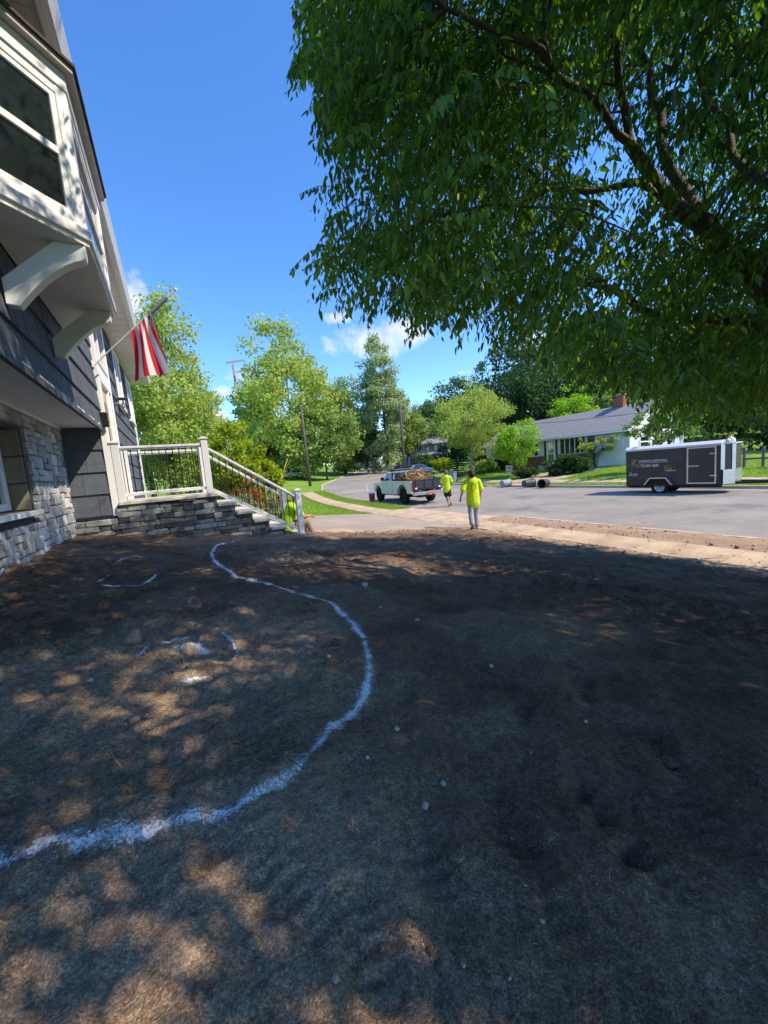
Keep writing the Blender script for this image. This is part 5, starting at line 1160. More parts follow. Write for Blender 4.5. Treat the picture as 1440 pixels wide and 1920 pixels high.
for k in range(11):                 # shingle courses on the slope that faces the street
    a, b = k/11, (k+1)/11
    p0 = np.array([RX-.57+(XM-RX+.57)*a, EZ-.02+(RZ+.04-EZ+.02)*a]); p1 = np.array([RX-.57+(XM-RX+.57)*b, EZ-.02+(RZ+.04-EZ+.02)*b])
    A().prism([(p0[0], p0[1]+.02), (p1[0]+.02, p1[1]+.012), (p1[0]+.02, p1[1]+.004), (p0[0], p0[1]+.004)], 'y', RY0-.27, RY1+.3).build('shingle_course', m_rroof, rf)
A().box((RX-.62, RY0-.25, EZ-.2), (RX-.551, RY1+.3, EZ-.03)).build('gutter', m_white, ranch)
A().prism([(RX-.55, EZ-.22), (XM, RZ-.2), (XM, RZ-.06), (RX-.55, EZ-.08)], 'y', RY0-.28, RY0-.252).build('rake_board', m_white, ranch)
ch = A().box((XM-.35, 20.6, RZ-.6), (XM+.35, 21.5, RZ+.95)).build('chimney', m_brick, ranch)
A().box((XM-.42, 20.53, RZ+.95), (XM+.42, 21.57, RZ+1.05)).build('chimney_cap', m_kerb, ch)
# brick skirt in courses
for (y0, y1, z1) in ((20.75, 24.6, 2.05), (25.75, RY1-.1, 2.05)):
    bs = A().box((RX-.06, y0, .4), (RX+.019, y1, z1)).build('brick_base', m_mortar, ranch)
    z = .5; k = 0
    while z < z1-.1:
        y = y0
        while y < y1-.1:
            w = min(.62, y1-y); A().box((RX-.085, y+.01, z+.012), (RX-.061, y+w-.01, z+.19)).build('brick', m_brick, bs); y += .62 if (k+y) else 0
        z += .2; k += 1
# garage door with panels
gd = A().box((RX-.02, 18.35, .75), (RX+.018, 20.65, 2.95)).build('garage_door', m_white, ranch)
for i in range(4):
    for j in range(4): A().box((RX-.035, 18.42+j*.56, .84+i*.53), (RX-.021, 18.42+j*.56+.48, .84+i*.53+.43)).build('door_panel', m_white, gd)
# front door and windows
dr = A().box((RX-.03, 24.72, 1.25), (RX+.018, 25.68, 3.52)).build('door', m_white, ranch)
A().box((RX-.045, 24.9, 2.35), (RX-.031, 25.5, 3.35)).build('pane', m_glass, dr); A().box((RX-.045, 24.9, 1.45), (RX-.031, 25.5, 2.2)).build('pane', m_glass, dr)
for y in (24.5, 25.78): A().box((RX-.03, y, 1.3), (RX+.018, y+.18, 3.52)).build('shutter', m_dk, ranch)
wf = A().box((RX-.05, 21.6, 2.06), (RX+.018, 24.2, 3.55)).build('window', m_white, ranch)
for k in range(5): A().box((RX-.062, 21.68+k*.51, 2.14), (RX-.051, 21.68+k*.51+.41, 3.47)).build('pane', m_glass, wf)
wf = A().box((RX-.05, 20.85, 2.2), (RX+.018, 21.4, 3.45)).build('window', m_dk, ranch); A().box((RX-.062, 20.9, 2.3), (RX-.051, 21.35, 3.38)).build('pane', m_glass, wf)
wf = A().box((RX-.05, 26.6, 2.1), (RX+.018, 28.2, 3.45)).build('window', m_white, ranch)
for k in range(3): A().box((RX-.062, 26.68+k*.5, 2.18), (RX-.051, 26.68+k*.5+.42, 3.38)).build('pane', m_glass, wf)
wf = A().box((33.6, RY0-.02, 2.1), (34.6, RY0+.019, 3.0)).build('window', m_dk, ranch); A().box((33.68, RY0-.035, 2.18), (34.52, RY0-.021, 2.92)).build('pane', m_glass, wf)
A().box((RX-.9, 24.4, .6), (RX-.09, 26.0, 1.2)).build('porch_step', m_kerb, ranch)

# ------------------------------------------------------------------ houses at the far end of the street
def house2(loc, rz, w, d, h, roof_h, wall, label, porch=False, wins=((1.0, 4), ), roofm=None):
    o = thing('house', label, 'house', loc, rz, None)
    MB().box((0, 0, -1), (w, d, h)).build('wall', wall, o)
    MB().prism([(-.45, h-.1), (d/2, h+roof_h), (d+.45, h-.1), (d+.45, h+.05), (d/2, h+roof_h+.15), (-.45, h+.05)], 'x', -.35, w+.35).build('roof', roofm or m_rroof, o)
    for x in (.02, w-.1): MB().prism([(0, h-.02), (d/2, h+roof_h), (d, h-.02)], 'x', x, x+.08).build('gable_wall', wall, o)
    for z, nw in wins:
        for k in range(nw):
            x = (k+.5)*w/nw; f_ = MB().box((x-.5, -.06, z), (x+.5, -.002, z+1.5)).build('window', m_white, o); MB().box((x-.42, -.08, z+.08), (x+.42, -.061, z+1.42)).build('pane', m_glass, f_)
            for sx_ in (-.78, .52): MB().box((x+sx_, -.07, z), (x+sx_+.26, -.003, z+1.5)).build('shutter', m_dk, o)
    if porch:
        pr = MB().prism([(-2.0, 2.5), (0, 3.3), (0, 3.45), (-2.1, 2.65)], 'x', -.3, w+.3).build('porch_roof', roofm or m_rroof, o)
        for k in range(5): MB().box((k*(w-.2)/4, -1.95, -.6), (k*(w-.2)/4+.2, -1.75, 2.6)).build('porch_post', m_white, o)
        MB().box((0, -2.0, -1), (w, -.08, .15)).build('porch_floor', m_kerb, o)
    return o
m_hw = mat('far white siding', (.62, .68, .78), rough=.8, var=.04); m_hb = mat('far blue siding', (.34, .46, .60), rough=.8, var=.06); m_hg = mat('far pale siding', (.50, .60, .66), rough=.8, var=.06)
p = at(768, 868, 96); house2((p[0], p[1], float(ground(p[0], p[1]))), R(-38), 9.5, 7.5, 5.3, 1.9, m_hw, 'white two-storey house with a porch and dark shutters up the street', True, ((3.6, 5), (.6, 4)))
p = at(744, 872, 104); house2((p[0], p[1], float(ground(p[0], p[1]))), R(-38), 5, 6, 3.2, 1.9, m_hb, 'small blue-grey gabled house behind the second utility pole', False, ((.8, 2), ))
p = at(674, 878, 118); house2((p[0], p[1], float(ground(p[0], p[1]))), R(-32), 6.5, 6, 3.3, 1.8, m_hg, 'pale blue house at the very end of the street', False, ((1, 2), ))
p = at(640, 878, 122); house2((p[0], p[1], float(ground(p[0], p[1]))), R(-20), 6, 6, 2.9, 1.7, mat('far tan siding', (.5, .42, .34), rough=.8), 'tan house half hidden by the small street trees', False, ((.9, 2), ))

# ------------------------------------------------------------------ vehicles
m_tyre = mat('tyre', (.016, .015, .015), rough=.9, var=.3, scale=12, bump=.4, bscale=40); m_chrome = mat('chrome', (.62, .62, .62), rough=.2, metal=1.0, var=.1); m_tail = mat('tail light', (.35, .012, .02), rough=.25)
def wheel(parent, c, r, w, rim_m, side):
    t_ = MB().lathe([(r*.62, -w/2), (r*.94, -w/2), (r, -w*.36), (r, w*.36), (r*.94, w/2), (r*.62, w/2), (r*.60, w*.2), (r*.60, -w*.2), (r*.62, -w/2)], 24, c, 'y').build('wheel', m_tyre, parent, smooth=False)
    m = MB().lathe([(.001, side*w*.30), (r*.2, side*w*.34), (r*.22, side*w*.22), (r*.5, side*w*.24), (r*.6, side*w*.42), (r*.63, side*w*.43), (r*.61, 0)], 24, c, 'y')
    rm = m.build('rim', rim_m, t_, smooth=True)
    for k in range(8):
        a = 6.28*k/8; MB().lathe([(.001, side*w*.27), (r*.07, side*w*.265), (r*.07, side*w*.2)], 8, (c[0]+r*.38*math.cos(a), c[1], c[2]+r*.38*math.sin(a)), 'y').build('rim_hole', m_black, rm)
    MB().lathe([(.001, side*w*.37), (r*.1, side*w*.36), (r*.12, side*w*.2)], 10, c, 'y').build('hub', m_black, rm)
    return t_
def car(px, py, dep, rz, body, label, L=4.6, h=1.45, kind='car', z=None):
    p = at(px, py, dep); zz = float(ground(p[0], p[1])) if z is None else z
    o = thing(kind, label, 'car', (p[0], p[1], zz), rz, 'cars parked up the street'); l2 = L/2; W2 = .88
    prof = [(-l2, .35), (l2, .35), (l2+.02, .62), (l2-.15, .78), (l2-1.05, .95), (l2-1.1, .96), (-l2+.75, .98), (-l2+.1, .94), (-l2-.02, .7)]
    MB().prism(prof, 'y', -W2, W2).build('body', body, o, bevel=.06)
    mb = MB(); lo = [(l2-1.15, .955), (-l2+.6, .975)]; hi = [(l2-1.95, h), (-l2+1.35, h)]
    V = [(lo[0][0], -W2+.04, lo[0][1]), (lo[0][0], W2-.04, lo[0][1]), (lo[1][0], W2-.04, lo[1][1]), (lo[1][0], -W2+.04, lo[1][1]), (hi[0][0], -W2+.2, h), (hi[0][0], W2-.2, h), (hi[1][0], W2-.2, h), (hi[1][0], -W2+.2, h)]
    mb.add(V, [[0, 1, 2, 3], [4, 7, 6, 5], [0, 4, 5, 1], [1, 5, 6, 2], [2, 6, 7, 3], [3, 7, 4, 0]]); mb.build('cabin', body, o, bevel=.04)
    C = np.mean(V, 0)
    for q, s_ in (([0, 1, 5, 4], 'windscreen'), ([2, 3, 7, 6], 'rear_window'), ([1, 2, 6, 5], 'side_window'), ([3, 0, 4, 7], 'side_window')):
        Q = np.array([V[i] for i in q]); c = Q.mean(0); nn_ = np.cross(Q[1]-Q[0], Q[3]-Q[0]); nn_ /= np.linalg.norm(nn_); nn_ *= np.sign(nn_@(c-C))
        Q2 = c+(Q-c)*.84; m2 = MB(); m2.add(list(Q2+nn_*.012)+list(Q2-nn_*.03), [[0, 1, 2, 3], [4, 7, 6, 5], [0, 4, 5, 1], [1, 5, 6, 2], [2, 6, 7, 3], [3, 7, 4, 0]]); m2.build(s_, m_glass, o)
    for x in (l2-.85, -l2+.85):
        for s_ in (-1, 1): wheel(o, (x, s_*(W2-.1), .32), .32, .22, m_chrome, s_)
    for s_ in (-1, 1): MB().box((-l2-.035, s_*.65-.15, .68), (-l2+.05, s_*.65+.15, .85)).build('tail_light', m_tail, o); MB().box((l2-.12, s_*.62-.16, .62), (l2+.035, s_*.62+.16, .76)).build('headlight', m_white, o)
    return o
cw, cs, cdk, cbl, crd = (mat('car '+n_, c, rough=.3, var=.03, coat=.6) for n_, c in (('white', (.7, .72, .75)), ('silver', (.42, .44, .46)), ('dark', (.03, .035, .045)), ('blue', (.08, .14, .30)), ('maroon', (.10, .02, .03))))
car(556, 896, 62, R(12), cw, 'white sedan parked under the trees left of the bare pole')
car(639, 886, 92, R(35), cs, 'silver-white sedan parked behind the thin street tree')
car(660, 886, 96, R(35), cdk, 'dark sedan parked at the bend of the far street', h=1.5)
car(685, 883, 104, R(30), cdk, 'dark car in front of the pale blue house')
car(717, 879, 110, R(20), cw, 'white car parked farthest up the street', h=1.5)
car(783, 884, 55, R(8), cbl, 'blue sedan parked behind the pickup truck', L=5.0)
car(757, 882, 62, R(15), crd, 'dark maroon car partly hidden behind the truck cab')

# --- pickup truck (local x forward, y left)
m_tw = mat('truck white', (.74, .75, .73), rough=.4, var=.06, scale=2, coat=.3); m_rust = mat('rusty maroon', (.10, .022, .02), rough=.7, var=.3, scale=10); m_bed = mat('bed liner', (.02, .02, .024), rough=.8, var=.3)
tk = thing('pickup_truck', 'old white pickup truck with a mesh rack parked on the near side of the street', 'truck', (12.35, 18.95, .045), R(90-6))
WB = 3.75; WR = .43; BW = .98
def arch(cx, r, n_=9): return [(cx+r*math.cos(t_), .45+r*math.sin(t_)) for t_ in np.linspace(0, math.pi, n_)]
def side(xa, xb, zlo, top, ax):   # panel outline with a wheel arch
    pts = [(xa, zlo), (xa, top[0])]; pts += [(xb, top[1])] if len(top) == 2 else [] ; return pts
# front clip + cab lower
prof = [(1.35, .62)]+[(1.35, 1.32)]+[(3.05, 1.30), (3.15, 1.28), (WB+.65, 1.20), (WB+.82, 1.10), (WB+.84, .62)]+[(WB+.56, .62)]+[(WB+.54*math.cos(t_), .52+.54*math.sin(t_)) for t_ in np.linspace(.2, math.pi-.2, 9)]+[(WB-.56, .62), (WB-.6, .5), (1.35, .5)]
MB().prism(prof, 'y', -BW, BW).build('body', m_tw, tk, bevel=.03)
# cab greenhouse
V = [(1.37, -BW+.03, 1.30), (1.37, BW-.03, 1.30), (3.05, BW-.03, 1.30), (3.05, -BW+.03, 1.30), (1.45, -BW+.18, 1.86), (1.45, BW-.18, 1.86), (2.45, BW-.2, 1.88), (2.45, -BW+.2, 1.88)]
mb = MB(); mb.add(V, [[0, 1, 2, 3], [4, 7, 6, 5], [0, 4, 5, 1], [1, 5, 6, 2], [2, 6, 7, 3], [3, 7, 4, 0]]); mb.build('cab', m_tw, tk, bevel=.04)
C = np.mean(V, 0)
for q, nm in (([0, 1, 5, 4], 'rear_window'), ([2, 3, 7, 6], 'windscreen'), ([1, 2, 6, 5], 'side_window'), ([3, 0, 4, 7], 'side_window')):
    Q = np.array([V[i] for i in q]); c = Q.mean(0); nn_ = np.cross(Q[1]-Q[0], Q[3]-Q[0]); nn_ /= np.linalg.norm(nn_); nn_ *= np.sign(nn_@(c-C)); Q2 = c+(Q-c)*np.array([.80, .82, .74])
    m2 = MB(); m2.add(list(Q2+nn_*.014)+list(Q2-nn_*.03), [[0, 1, 2, 3], [4, 7, 6, 5], [0, 4, 5, 1], [1, 5, 6, 2], [2, 6, 7, 3], [3, 7, 4, 0]]); m2.build(nm, m_glass, tk)
# bed
for s_ in (1, -1):
    ar = [(.55*math.cos(t_), .52+.55*math.sin(t_)) for t_ in np.linspace(.18, math.pi-.18, 9)]
    prof = [(-1.22, .62), (-1.22, 1.34), (1.32, 1.34), (1.32, .52), (.6, .52)]+[(.56, .62)]+ar+[(-.56, .62)]
    MB().prism(prof, 'y', s_*(BW-.09), s_*BW).build('bed_side', m_tw, tk, bevel=.02)
    MB().box((-1.24, s_*(BW-.05)-.06, 1.342), (1.32, s_*(BW-.05)+.06, 1.385)).build('bed_rail', m_rust, tk)
    pr = [(.66*math.cos(t_), .5+.62*math.sin(t_)) for t_ in np.linspace(.1, math.pi-.1, 10)]+[(.57*math.cos(t_), .5+.55*math.sin(t_)) for t_ in np.linspace(math.pi-.1, .1, 10)]
    MB().prism(pr, 'y', s_*BW, s_*(BW+.012)).build('wheel_arch_trim', m_rust, tk)
    MB().box((-1.255, s_*(BW-.1)-.075, .78), (-1.2, s_*(BW-.1)+.085, 1.22)).build('tail_light', m_tail, tk)
    MB().box((WB+.8, s_*.72-.18, .82), (WB+.86, s_*.72+.18, 1.02)).build('headlight', m_white, tk)
    mb = MB(); mb.box((2.55, s_*(BW+.02), 1.36), (2.62, s_*(BW+.22), 1.58)).beam((2.6, s_*(BW-.05), 1.36), (2.6, s_*(BW+.06), 1.42), .03, .03); mb.build('mirror', m_black, tk)
    MB().box((2.2, s_*BW, 1.12), (2.38, s_*(BW+.025), 1.16)).build('door_handle', m_black, tk)
    for x in (1.42, 2.78): MB().box((x, s_*BW, .62), (x+.012, s_*(BW+.004), 1.28)).build('door_seam', m_black, tk)
    for x in (0, WB): wheel(tk, (x, s_*(BW-.14), WR), WR, .29, m_bed, s_)
MB().box((-1.2, -BW+.09, .78), (1.32, BW-.09, .84)).build('bed_floor', m_bed, tk); MB().box((1.26, -BW+.09, .84), (1.32, BW-.09, 1.40)).build('bed_front', m_bed, tk)
tg = MB().box((-1.27, -BW+.10, .80), (-1.20, BW-.10, 1.36)).build('tailgate', m_bed, tk, bevel=.01)
for y in (-.6, -.05, .5): MB().box((-1.285, y-.22, .88), (-1.271, y+.22, 1.28)).build('gate_panel', mat('gate panel', (.035, .037, .045), rough=.5), tg)
for y in (-.75, .72): MB().box((-1.30, y-.06, .86), (-1.286, y+.06, .94)).build('reflector', m_white, tg)
mb = MB(); mb.box((-1.48, -BW, .52), (-1.28, BW, .70)); bmpr = mb.build('bumper', m_chrome, tk, bevel=.02)
MB().box((-1.495, -.3, .50), (-1.482, .1, .74)).build('license_plate', mat('plate', (.45, .2, .18), rough=.5), bmpr)
MB().box((-1.9, -.05, .42), (-1.4, .05, .50)).tube([(-1.82, 0, .5), (-1.82, 0, .6)], .03, 8).build('tow_hitch', m_black, bmpr)
MB().box((-1.2, -.5, .38), (WB+.3, .5, .56)).box((-.25, -.8, .36), (.25, .8, .5)).box((WB-.2, -.8, .36), (WB+.2, .8, .5)).build('chassis', m_black, tk)
# mesh rack and headboard
mb = MB()
for s_ in (1, -1):
    for z in (1.42, 1.78): mb.beam((-.55, s_*(BW-.05), z if z < 1.5 else 1.66), (1.28, s_*(BW-.05), z), .04, .05)
    for k in range(16): x = -.5+k*.115; mb.beam((x, s_*(BW-.05), 1.39), (x, s_*(BW-.05), 1.66+.12*(x+.5)/1.8), .012, .012, (1, 0, 0))
mb.build('rack_side', m_black, tk)
mb = MB(); mb.beam((1.38, -BW+.05, 1.95), (1.38, BW-.05, 1.95), .06, .06)
for y in np.linspace(-BW+.08, BW-.08, 12): mb.beam((1.38, y, 1.38), (1.38, y, 1.95), .02, .02, (1, 0, 0))
for y in (-BW+.06, BW-.06): mb.beam((1.38, y, 1.35), (1.38, y, 2.0), .06, .06, (1, 0, 0))
mb.build('headboard', m_black, tk)
MB().box((1.7, -.6, 1.9), (2.2, .6, 2.02)).build('roof_box', mat('blue tarp', (.10, .13, .2), rough=.6), tk)
# brush and wood in the bed
TM = Matrix.Translation((12.35, 18.95, .045)) @ Matrix.Rotation(R(90-6), 4, 'Z')
bp_ = thing('brush_pile', 'heap of tan chopped brush and wood chips in the truck bed', 'brush', tuple(TM @ Vector((0, 0, .88))), R(90-6))
g = np.random.default_rng(3); nn = 2600
xx = g.uniform(-1.05, 1.15, nn); yv = g.uniform(-.82, .82, nn); top_ = .95*np.exp(-((xx-.15)/.85)**2)*(1-.35*(yv/.85)**2)+.05; zz = top_*g.uniform(.35, 1.05, nn)
D = norm(g.normal(size=(nn, 3))*np.array([1, 1, .45])); V, Fs = leaf_arrays(np.stack([xx, yv, zz], -1), D, norm(g.normal(size=(nn, 3))), g.uniform(.12, .38, nn), g.uniform(.03, .09, nn), False)
link('chips', meshdata('chips', V, Fs, leafmat('wood chips', (.22, .13, .06), (.52, .36, .18), trans=.05, gloss=.02, scale=2)), bp_, kind='stuff')
X, Y = np.meshgrid(np.linspace(-1.1, 1.2, 24), np.linspace(-.86, .86, 18)); Z = (.95*np.exp(-((X-.15)/.85)**2)*(1-.35*(Y/.85)**2))*.86+.1*fbm(X*5, Y*5, 3, 3)
Z[0, :] = Z[-1, :] = 0; Z[:, 0] = Z[:, -1] = 0
link('heap', grid_mesh('heap', X, Y, Z, mat('brush', (.16, .095, .05), rough=.95, c2=(.36, .24, .13), scale=8, bump=1, bscale=20)), bp_)
# cooler by the front wheel
q = onZ(698, 938, .16); cz = float(base(q[1]))+.12
ck = thing('drink_cooler', 'red round drink cooler with a blue lid on the grass by the front wheel', 'cooler', (q[0], q[1], cz))
MB().lathe([(.001, 0), (.17, 0), (.19, .06), (.2, .42), (.19, .44), (.001, .44)], 16).build('tub', mat('red plastic', (.42, .03, .05), rough=.4), ck, smooth=False)
MB().lathe([(.21, .44), (.21, .50), (.12, .56), (.001, .57)], 16).build('lid', mat('blue plastic', (.08, .16, .4), rough=.4), ck)
MB().lathe([(.001, .14), (.025, .14), (.025, .2), (.001, .2)], 8, (-.2, 0, 0)).build('tap', m_white, ck); MB().tube([(0, .2, .46), (0, .24, .62), (0, .1, .68), (0, -.1, .68), (0, -.24, .62), (0, -.2, .46)], .012, 6).build('handle', m_white, ck)
q = onZ(689, 921, .2); st = thing('marker_stake', 'thin white stake standing in the road left of the pickup', 'stake', (q[0], q[1], float(roadz(q[0], q[1])))); MB().tube([(0, 0, 0), (-.04, 0, .62)], .022, 6).build('rod', m_white, st); MB().lathe([(.001, 0), (.1, 0), (.1, .025), (.03, .04)], 10).build('foot', m_white, st)

# --- enclosed trailer, front towards -y
m_tb = bpy.data.materials.new('trailer black'); m_tb = mat('trailer black panel', (.026, .024, .023), rough=.35, c2=(.055, .052, .048), scale=1.6, spec=.5, detail=6)
m_alu = mat('aluminium', (.66, .67, .69), rough=.32, metal=.85, var=.08, scale=3); m_aluw = mat('white trailer roof', (.72, .74, .78), rough=.5, var=.05)
TX0, TX1, TY0, TY1 = 18.9, 20.65, 7.28, 10.75
to = (TX0+.95, 9.4, .03); tl = thing('cargo_trailer', 'black enclosed landscaping trailer with silver nose parked at the far kerb', 'trailer', (20.03, 9.55, .03), R(8))
T = lambda: MB(to)
T().box((TX0, TY0, .40), (TX1, TY1, 2.03)).build('body', m_tb, tl, bevel=.012)
for y0 in np.arange(TY0+1.2, TY1-.1, 1.18): T().box((TX0-.004, y0, .44), (TX0-.0005, y0+.012, 2.0)).build('panel_seam', m_black, tl)
T().prism([(TX0-.015, 2.031), (TX1+.015, 2.031), (TX1+.015, 2.10), (TX1-.15, 2.22), (TX0+.15, 2.22), (TX0-.015, 2.10)], 'y', TY0-.03, TY1+.015).build('roof', m_aluw, tl)
T().box((TX0-.025, TY0, 2.02), (TX0-.001, TY1+.01, 2.075)).build('top_trim', m_alu, tl); T().box((TX0-.02, TY0, .385), (TX0-.001, TY1+.01, .425)).build('bottom_trim', m_black, tl)
T().prism([(TX0, TY0-.002), (TX1, TY0-.002), (TX1-.35, TY0-.36), (TX0+.35, TY0-.36)], 'z', .42, 2.05).build('nose', m_tb, tl)
T().prism([(TX0-.012, TY0-.10), (TX0+.345, TY0-.39), (TX1-.345, TY0-.39), (TX1+.012, TY0-.10), (TX1, TY0-.09), (TX1-.36, TY0-.37), (TX0+.36, TY0-.37), (TX0+.005, TY0-.085)], 'z', .44, 1.02).build('stone_guard', m_alu, tl)
for a, b in (((TX0-.012, TY0-.02), (TX0+.09, TY0-.12)), ((TX0+.27, TY0-.31), (TX0+.36, TY0-.40))):
    T().prism([a, b, (b[0]+.02, b[1]), (a[0]+.02, a[1])], 'z', 1.022, 2.04).build('nose_trim', m_alu, tl)
T().prism([(TX0-.02, TY0-.005), (TX0+.34, TY0-.40), (TX1-.34, TY0-.40), (TX1+.02, TY0-.005)], 'z', 2.051, 2.085).build('nose_cap', m_aluw, tl)
# side door
y0, y1, z0, z1 = 7.45, 8.33, .52, 1.95
dd = T().box((TX0-.02, y0, z0), (TX0-.001, y1, z1)).build('side_door', m_tb, tl)
mb = T()
for a, b in (((y0-.05, z0-.05), (y0, z1+.05)), ((y1, z0-.05), (y1+.05, z1+.05)), ((y0, z0-.05), (y1, z0)), ((y0, z1), (y1, z1+.05))): mb.box((TX0-.03, a[0], a[1]), (TX0-.002, b[0], b[1]))
mb.build('door_frame', m_alu, dd)
for z in (.78, 1.68): T().box((TX0-.045, y0-.08, z), (TX0-.021, y0+.16, z+.04)).build('hinge', m_alu, dd)
T().box((TX0-.05, y1-.36, 1.2), (TX0-.021, y1+.06, 1.235)).build('latch', m_alu, dd)
# wheel, fender, axle
wc = (TX0+.12, 9.40, .335)
wh = wheel(tl, (0, 0, 0), .335, .2, m_white, 1)
wh.location = (wc[0]-to[0], wc[1]-to[1], wc[2]-to[2]); wh.rotation_euler = (0, 0, math.pi/2)
w2 = wheel(tl, (0, 0, 0), .335, .2, m_white, -1); w2.location = (TX1-.12-to[0], wc[1]-to[1], wc[2]-to[2]); w2.rotation_euler = (0, 0, math.pi/2)
fo = [(9.40-.55, .45), (9.40-.32, .78), (9.40+.32, .78), (9.40+.55, .45)]; fi = [(9.40+.50, .45), (9.40+.30, .735), (9.40-.30, .735), (9.40-.50, .45)]
T().prism(fo+fi, 'x', TX0-.22, TX0-.002).build('fender', m_alu, tl); T().prism([(9.40-.5, .45), (9.40-.3, .735), (9.40+.3, .735), (9.40+.5, .45)], 'x', TX0-.012, TX0-.003).build('wheel_well', m_black, tl)
T().tube([(TX0+.1, 9.4, .335), (TX1-.1, 9.4, .335)], .05, 8).box((TX0+.25, TY0, .30), (TX0+.35, TY1, .398)).box((TX1-.35, TY0, .30), (TX1-.25, TY1, .398)).build('axle_frame', m_black, tl)
# tongue and jack
mb = T(); xm = (TX0+TX1)/2; mb.beam((TX0+.4, TY0-.4, .46), (xm, 5.2, .46), .07, .1).beam((TX1-.4, TY0-.4, .46), (xm, 5.2, .46), .07, .1).beam((xm, 5.4, .46), (xm, 4.7, .46), .09, .1); mb.build('tongue', m_black, tl)
T().tube([(xm-.1, 5.75, .04), (xm-.1, 5.75, .95)], .035, 8).tube([(xm-.1, 5.75, .92), (xm-.1, 5.55, .92)], .015, 6).lathe([(.001, .01), (.09, .01), (.09, .03), (.03, .05)], 10, (xm-.1, 5.75, .0)).build('jack', m_black, tl)
# ladder rack on the roof and round vents
for y in (10.25, ):
    mb = T()
    for x in (TX0+.2, TX1-.2): mb.beam((x, y, 2.2), (x, y, 2.5), .05, .05, (1, 0, 0))
    mb.beam((TX0+.15, y, 2.44), (TX1-.15, y, 2.44), .05, .05); mb.build('ladder_rack', m_white, tl)
T().box((TX0+.3, TY1+.005, .5), (TX0+.42, TY1+.03, 1.2)).build('tail_light', m_tail, tl)
T().box((TX0-.012, TY1-.1, 1.02), (TX0-.001, TY1-.04, 1.1)).build('side_marker', m_tail, tl)
def text(s_, size, loc, rot, material, parent, name='lettering', org=(0, 0, 0), align='LEFT', ext=.0012, sx_=1.0):
    cu = bpy.data.curves.new(name, 'FONT'); cu.body = s_; cu.size = size; cu.extrude = ext; cu.align_x = align; cu.offset = size*.012
    ob = bpy.data.objects.new(name, cu); COL.objects.link(ob); bpy.context.view_layer.update()
    me = bpy.data.meshes.new_from_object(ob.evaluated_get(bpy.context.evaluated_depsgraph_get())); bpy.data.objects.remove(ob)
    me.materials.clear(); me.materials.append(material)
    return link(name, me, parent, tuple(np.array(loc)-np.array(org)), rot, (sx_, 1, 1))
m_letw = mat('vinyl white', (.72, .71, .68), rough=.5, var=.1); m_gold = mat('vinyl gold', (.42, .30, .12), rough=.5, var=.4, scale=12)
ROTT = (R(90), 0, R(-90))                # reads towards -x, left to right along -y
text('HARRISON LANDSCAPING', .125, (TX0-.004, 10.18, 1.50), ROTT, m_letw, tl, org=to, sx_=.72)
text('732-801-5681', .165, (TX0-.004, 10.14, 1.27), ROTT, m_letw, tl, org=to, sx_=.8)
T().box((TX0-.005, 9.05, 1.452), (TX0-.001, 10.22, 1.464)).build('underline', m_letw, tl)
text('www.landscaping.com', .055, (TX0-.004, 9.22, 1.06), ROTT, m_letw, tl, org=to) if False else T().box((TX0-.004, 8.78, 1.05), (TX0-.001, 9.16, 1.075)).build('small_print', m_letw, tl)
def scroll(y, z, r, s0, name):
    mb = T()
    for a0, rr, cy, cz_ in ((0, r, 0, 0), (1.5, r*.7, r*1.0, r*.35), (3, r*.62, -r*.25, -r*1.1), (2, r*.55, r*1.1, -r*.75)):
        pts = [(TX0-.006, y+cy+rr*(1-.62*t_/9)*math.cos(a0+s0*t_), z+cz_+rr*(1-.62*t_/9)*math.sin(a0+s0*t_)) for t_ in np.linspace(0, 8.5, 26)]
        mb.tube(pts, .011, 5)
    mb.build(name, m_gold, tl)
scroll(10.30, 1.50, .14, 1, 'scroll_emblem'); scroll(9.02, 1.20, .11, -1, 'scroll_emblem')
# maker's script emblem low at the rear
mb = T(); pts = [(TX0-.006, 10.62-.36*t_, .885+.02*math.sin(t_*9)) for t_ in np.linspace(0, 1, 10)]
for k in range(5): mb.tube([(TX0-.006, 10.58-k*.06+.022*math.cos(t_), .94+.034*math.sin(t_)) for t_ in np.linspace(0, 5, 9)], .007, 5)
mb.tube(pts, .008, 5); mb.tube([(TX0-.006, 10.30+.045*math.cos(t_), .935+.045*math.sin(t_)) for t_ in np.linspace(0, 6.3, 12)], .008, 5); mb.tube([(TX0-.006, 10.62, .86), (TX0-.006, 10.56, 1.06), (TX0-.006, 10.50, 1.06), (TX0-.006, 10.54, .98)], .008, 5)
mb.build('maker_emblem', m_letw, tl)
# pale sacks riding on the nose of the trailer
for i, (y, x, r_, lb) in enumerate(((7.10, 19.42, .085, 'small white jug on the trailer nose beside the roof edge'), (7.18, 19.85, .12, 'larger grey-white jug in the middle of the trailer nose'), (7.25, 20.25, .10, 'cream jug on the far side of the trailer nose'))):
    o = thing('jug', lb, 'jug', (x, y, 2.086), 0, 'jugs on the trailer nose')
    MB().lathe([(.001, 0), (r_, 0), (r_*1.05, r_*.8), (r_*.9, r_*1.5), (r_*.35, r_*1.9), (r_*.3, r_*2.2), (.001, r_*2.2)], 12).build('body', mat('jug plastic', (.7, .69, .66), rough=.5), o, smooth=True)
    MB().lathe([(r_*.34, r_*2.2), (r_*.34, r_*2.4), (.001, r_*2.4)], 10).build('cap', mat('jug cap', (.5, .3, .1), rough=.5), o)
    MB().tube([(r_*.3, 0, r_*2.0), (r_*.9, 0, r_*2.0), (r_*1.0, 0, r_*1.2)], r_*.12, 6).build('handle', mat('jug plastic', (.7, .7, .7)), o)

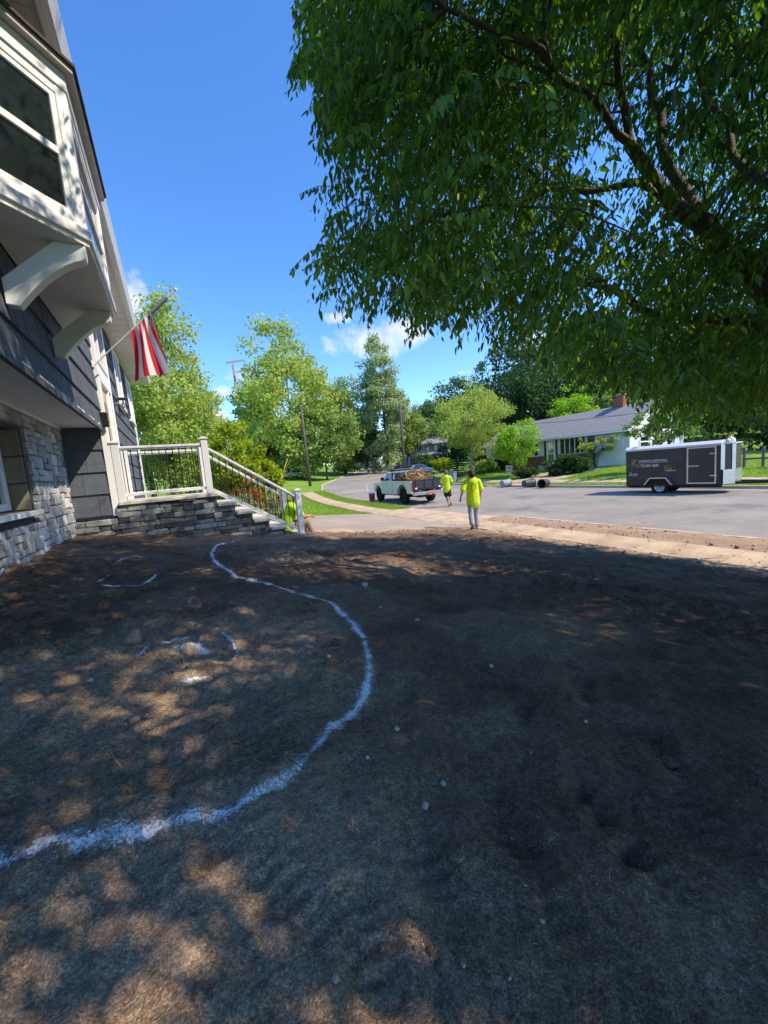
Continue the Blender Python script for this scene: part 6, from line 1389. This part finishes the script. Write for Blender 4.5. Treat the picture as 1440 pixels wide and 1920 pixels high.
# --- bins
def can(px, py, body, label, face):
    q = onZ(px, py, .08); o = thing('trash_can', label, 'trash can', (RE(q[1])-.42, q[1], .27+.06), face, 'trash cans lying at the far kerb'); o.rotation_euler = (R(90), 0, face)
    MB().lathe([(.001, -.42), (.22, -.42), (.235, -.40), (.28, .38), (.30, .38), (.30, .43), (.275, .43), (.265, .38), (.22, -.36), (.001, -.36)], 20).build('barrel', body, o)
    for z in (-.2, .1): MB().lathe([(.249+(z+.2)*.06, z-.02), (.263+(z+.2)*.06, z), (.249+(z+.2)*.06, z+.02)], 20).build('rib', body, o)
    for s_ in (-1, 1): MB().tube([(s_*.28, -.08, .3), (s_*.35, -.08, .3), (s_*.35, .08, .3), (s_*.28, .08, .3)], .014, 6).build('handle', m_black, o)
cg, cdg = mat('grey can', (.30, .30, .33), rough=.55, var=.1), mat('charcoal can', (.06, .062, .07), rough=.5, var=.15)
can(955, 911, cg, 'light grey trash can lying on its side at the far kerb, leftmost', R(95))
can(995, 912, cdg, 'charcoal trash can lying on its side, middle one at the far kerb', R(85))
can(1027, 912, cdg, 'charcoal trash can lying with its open mouth towards the street, rightmost', R(-75))
q = onZ(847, 908, .12); rb = thing('recycling_bin', 'blue-grey wheeled recycling bin standing behind the man in the road', 'bin', (RE(q[1])+.55, q[1], float(base(q[1]))+.13), R(20))
MB().add([(-.26, -.26, .05), (.26, -.26, .05), (.26, .26, .05), (-.26, .26, .05), (-.33, -.33, 1.0), (.33, -.33, 1.0), (.33, .33, 1.0), (-.33, .33, 1.0)], [[3, 2, 1, 0], [4, 5, 6, 7], [0, 1, 5, 4], [1, 2, 6, 5], [2, 3, 7, 6], [3, 0, 4, 7]]).build('bin_body', mat('bin blue', (.16, .25, .33), rough=.5, var=.08), rb, bevel=.02)
MB().box((-.36, -.38, 1.002), (.36, .36, 1.06)).build('bin_lid', mat('bin blue', (.16, .25, .33)), rb, bevel=.02)
for s_ in (-1, 1): MB().lathe([(.001, s_*.02), (.11, s_*.02), (.11, s_*-.02), (.001, s_*-.02)], 12, (s_*.0+.22, s_*.28, .11), 'y').build('bin_wheel', m_black, rb)
q = onZ(955, 894, .4); ys_ = thing('yard_sign', 'small white yard sign with yellow stripe on the lawn across the street', 'sign', (q[0], q[1], float(ground(q[0], q[1]))), R(-62))
MB().box((-.3, -.012, .25), (.3, .012, .98)).build('board', mat('sign white', (.72, .72, .73), rough=.5), ys_)
for z0, z1, c_ in ((.62, .72, (.6, .42, .05)), (.78, .86, (.25, .2, .2)), (.36, .5, (.3, .38, .55))): MB().box((-.26, -.016, z0), (.26, -.0125, z1)).build('sign_stripe', mat('sign %.2f' % z0, c_, rough=.5), ys_)
mb = MB()
for x in (-.22, .22): mb.tube([(x, 0, -.1), (x, 0, .3)], .008, 6)
mb.build('sign_legs', m_black, ys_)

# --- poles, wires, pylon
m_pole = mat('weathered pole', (.075, .065, .055), rough=.95, c2=(.14, .12, .10), scale=12, bump=.5)
P1 = onZ(582, 913, .62); z1_ = float(ground(P1[0], P1[1]))
up1 = thing('utility_pole', 'bare leaning wooden utility pole on the left side of the street', 'utility pole', (P1[0], P1[1], z1_-.1), 0, 'utility poles'); h1 = 9.8
MB().tube([(0, 0, 0), (-.1, 0, h1/2), (-.12, 0, h1)], [.19, .165, .14], 12).build('shaft', m_pole, up1, smooth=True)
mb = MB()
for z in (h1-3.6, h1-5.2): mb.lathe([(.001, -.08), (.05, -.06), (.05, .06), (.001, .08)], 8, (-.3, 0, z)); mb.beam((-.1, 0, z), (-.3, 0, z), .04, .04)
mb.build('insulators', m_kerb, up1)
P2 = at(758, 880, 52); z2_ = float(ground(P2[0], P2[1]))
up2 = thing('utility_pole', 'dark wooden utility pole with transformer rising behind the pickup truck', 'utility pole', (P2[0], P2[1], z2_-.1), 0, 'utility poles'); h2 = 9.9
MB().tube([(0, 0, 0), (.05, 0, h2/2), (.1, 0, h2)], [.2, .17, .14], 12).build('shaft', m_pole, up2, smooth=True)
mb = MB(); mb.beam((-.9, 0, h2-.4), (1.0, 0, h2-.4), .1, .12); mb.build('cross_arm', m_pole, up2)
MB().lathe([(.001, -.45), (.2, -.42), (.2, .36), (.1, .45), (.001, .45)], 12, (.35, 0, h2-1.5)).build('transformer', mat('transformer', (.10, .10, .11), rough=.5), up2)
A1 = np.array([P1[0]-.1, P1[1], z1_]); A2 = np.array([P2[0], P2[1], z2_])
def wire(a, b, sag, label, r_=.014):
    a, b = np.array(a, float), np.array(b, float); t_ = np.linspace(0, 1, 16)[:, None]; Q = a+(b-a)*t_; Q[:, 2] -= 4*sag*(t_*(1-t_))[:, 0]
    m = MB(tuple(Q[0])); m.tube(Q, r_, 5); return m.build('power_line', m_black, None, loc=tuple(Q[0]), label=label, cat='cable', group='overhead cables')
for k, z in enumerate((h1-3.6, h1-4.2, h1-5.3)):
    wire(A1+[-.1, 0, z], A2+[0, 0, h2-2.2-k*.9], .35, ['uppermost', 'middle', 'lowest'][k]+' cable strung between the two utility poles')
    wire(A1+[-.1, 0, z], (A1[0]-30, A1[1]+8, A1[2]+z-.5), .5, ['uppermost', 'middle', 'lowest'][k]+' cable running left from the bare utility pole')
wa, wb = at(985, 796, 30), onX(1500, 735, 24.0)
wire(at(760, 790, 52), wa, .3, 'upper cable running from the second pole towards the ranch house'); wire(wa, wb, .12, 'upper dark cable crossing in front of the ranch house roof')
wc_, wd_ = at(985, 828, 30), onX(1500, 770, 24.0)
wire(at(760, 815, 52), wc_, .3, 'lower cable running from the second pole towards the ranch house'); wire(wc_, wd_, .12, 'lower dark cable crossing in front of the ranch house eave')
# guy wires with yellow guards
for i, (a, b) in enumerate((((522, 910), (553, 820)), ((524, 905), (541, 868)))):
    p0, p1 = at(*a, 43), at(*b, 44.5); gy = thing('guy_wire', ['long guy wire with a yellow guard left of the bare pole', 'short guy wire with a yellow guard left of the bare pole'][i], 'guy wire', (p0[0], p0[1], p0[2]), 0, 'guy wires')
    d = p1-p0; MB().tube([(0, 0, 0), tuple(d*.55)], .05, 8).build('guard', mat('guard yellow', (.62, .33, .06), rough=.6), gy); MB().tube([tuple(d*.5), tuple(d), tuple(d*1.25)], .015, 5).build('strand', m_black, gy)
PB = at(451, 790, 255); PT = at(438, 683, 258)
py_ = thing('power_pylon', 'tall grey steel power pylon with stepped arms on the skyline', 'pylon', (PB[0], PB[1], PB[2]-40)); hh_ = PT[2]-PB[2]+40; m_steel = mat('galvanised steel', (.22, .24, .27), rough=.6, var=.1)
MB().tube([(0, 0, 0), (PT[0]-PB[0], PT[1]-PB[1], hh_)], [1.9, 1.1], 10).build('mast', m_steel, py_, smooth=True)
for k in range(6):
    z = hh_*(.995-.085*k); x = (PT[0]-PB[0])*z/hh_; m2 = MB(); w_ = 5.2 if k else 6.5
    m2.beam((x-(6.0 if k == 0 else 0), 0, z-(1.0 if k == 0 else 0)), (x+w_*.9, 0, z+1.3), .9, 1.0); m2.build('arm', m_steel, py_)
    m3 = MB(); m3.tube([(x+w_*.9, 0, z+1.3), (x+w_*.9, 0, z-2.2)], .32, 6); m3.build('insulator', m_steel, py_)
wire(at(380, 742, 200), at(452, 750, 255), .5, 'thin cable reaching the pylon from the left', .07); wire(at(380, 775, 200), at(462, 772, 262), .5, 'thin lower cable passing the foot of the pylon', .07)
# wire fence by the drive behind the truck
fa, fb = at(778, 892, 40), at(822, 890, 37); fz = float(ground(fa[0], fa[1])); fe = thing('wire_fence', 'low wire mesh fence with thin posts behind the truck tailgate', 'fence', (fa[0], fa[1], fz)); fd = np.array([fb[0]-fa[0], fb[1]-fa[1], 0])
for k in range(4): q = fd*k/3; MB().tube([(q[0], q[1], -.05), (q[0], q[1], 1.25)], .03, 6).build('post', m_alu, fe)
mb = MB()
for z in (.15, .5, .85, 1.2): mb.tube([(0, 0, z), (fd[0], fd[1], z)], .012, 4)
for k in range(16): q = fd*k/15; mb.tube([(q[0], q[1], .1), (q[0], q[1], 1.2)], .007, 4)
mb.build('mesh', m_alu, fe)
# split-rail fence at the right edge
fa, fb = onX(1396, 850, 28.5), onX(1470, 846, 28.5); fz = float(ground(28.5, fa[1])); fe = thing('rail_fence', 'weathered grey rail fence in the shade right of the trailer', 'fence', (28.5, fa[1], fz)); fd = fb[1]-fa[1]
for k in range(3): MB().box((-.06, fd*k/2-.06, -.1), (.06, fd*k/2+.06, 1.15)).build('post', mat('grey timber', (.16, .15, .14), rough=.9), fe)
for z in (.45, .85): MB().box((-.03, fd, z), (.03, 0, z+.1)).build('rail', mat('grey timber', (.16, .15, .14)), fe)

# ------------------------------------------------------------------ people
def flesh(name, segs, material, parent=None, vox=.019, smooth_it=3, loc=(0, 0, 0), rz=0, **kw):
    """union of tapered limbs: (p0, r0, p1, r1[, squash]) merged into one continuous skin"""
    bm = bmesh.new()
    for s_ in segs:
        p0, r0, p1, r1 = Vector(s_[0]), s_[1], Vector(s_[2]), s_[3]; sq = s_[4] if len(s_) > 4 else (1, 1, 1)
        L = (p1-p0).length; m = max(2, int(L/(.35*min(r0, r1)))+1); m = min(m, 40)
        for k in range(m):
            t_ = k/(m-1); c = p0.lerp(p1, t_); r_ = r0+(r1-r0)*t_
            bmesh.ops.create_icosphere(bm, subdivisions=2, radius=1, matrix=Matrix.Translation(c) @ Matrix.Diagonal((r_*sq[0], r_*sq[1], r_*sq[2], 1)))
    me = bpy.data.meshes.new(name); bm.to_mesh(me); bm.free()
    ob = bpy.data.objects.new(name, me); COL.objects.link(ob)
    md = ob.modifiers.new('r', 'REMESH'); md.mode = 'VOXEL'; md.voxel_size = vox
    m2 = ob.modifiers.new('s', 'SMOOTH'); m2.iterations = smooth_it; m2.factor = .5
    bpy.context.view_layer.update(); me2 = bpy.data.meshes.new_from_object(ob.evaluated_get(bpy.context.evaluated_depsgraph_get())); bpy.data.objects.remove(ob); bpy.data.meshes.remove(me)
    me2.materials.clear(); me2.materials.append(material); me2.polygons.foreach_set('use_smooth', [True]*len(me2.polygons)); me2.name = name
    return link(name, me2, parent, loc, (0, 0, rz), **kw)
m_skin = mat('skin', (.42, .22, .15), rough=.6, var=.12, scale=8); m_hivis = mat('hi-vis shirt', (.55, .74, .02), rough=.8, var=.08, scale=5, bump=.5, bscale=9); m_hivis2 = mat('green shirt', (.30, .62, .01), rough=.8, var=.1, scale=5, bump=.5, bscale=9)
m_jean = mat('pale grey trousers', (.30, .31, .36), rough=.9, var=.15, scale=6, bump=.4, bscale=14); m_shorts = mat('black shorts', (.02, .018, .016), rough=.9); m_khaki = mat('khaki trousers', (.30, .23, .16), rough=.9, var=.2, scale=7, bump=.5, bscale=12)
m_hair = mat('brown hair', (.045, .025, .016), rough=.8, var=.3, scale=20); m_grey = mat('grey cap', (.14, .13, .14), rough=.9, var=.2); m_boot = mat('brown boots', (.12, .075, .045), rough=.8, var=.2); m_print = mat('shirt print', (.20, .26, .02), rough=.8, var=.3, scale=30)
def hand(w, d, side, curl=.5):
    """palm, four fingers of unequal length and a thumb; w wrist, d direction"""
    w, d = Vector(w), Vector(d).normalized(); sdv = d.cross(Vector((0, 0, 1))) if abs(d.z) < .9 else Vector((1, 0, 0)); sdv = sdv.normalized(); nv = d.cross(sdv).normalized()
    pc = w+d*.085; out = [(w, .024, pc, .030, (1, 1, 1))]
    for k, L in enumerate((.068, .078, .072, .055)):
        b0 = pc+sdv*(.027-.018*k); k1 = b0+(d+nv*.35*curl).normalized()*L*.55; k2 = k1+(d*(1-curl)+nv*curl).normalized()*L*.5
        out += [(b0, .0095, k1, .009), (k1, .009, k2, .0075)]
    tb = w+d*.03+sdv*.03*side; t1 = tb+(d*.6+sdv*side*.7).normalized()*.04; out += [(tb, .012, t1, .010), (t1, .010, t1+(d+nv*.3).normalized()*.032, .008)]
    return out
def head(c, f, r_=.098):
    """c centre, f facing direction"""
    c, f = Vector(c), Vector(f).normalized(); sdv = Vector((0, 0, 1)).cross(f).normalized(); z = Vector((0, 0, 1))
    out = [(c+z*.03-f*.012, r_*.96, c+z*.03+f*.012, r_*.92), (c-z*.03+f*.022, r_*.74, c-z*.072+f*.04, r_*.50), (c+f*.098-z*.012, .014, c+f*.108-z*.034, .017), (c+f*.088-z*.066, .016, c+f*.088-z*.07, .016)]
    for s_ in (-1, 1): out += [(c+sdv*s_*.092-f*.008+z*.01, .020, c+sdv*s_*.092-f*.004-z*.022, .014, (.7, .7, 1.2)), (c+f*.083+sdv*s_*.033+z*.018, .013, c+f*.083+sdv*s_*.036+z*.018, .013)]
    return out
# man walking away across the footpath
M0 = (7.72, 8.85, .165); rz0 = R(-28)      # local +y is where he faces
sh, hp_ = 1.44, .92
body = [((0, 0, 1.50), .055, (0, .02, 1.58), .052)]+head((0, .03, 1.64), (0, 1, -.15))+[((0, 0, 1.30), .15, (0, 0, 1.02), .145, (1.1, .72, 1)), ((0, 0, .95), .15, (0, 0, .90), .145, (1.05, .78, 1))]
body += [((-.19, 0, 1.42), .058, (-.31, -.06, 1.17), .044), ((-.31, -.06, 1.17), .042, (-.36, .05, .97), .030)]+hand((-.36, .05, .97), (-.1, .25, -1), 1, .9)
body += [((.19, 0, 1.42), .058, (.25, .02, 1.15), .044), ((.25, .02, 1.15), .042, (.24, .12, .92), .030)]+hand((.24, .12, .92), (0, .25, -1), -1, .6)
body += [((-.09, 0, .9), .085, (-.10, -.06, .5), .06), ((-.10, -.06, .5), .058, (-.12, -.26, .17), .042), ((.09, 0, .9), .085, (.10, .16, .48), .06), ((.10, .16, .48), .058, (.10, .14, .08), .042)]
man1 = flesh('person', body, m_skin, None, loc=M0, rz=rz0, label='person in yellow-green shirt and pale trousers walking away across the footpath', cat='person', group='workers')
sho = [((-.17, 0, 1.42), .085, (.17, 0, 1.42), .085), ((0, 0, 1.40), .175, (0, -.005, 1.12), .170, (1.14, .72, 1)), ((0, -.005, 1.12), .172, (0, 0, .80), .190, (1.12, .78, 1)), ((-.19, 0, 1.42), .078, (-.295, -.05, 1.21), .085), ((.19, 0, 1.42), .078, (.248, .015, 1.20), .085), ((0, .0, 1.48), .075, (0, 0, 1.45), .08)]
flesh('shirt', sho, m_hivis, man1, .014)
flesh('trousers', [((0, 0, .93), .158, (0, 0, .88), .155, (1.05, .8, 1)), ((-.085, 0, .88), .105, (-.10, -.06, .5), .085), ((-.10, -.06, .5), .082, (-.12, -.245, .20), .080), ((.085, 0, .88), .105, (.10, .16, .48), .085), ((.10, .16, .48), .082, (.10, .14, .10), .086)], m_jean, man1, .014)
flesh('shoe', [((-.12, -.30, .13), .042, (-.13, -.17, .04), .045, (1, 1.1, .8))], m_boot, man1, .01); flesh('shoe', [((.10, .11, .045), .046, (.11, .29, .032), .042, (1, 1, .8))], m_boot, man1, .01)
flesh('hair', [((0, .0, 1.69), .104, (0, -.012, 1.62), .098), ((0, -.035, 1.60), .072, (0, -.03, 1.55), .058), ((0, -.10, 1.645), .052, (0, -.10, 1.635), .05)], m_hair, man1, .01)
# emblem on the back of the shirt
mb = MB()
for k in range(5):
    a = 6.28*k/5; mb.tube([(.055*math.cos(a+t_*.9)*(1+.3*math.sin(t_*2)), -.147-.003*k, 1.27+.10*math.sin(a+t_*.9)) for t_ in np.linspace(0, 2.2, 8)], .010, 5)
mb.build('shirt_emblem', m_print, man1)
# man on the street in shorts
q = onZ(840, 949, .04); M1 = (q[0], q[1], float(roadz(q[0], q[1]))+.0)
body = [((0, 0, 1.52), .055, (0, .02, 1.60), .052)]+head((0, .03, 1.67), (.1, 1, -.1))+[((0, 0, 1.30), .15, (0, 0, 1.02), .145, (1.1, .72, 1)), ((0, 0, .95), .15, (0, 0, .90), .145, (1.05, .78, 1))]
body += [((-.19, 0, 1.45), .058, (-.26, .05, 1.18), .044), ((-.26, .05, 1.18), .042, (-.22, .24, 1.05), .030)]+hand((-.22, .24, 1.05), (.1, 1, -.3), 1, .8)
body += [((.19, 0, 1.45), .058, (.25, .0, 1.18), .044), ((.25, .0, 1.18), .042, (.22, .2, 1.02), .030)]+hand((.22, .2, 1.02), (-.1, 1, -.3), -1, .8)
body += [((-.09, 0, .9), .09, (-.05, .1, .48), .058), ((-.05, .1, .48), .06, (.06, -.02, .08), .038), ((.09, 0, .9), .09, (.12, -.03, .5), .058), ((.12, -.03, .5), .06, (.14, -.26, .2), .038)]
man2 = flesh('person', body, m_skin, None, loc=M1, rz=R(-35), label='person in yellow shirt, black shorts and cap standing on the street by the truck', cat='person', group='workers')
flesh('shirt', [((-.17, 0, 1.45), .082, (.17, 0, 1.45), .082), ((0, 0, 1.42), .172, (0, 0, 1.12), .168, (1.12, .74, 1)), ((0, 0, 1.12), .168, (0, 0, .84), .182, (1.1, .78, 1)), ((-.19, 0, 1.44), .076, (-.25, .03, 1.24), .08), ((.19, 0, 1.44), .076, (.25, .0, 1.24), .08)], m_hivis, man2, .014)
flesh('shorts', [((0, 0, .93), .158, (0, 0, .86), .158, (1.05, .82, 1)), ((-.085, 0, .86), .112, (-.06, .08, .56), .105), ((.085, 0, .86), .112, (.115, -.02, .56), .105)], m_shorts, man2, .014)
flesh('shoe', [((.06, -.06, .05), .046, (.06, .12, .035), .042, (1, 1, .8))], m_boot, man2, .01); flesh('shoe', [((.14, -.31, .18), .042, (.145, -.22, .07), .042)], m_boot, man2, .01)
flesh('cap', [((0, .02, 1.735), .104, (0, .02, 1.70), .106), ((0, .09, 1.70), .05, (0, .17, 1.68), .05, (1.3, 1, .3))], m_grey, man2, .01)
# man sitting on the lowest step, facing the street (local +y towards the street)
M2 = (2.30, 9.62, .875); gz2 = float(drv(3.0, 9.6))+.06-.875
body = [((0, .20, .60), .055, (0, .26, .68), .052)]+head((0, .33, .76), (.1, 1, -.55))+[((0, .02, .12), .16, (0, .18, .48), .155, (1.1, .78, 1))]
body += [((-.20, .18, .52), .055, (-.25, .36, .30), .045), ((-.25, .36, .30), .043, (-.10, .60, .27), .030)]+hand((-.10, .60, .27), (.5, .8, -.3), 1, .8)
body += [((.20, .18, .52), .055, (.25, .38, .30), .045), ((.25, .38, .30), .043, (.12, .62, .27), .030)]+hand((.12, .62, .27), (-.5, .8, -.3), -1, .8)
body += [((-.1, .05, .1), .09, (-.16, .50, .17), .068), ((-.16, .50, .17), .062, (-.15, .56, gz2+.08), .042), ((.1, .05, .1), .09, (.16, .50, .17), .068), ((.16, .50, .17), .062, (.15, .60, gz2+.08), .042)]
man3 = flesh('person', body, m_skin, None, loc=M2, rz=R(-90), label='person in bright green shirt and khaki trousers sitting on the bottom step', cat='person', group='workers')
flesh('shirt', [((-.18, .17, .52), .085, (.18, .17, .52), .085), ((0, .16, .50), .178, (0, .05, .22), .182, (1.12, .82, 1)), ((0, .05, .22), .182, (0, .0, .06), .185, (1.12, .85, 1)), ((-.20, .18, .51), .08, (-.245, .32, .35), .08), ((.20, .18, .51), .08, (.245, .34, .35), .08)], m_hivis2, man3, .014)
flesh('trousers', [((0, .02, .10), .155, (0, .10, .10), .15, (1.1, 1, .8)), ((-.1, .05, .1), .11, (-.16, .50, .16), .092), ((-.16, .50, .16), .088, (-.15, .56, gz2+.1), .085), ((.1, .05, .1), .11, (.16, .50, .16), .092), ((.16, .50, .16), .088, (.15, .60, gz2+.1), .085)], m_khaki, man3, .014)
for x, y in ((-.15, .56), (.15, .60)): flesh('shoe', [((x, y-.04, gz2+.05), .047, (x*1.1, y+.15, gz2+.035), .043, (1, 1, .8))], m_boot, man3, .01)
flesh('cap', [((0, .30, .825), .103, (0, .31, .80), .105), ((0, .39, .80), .05, (0, .45, .76), .05, (1.3, 1, .3))], m_grey, man3, .01)
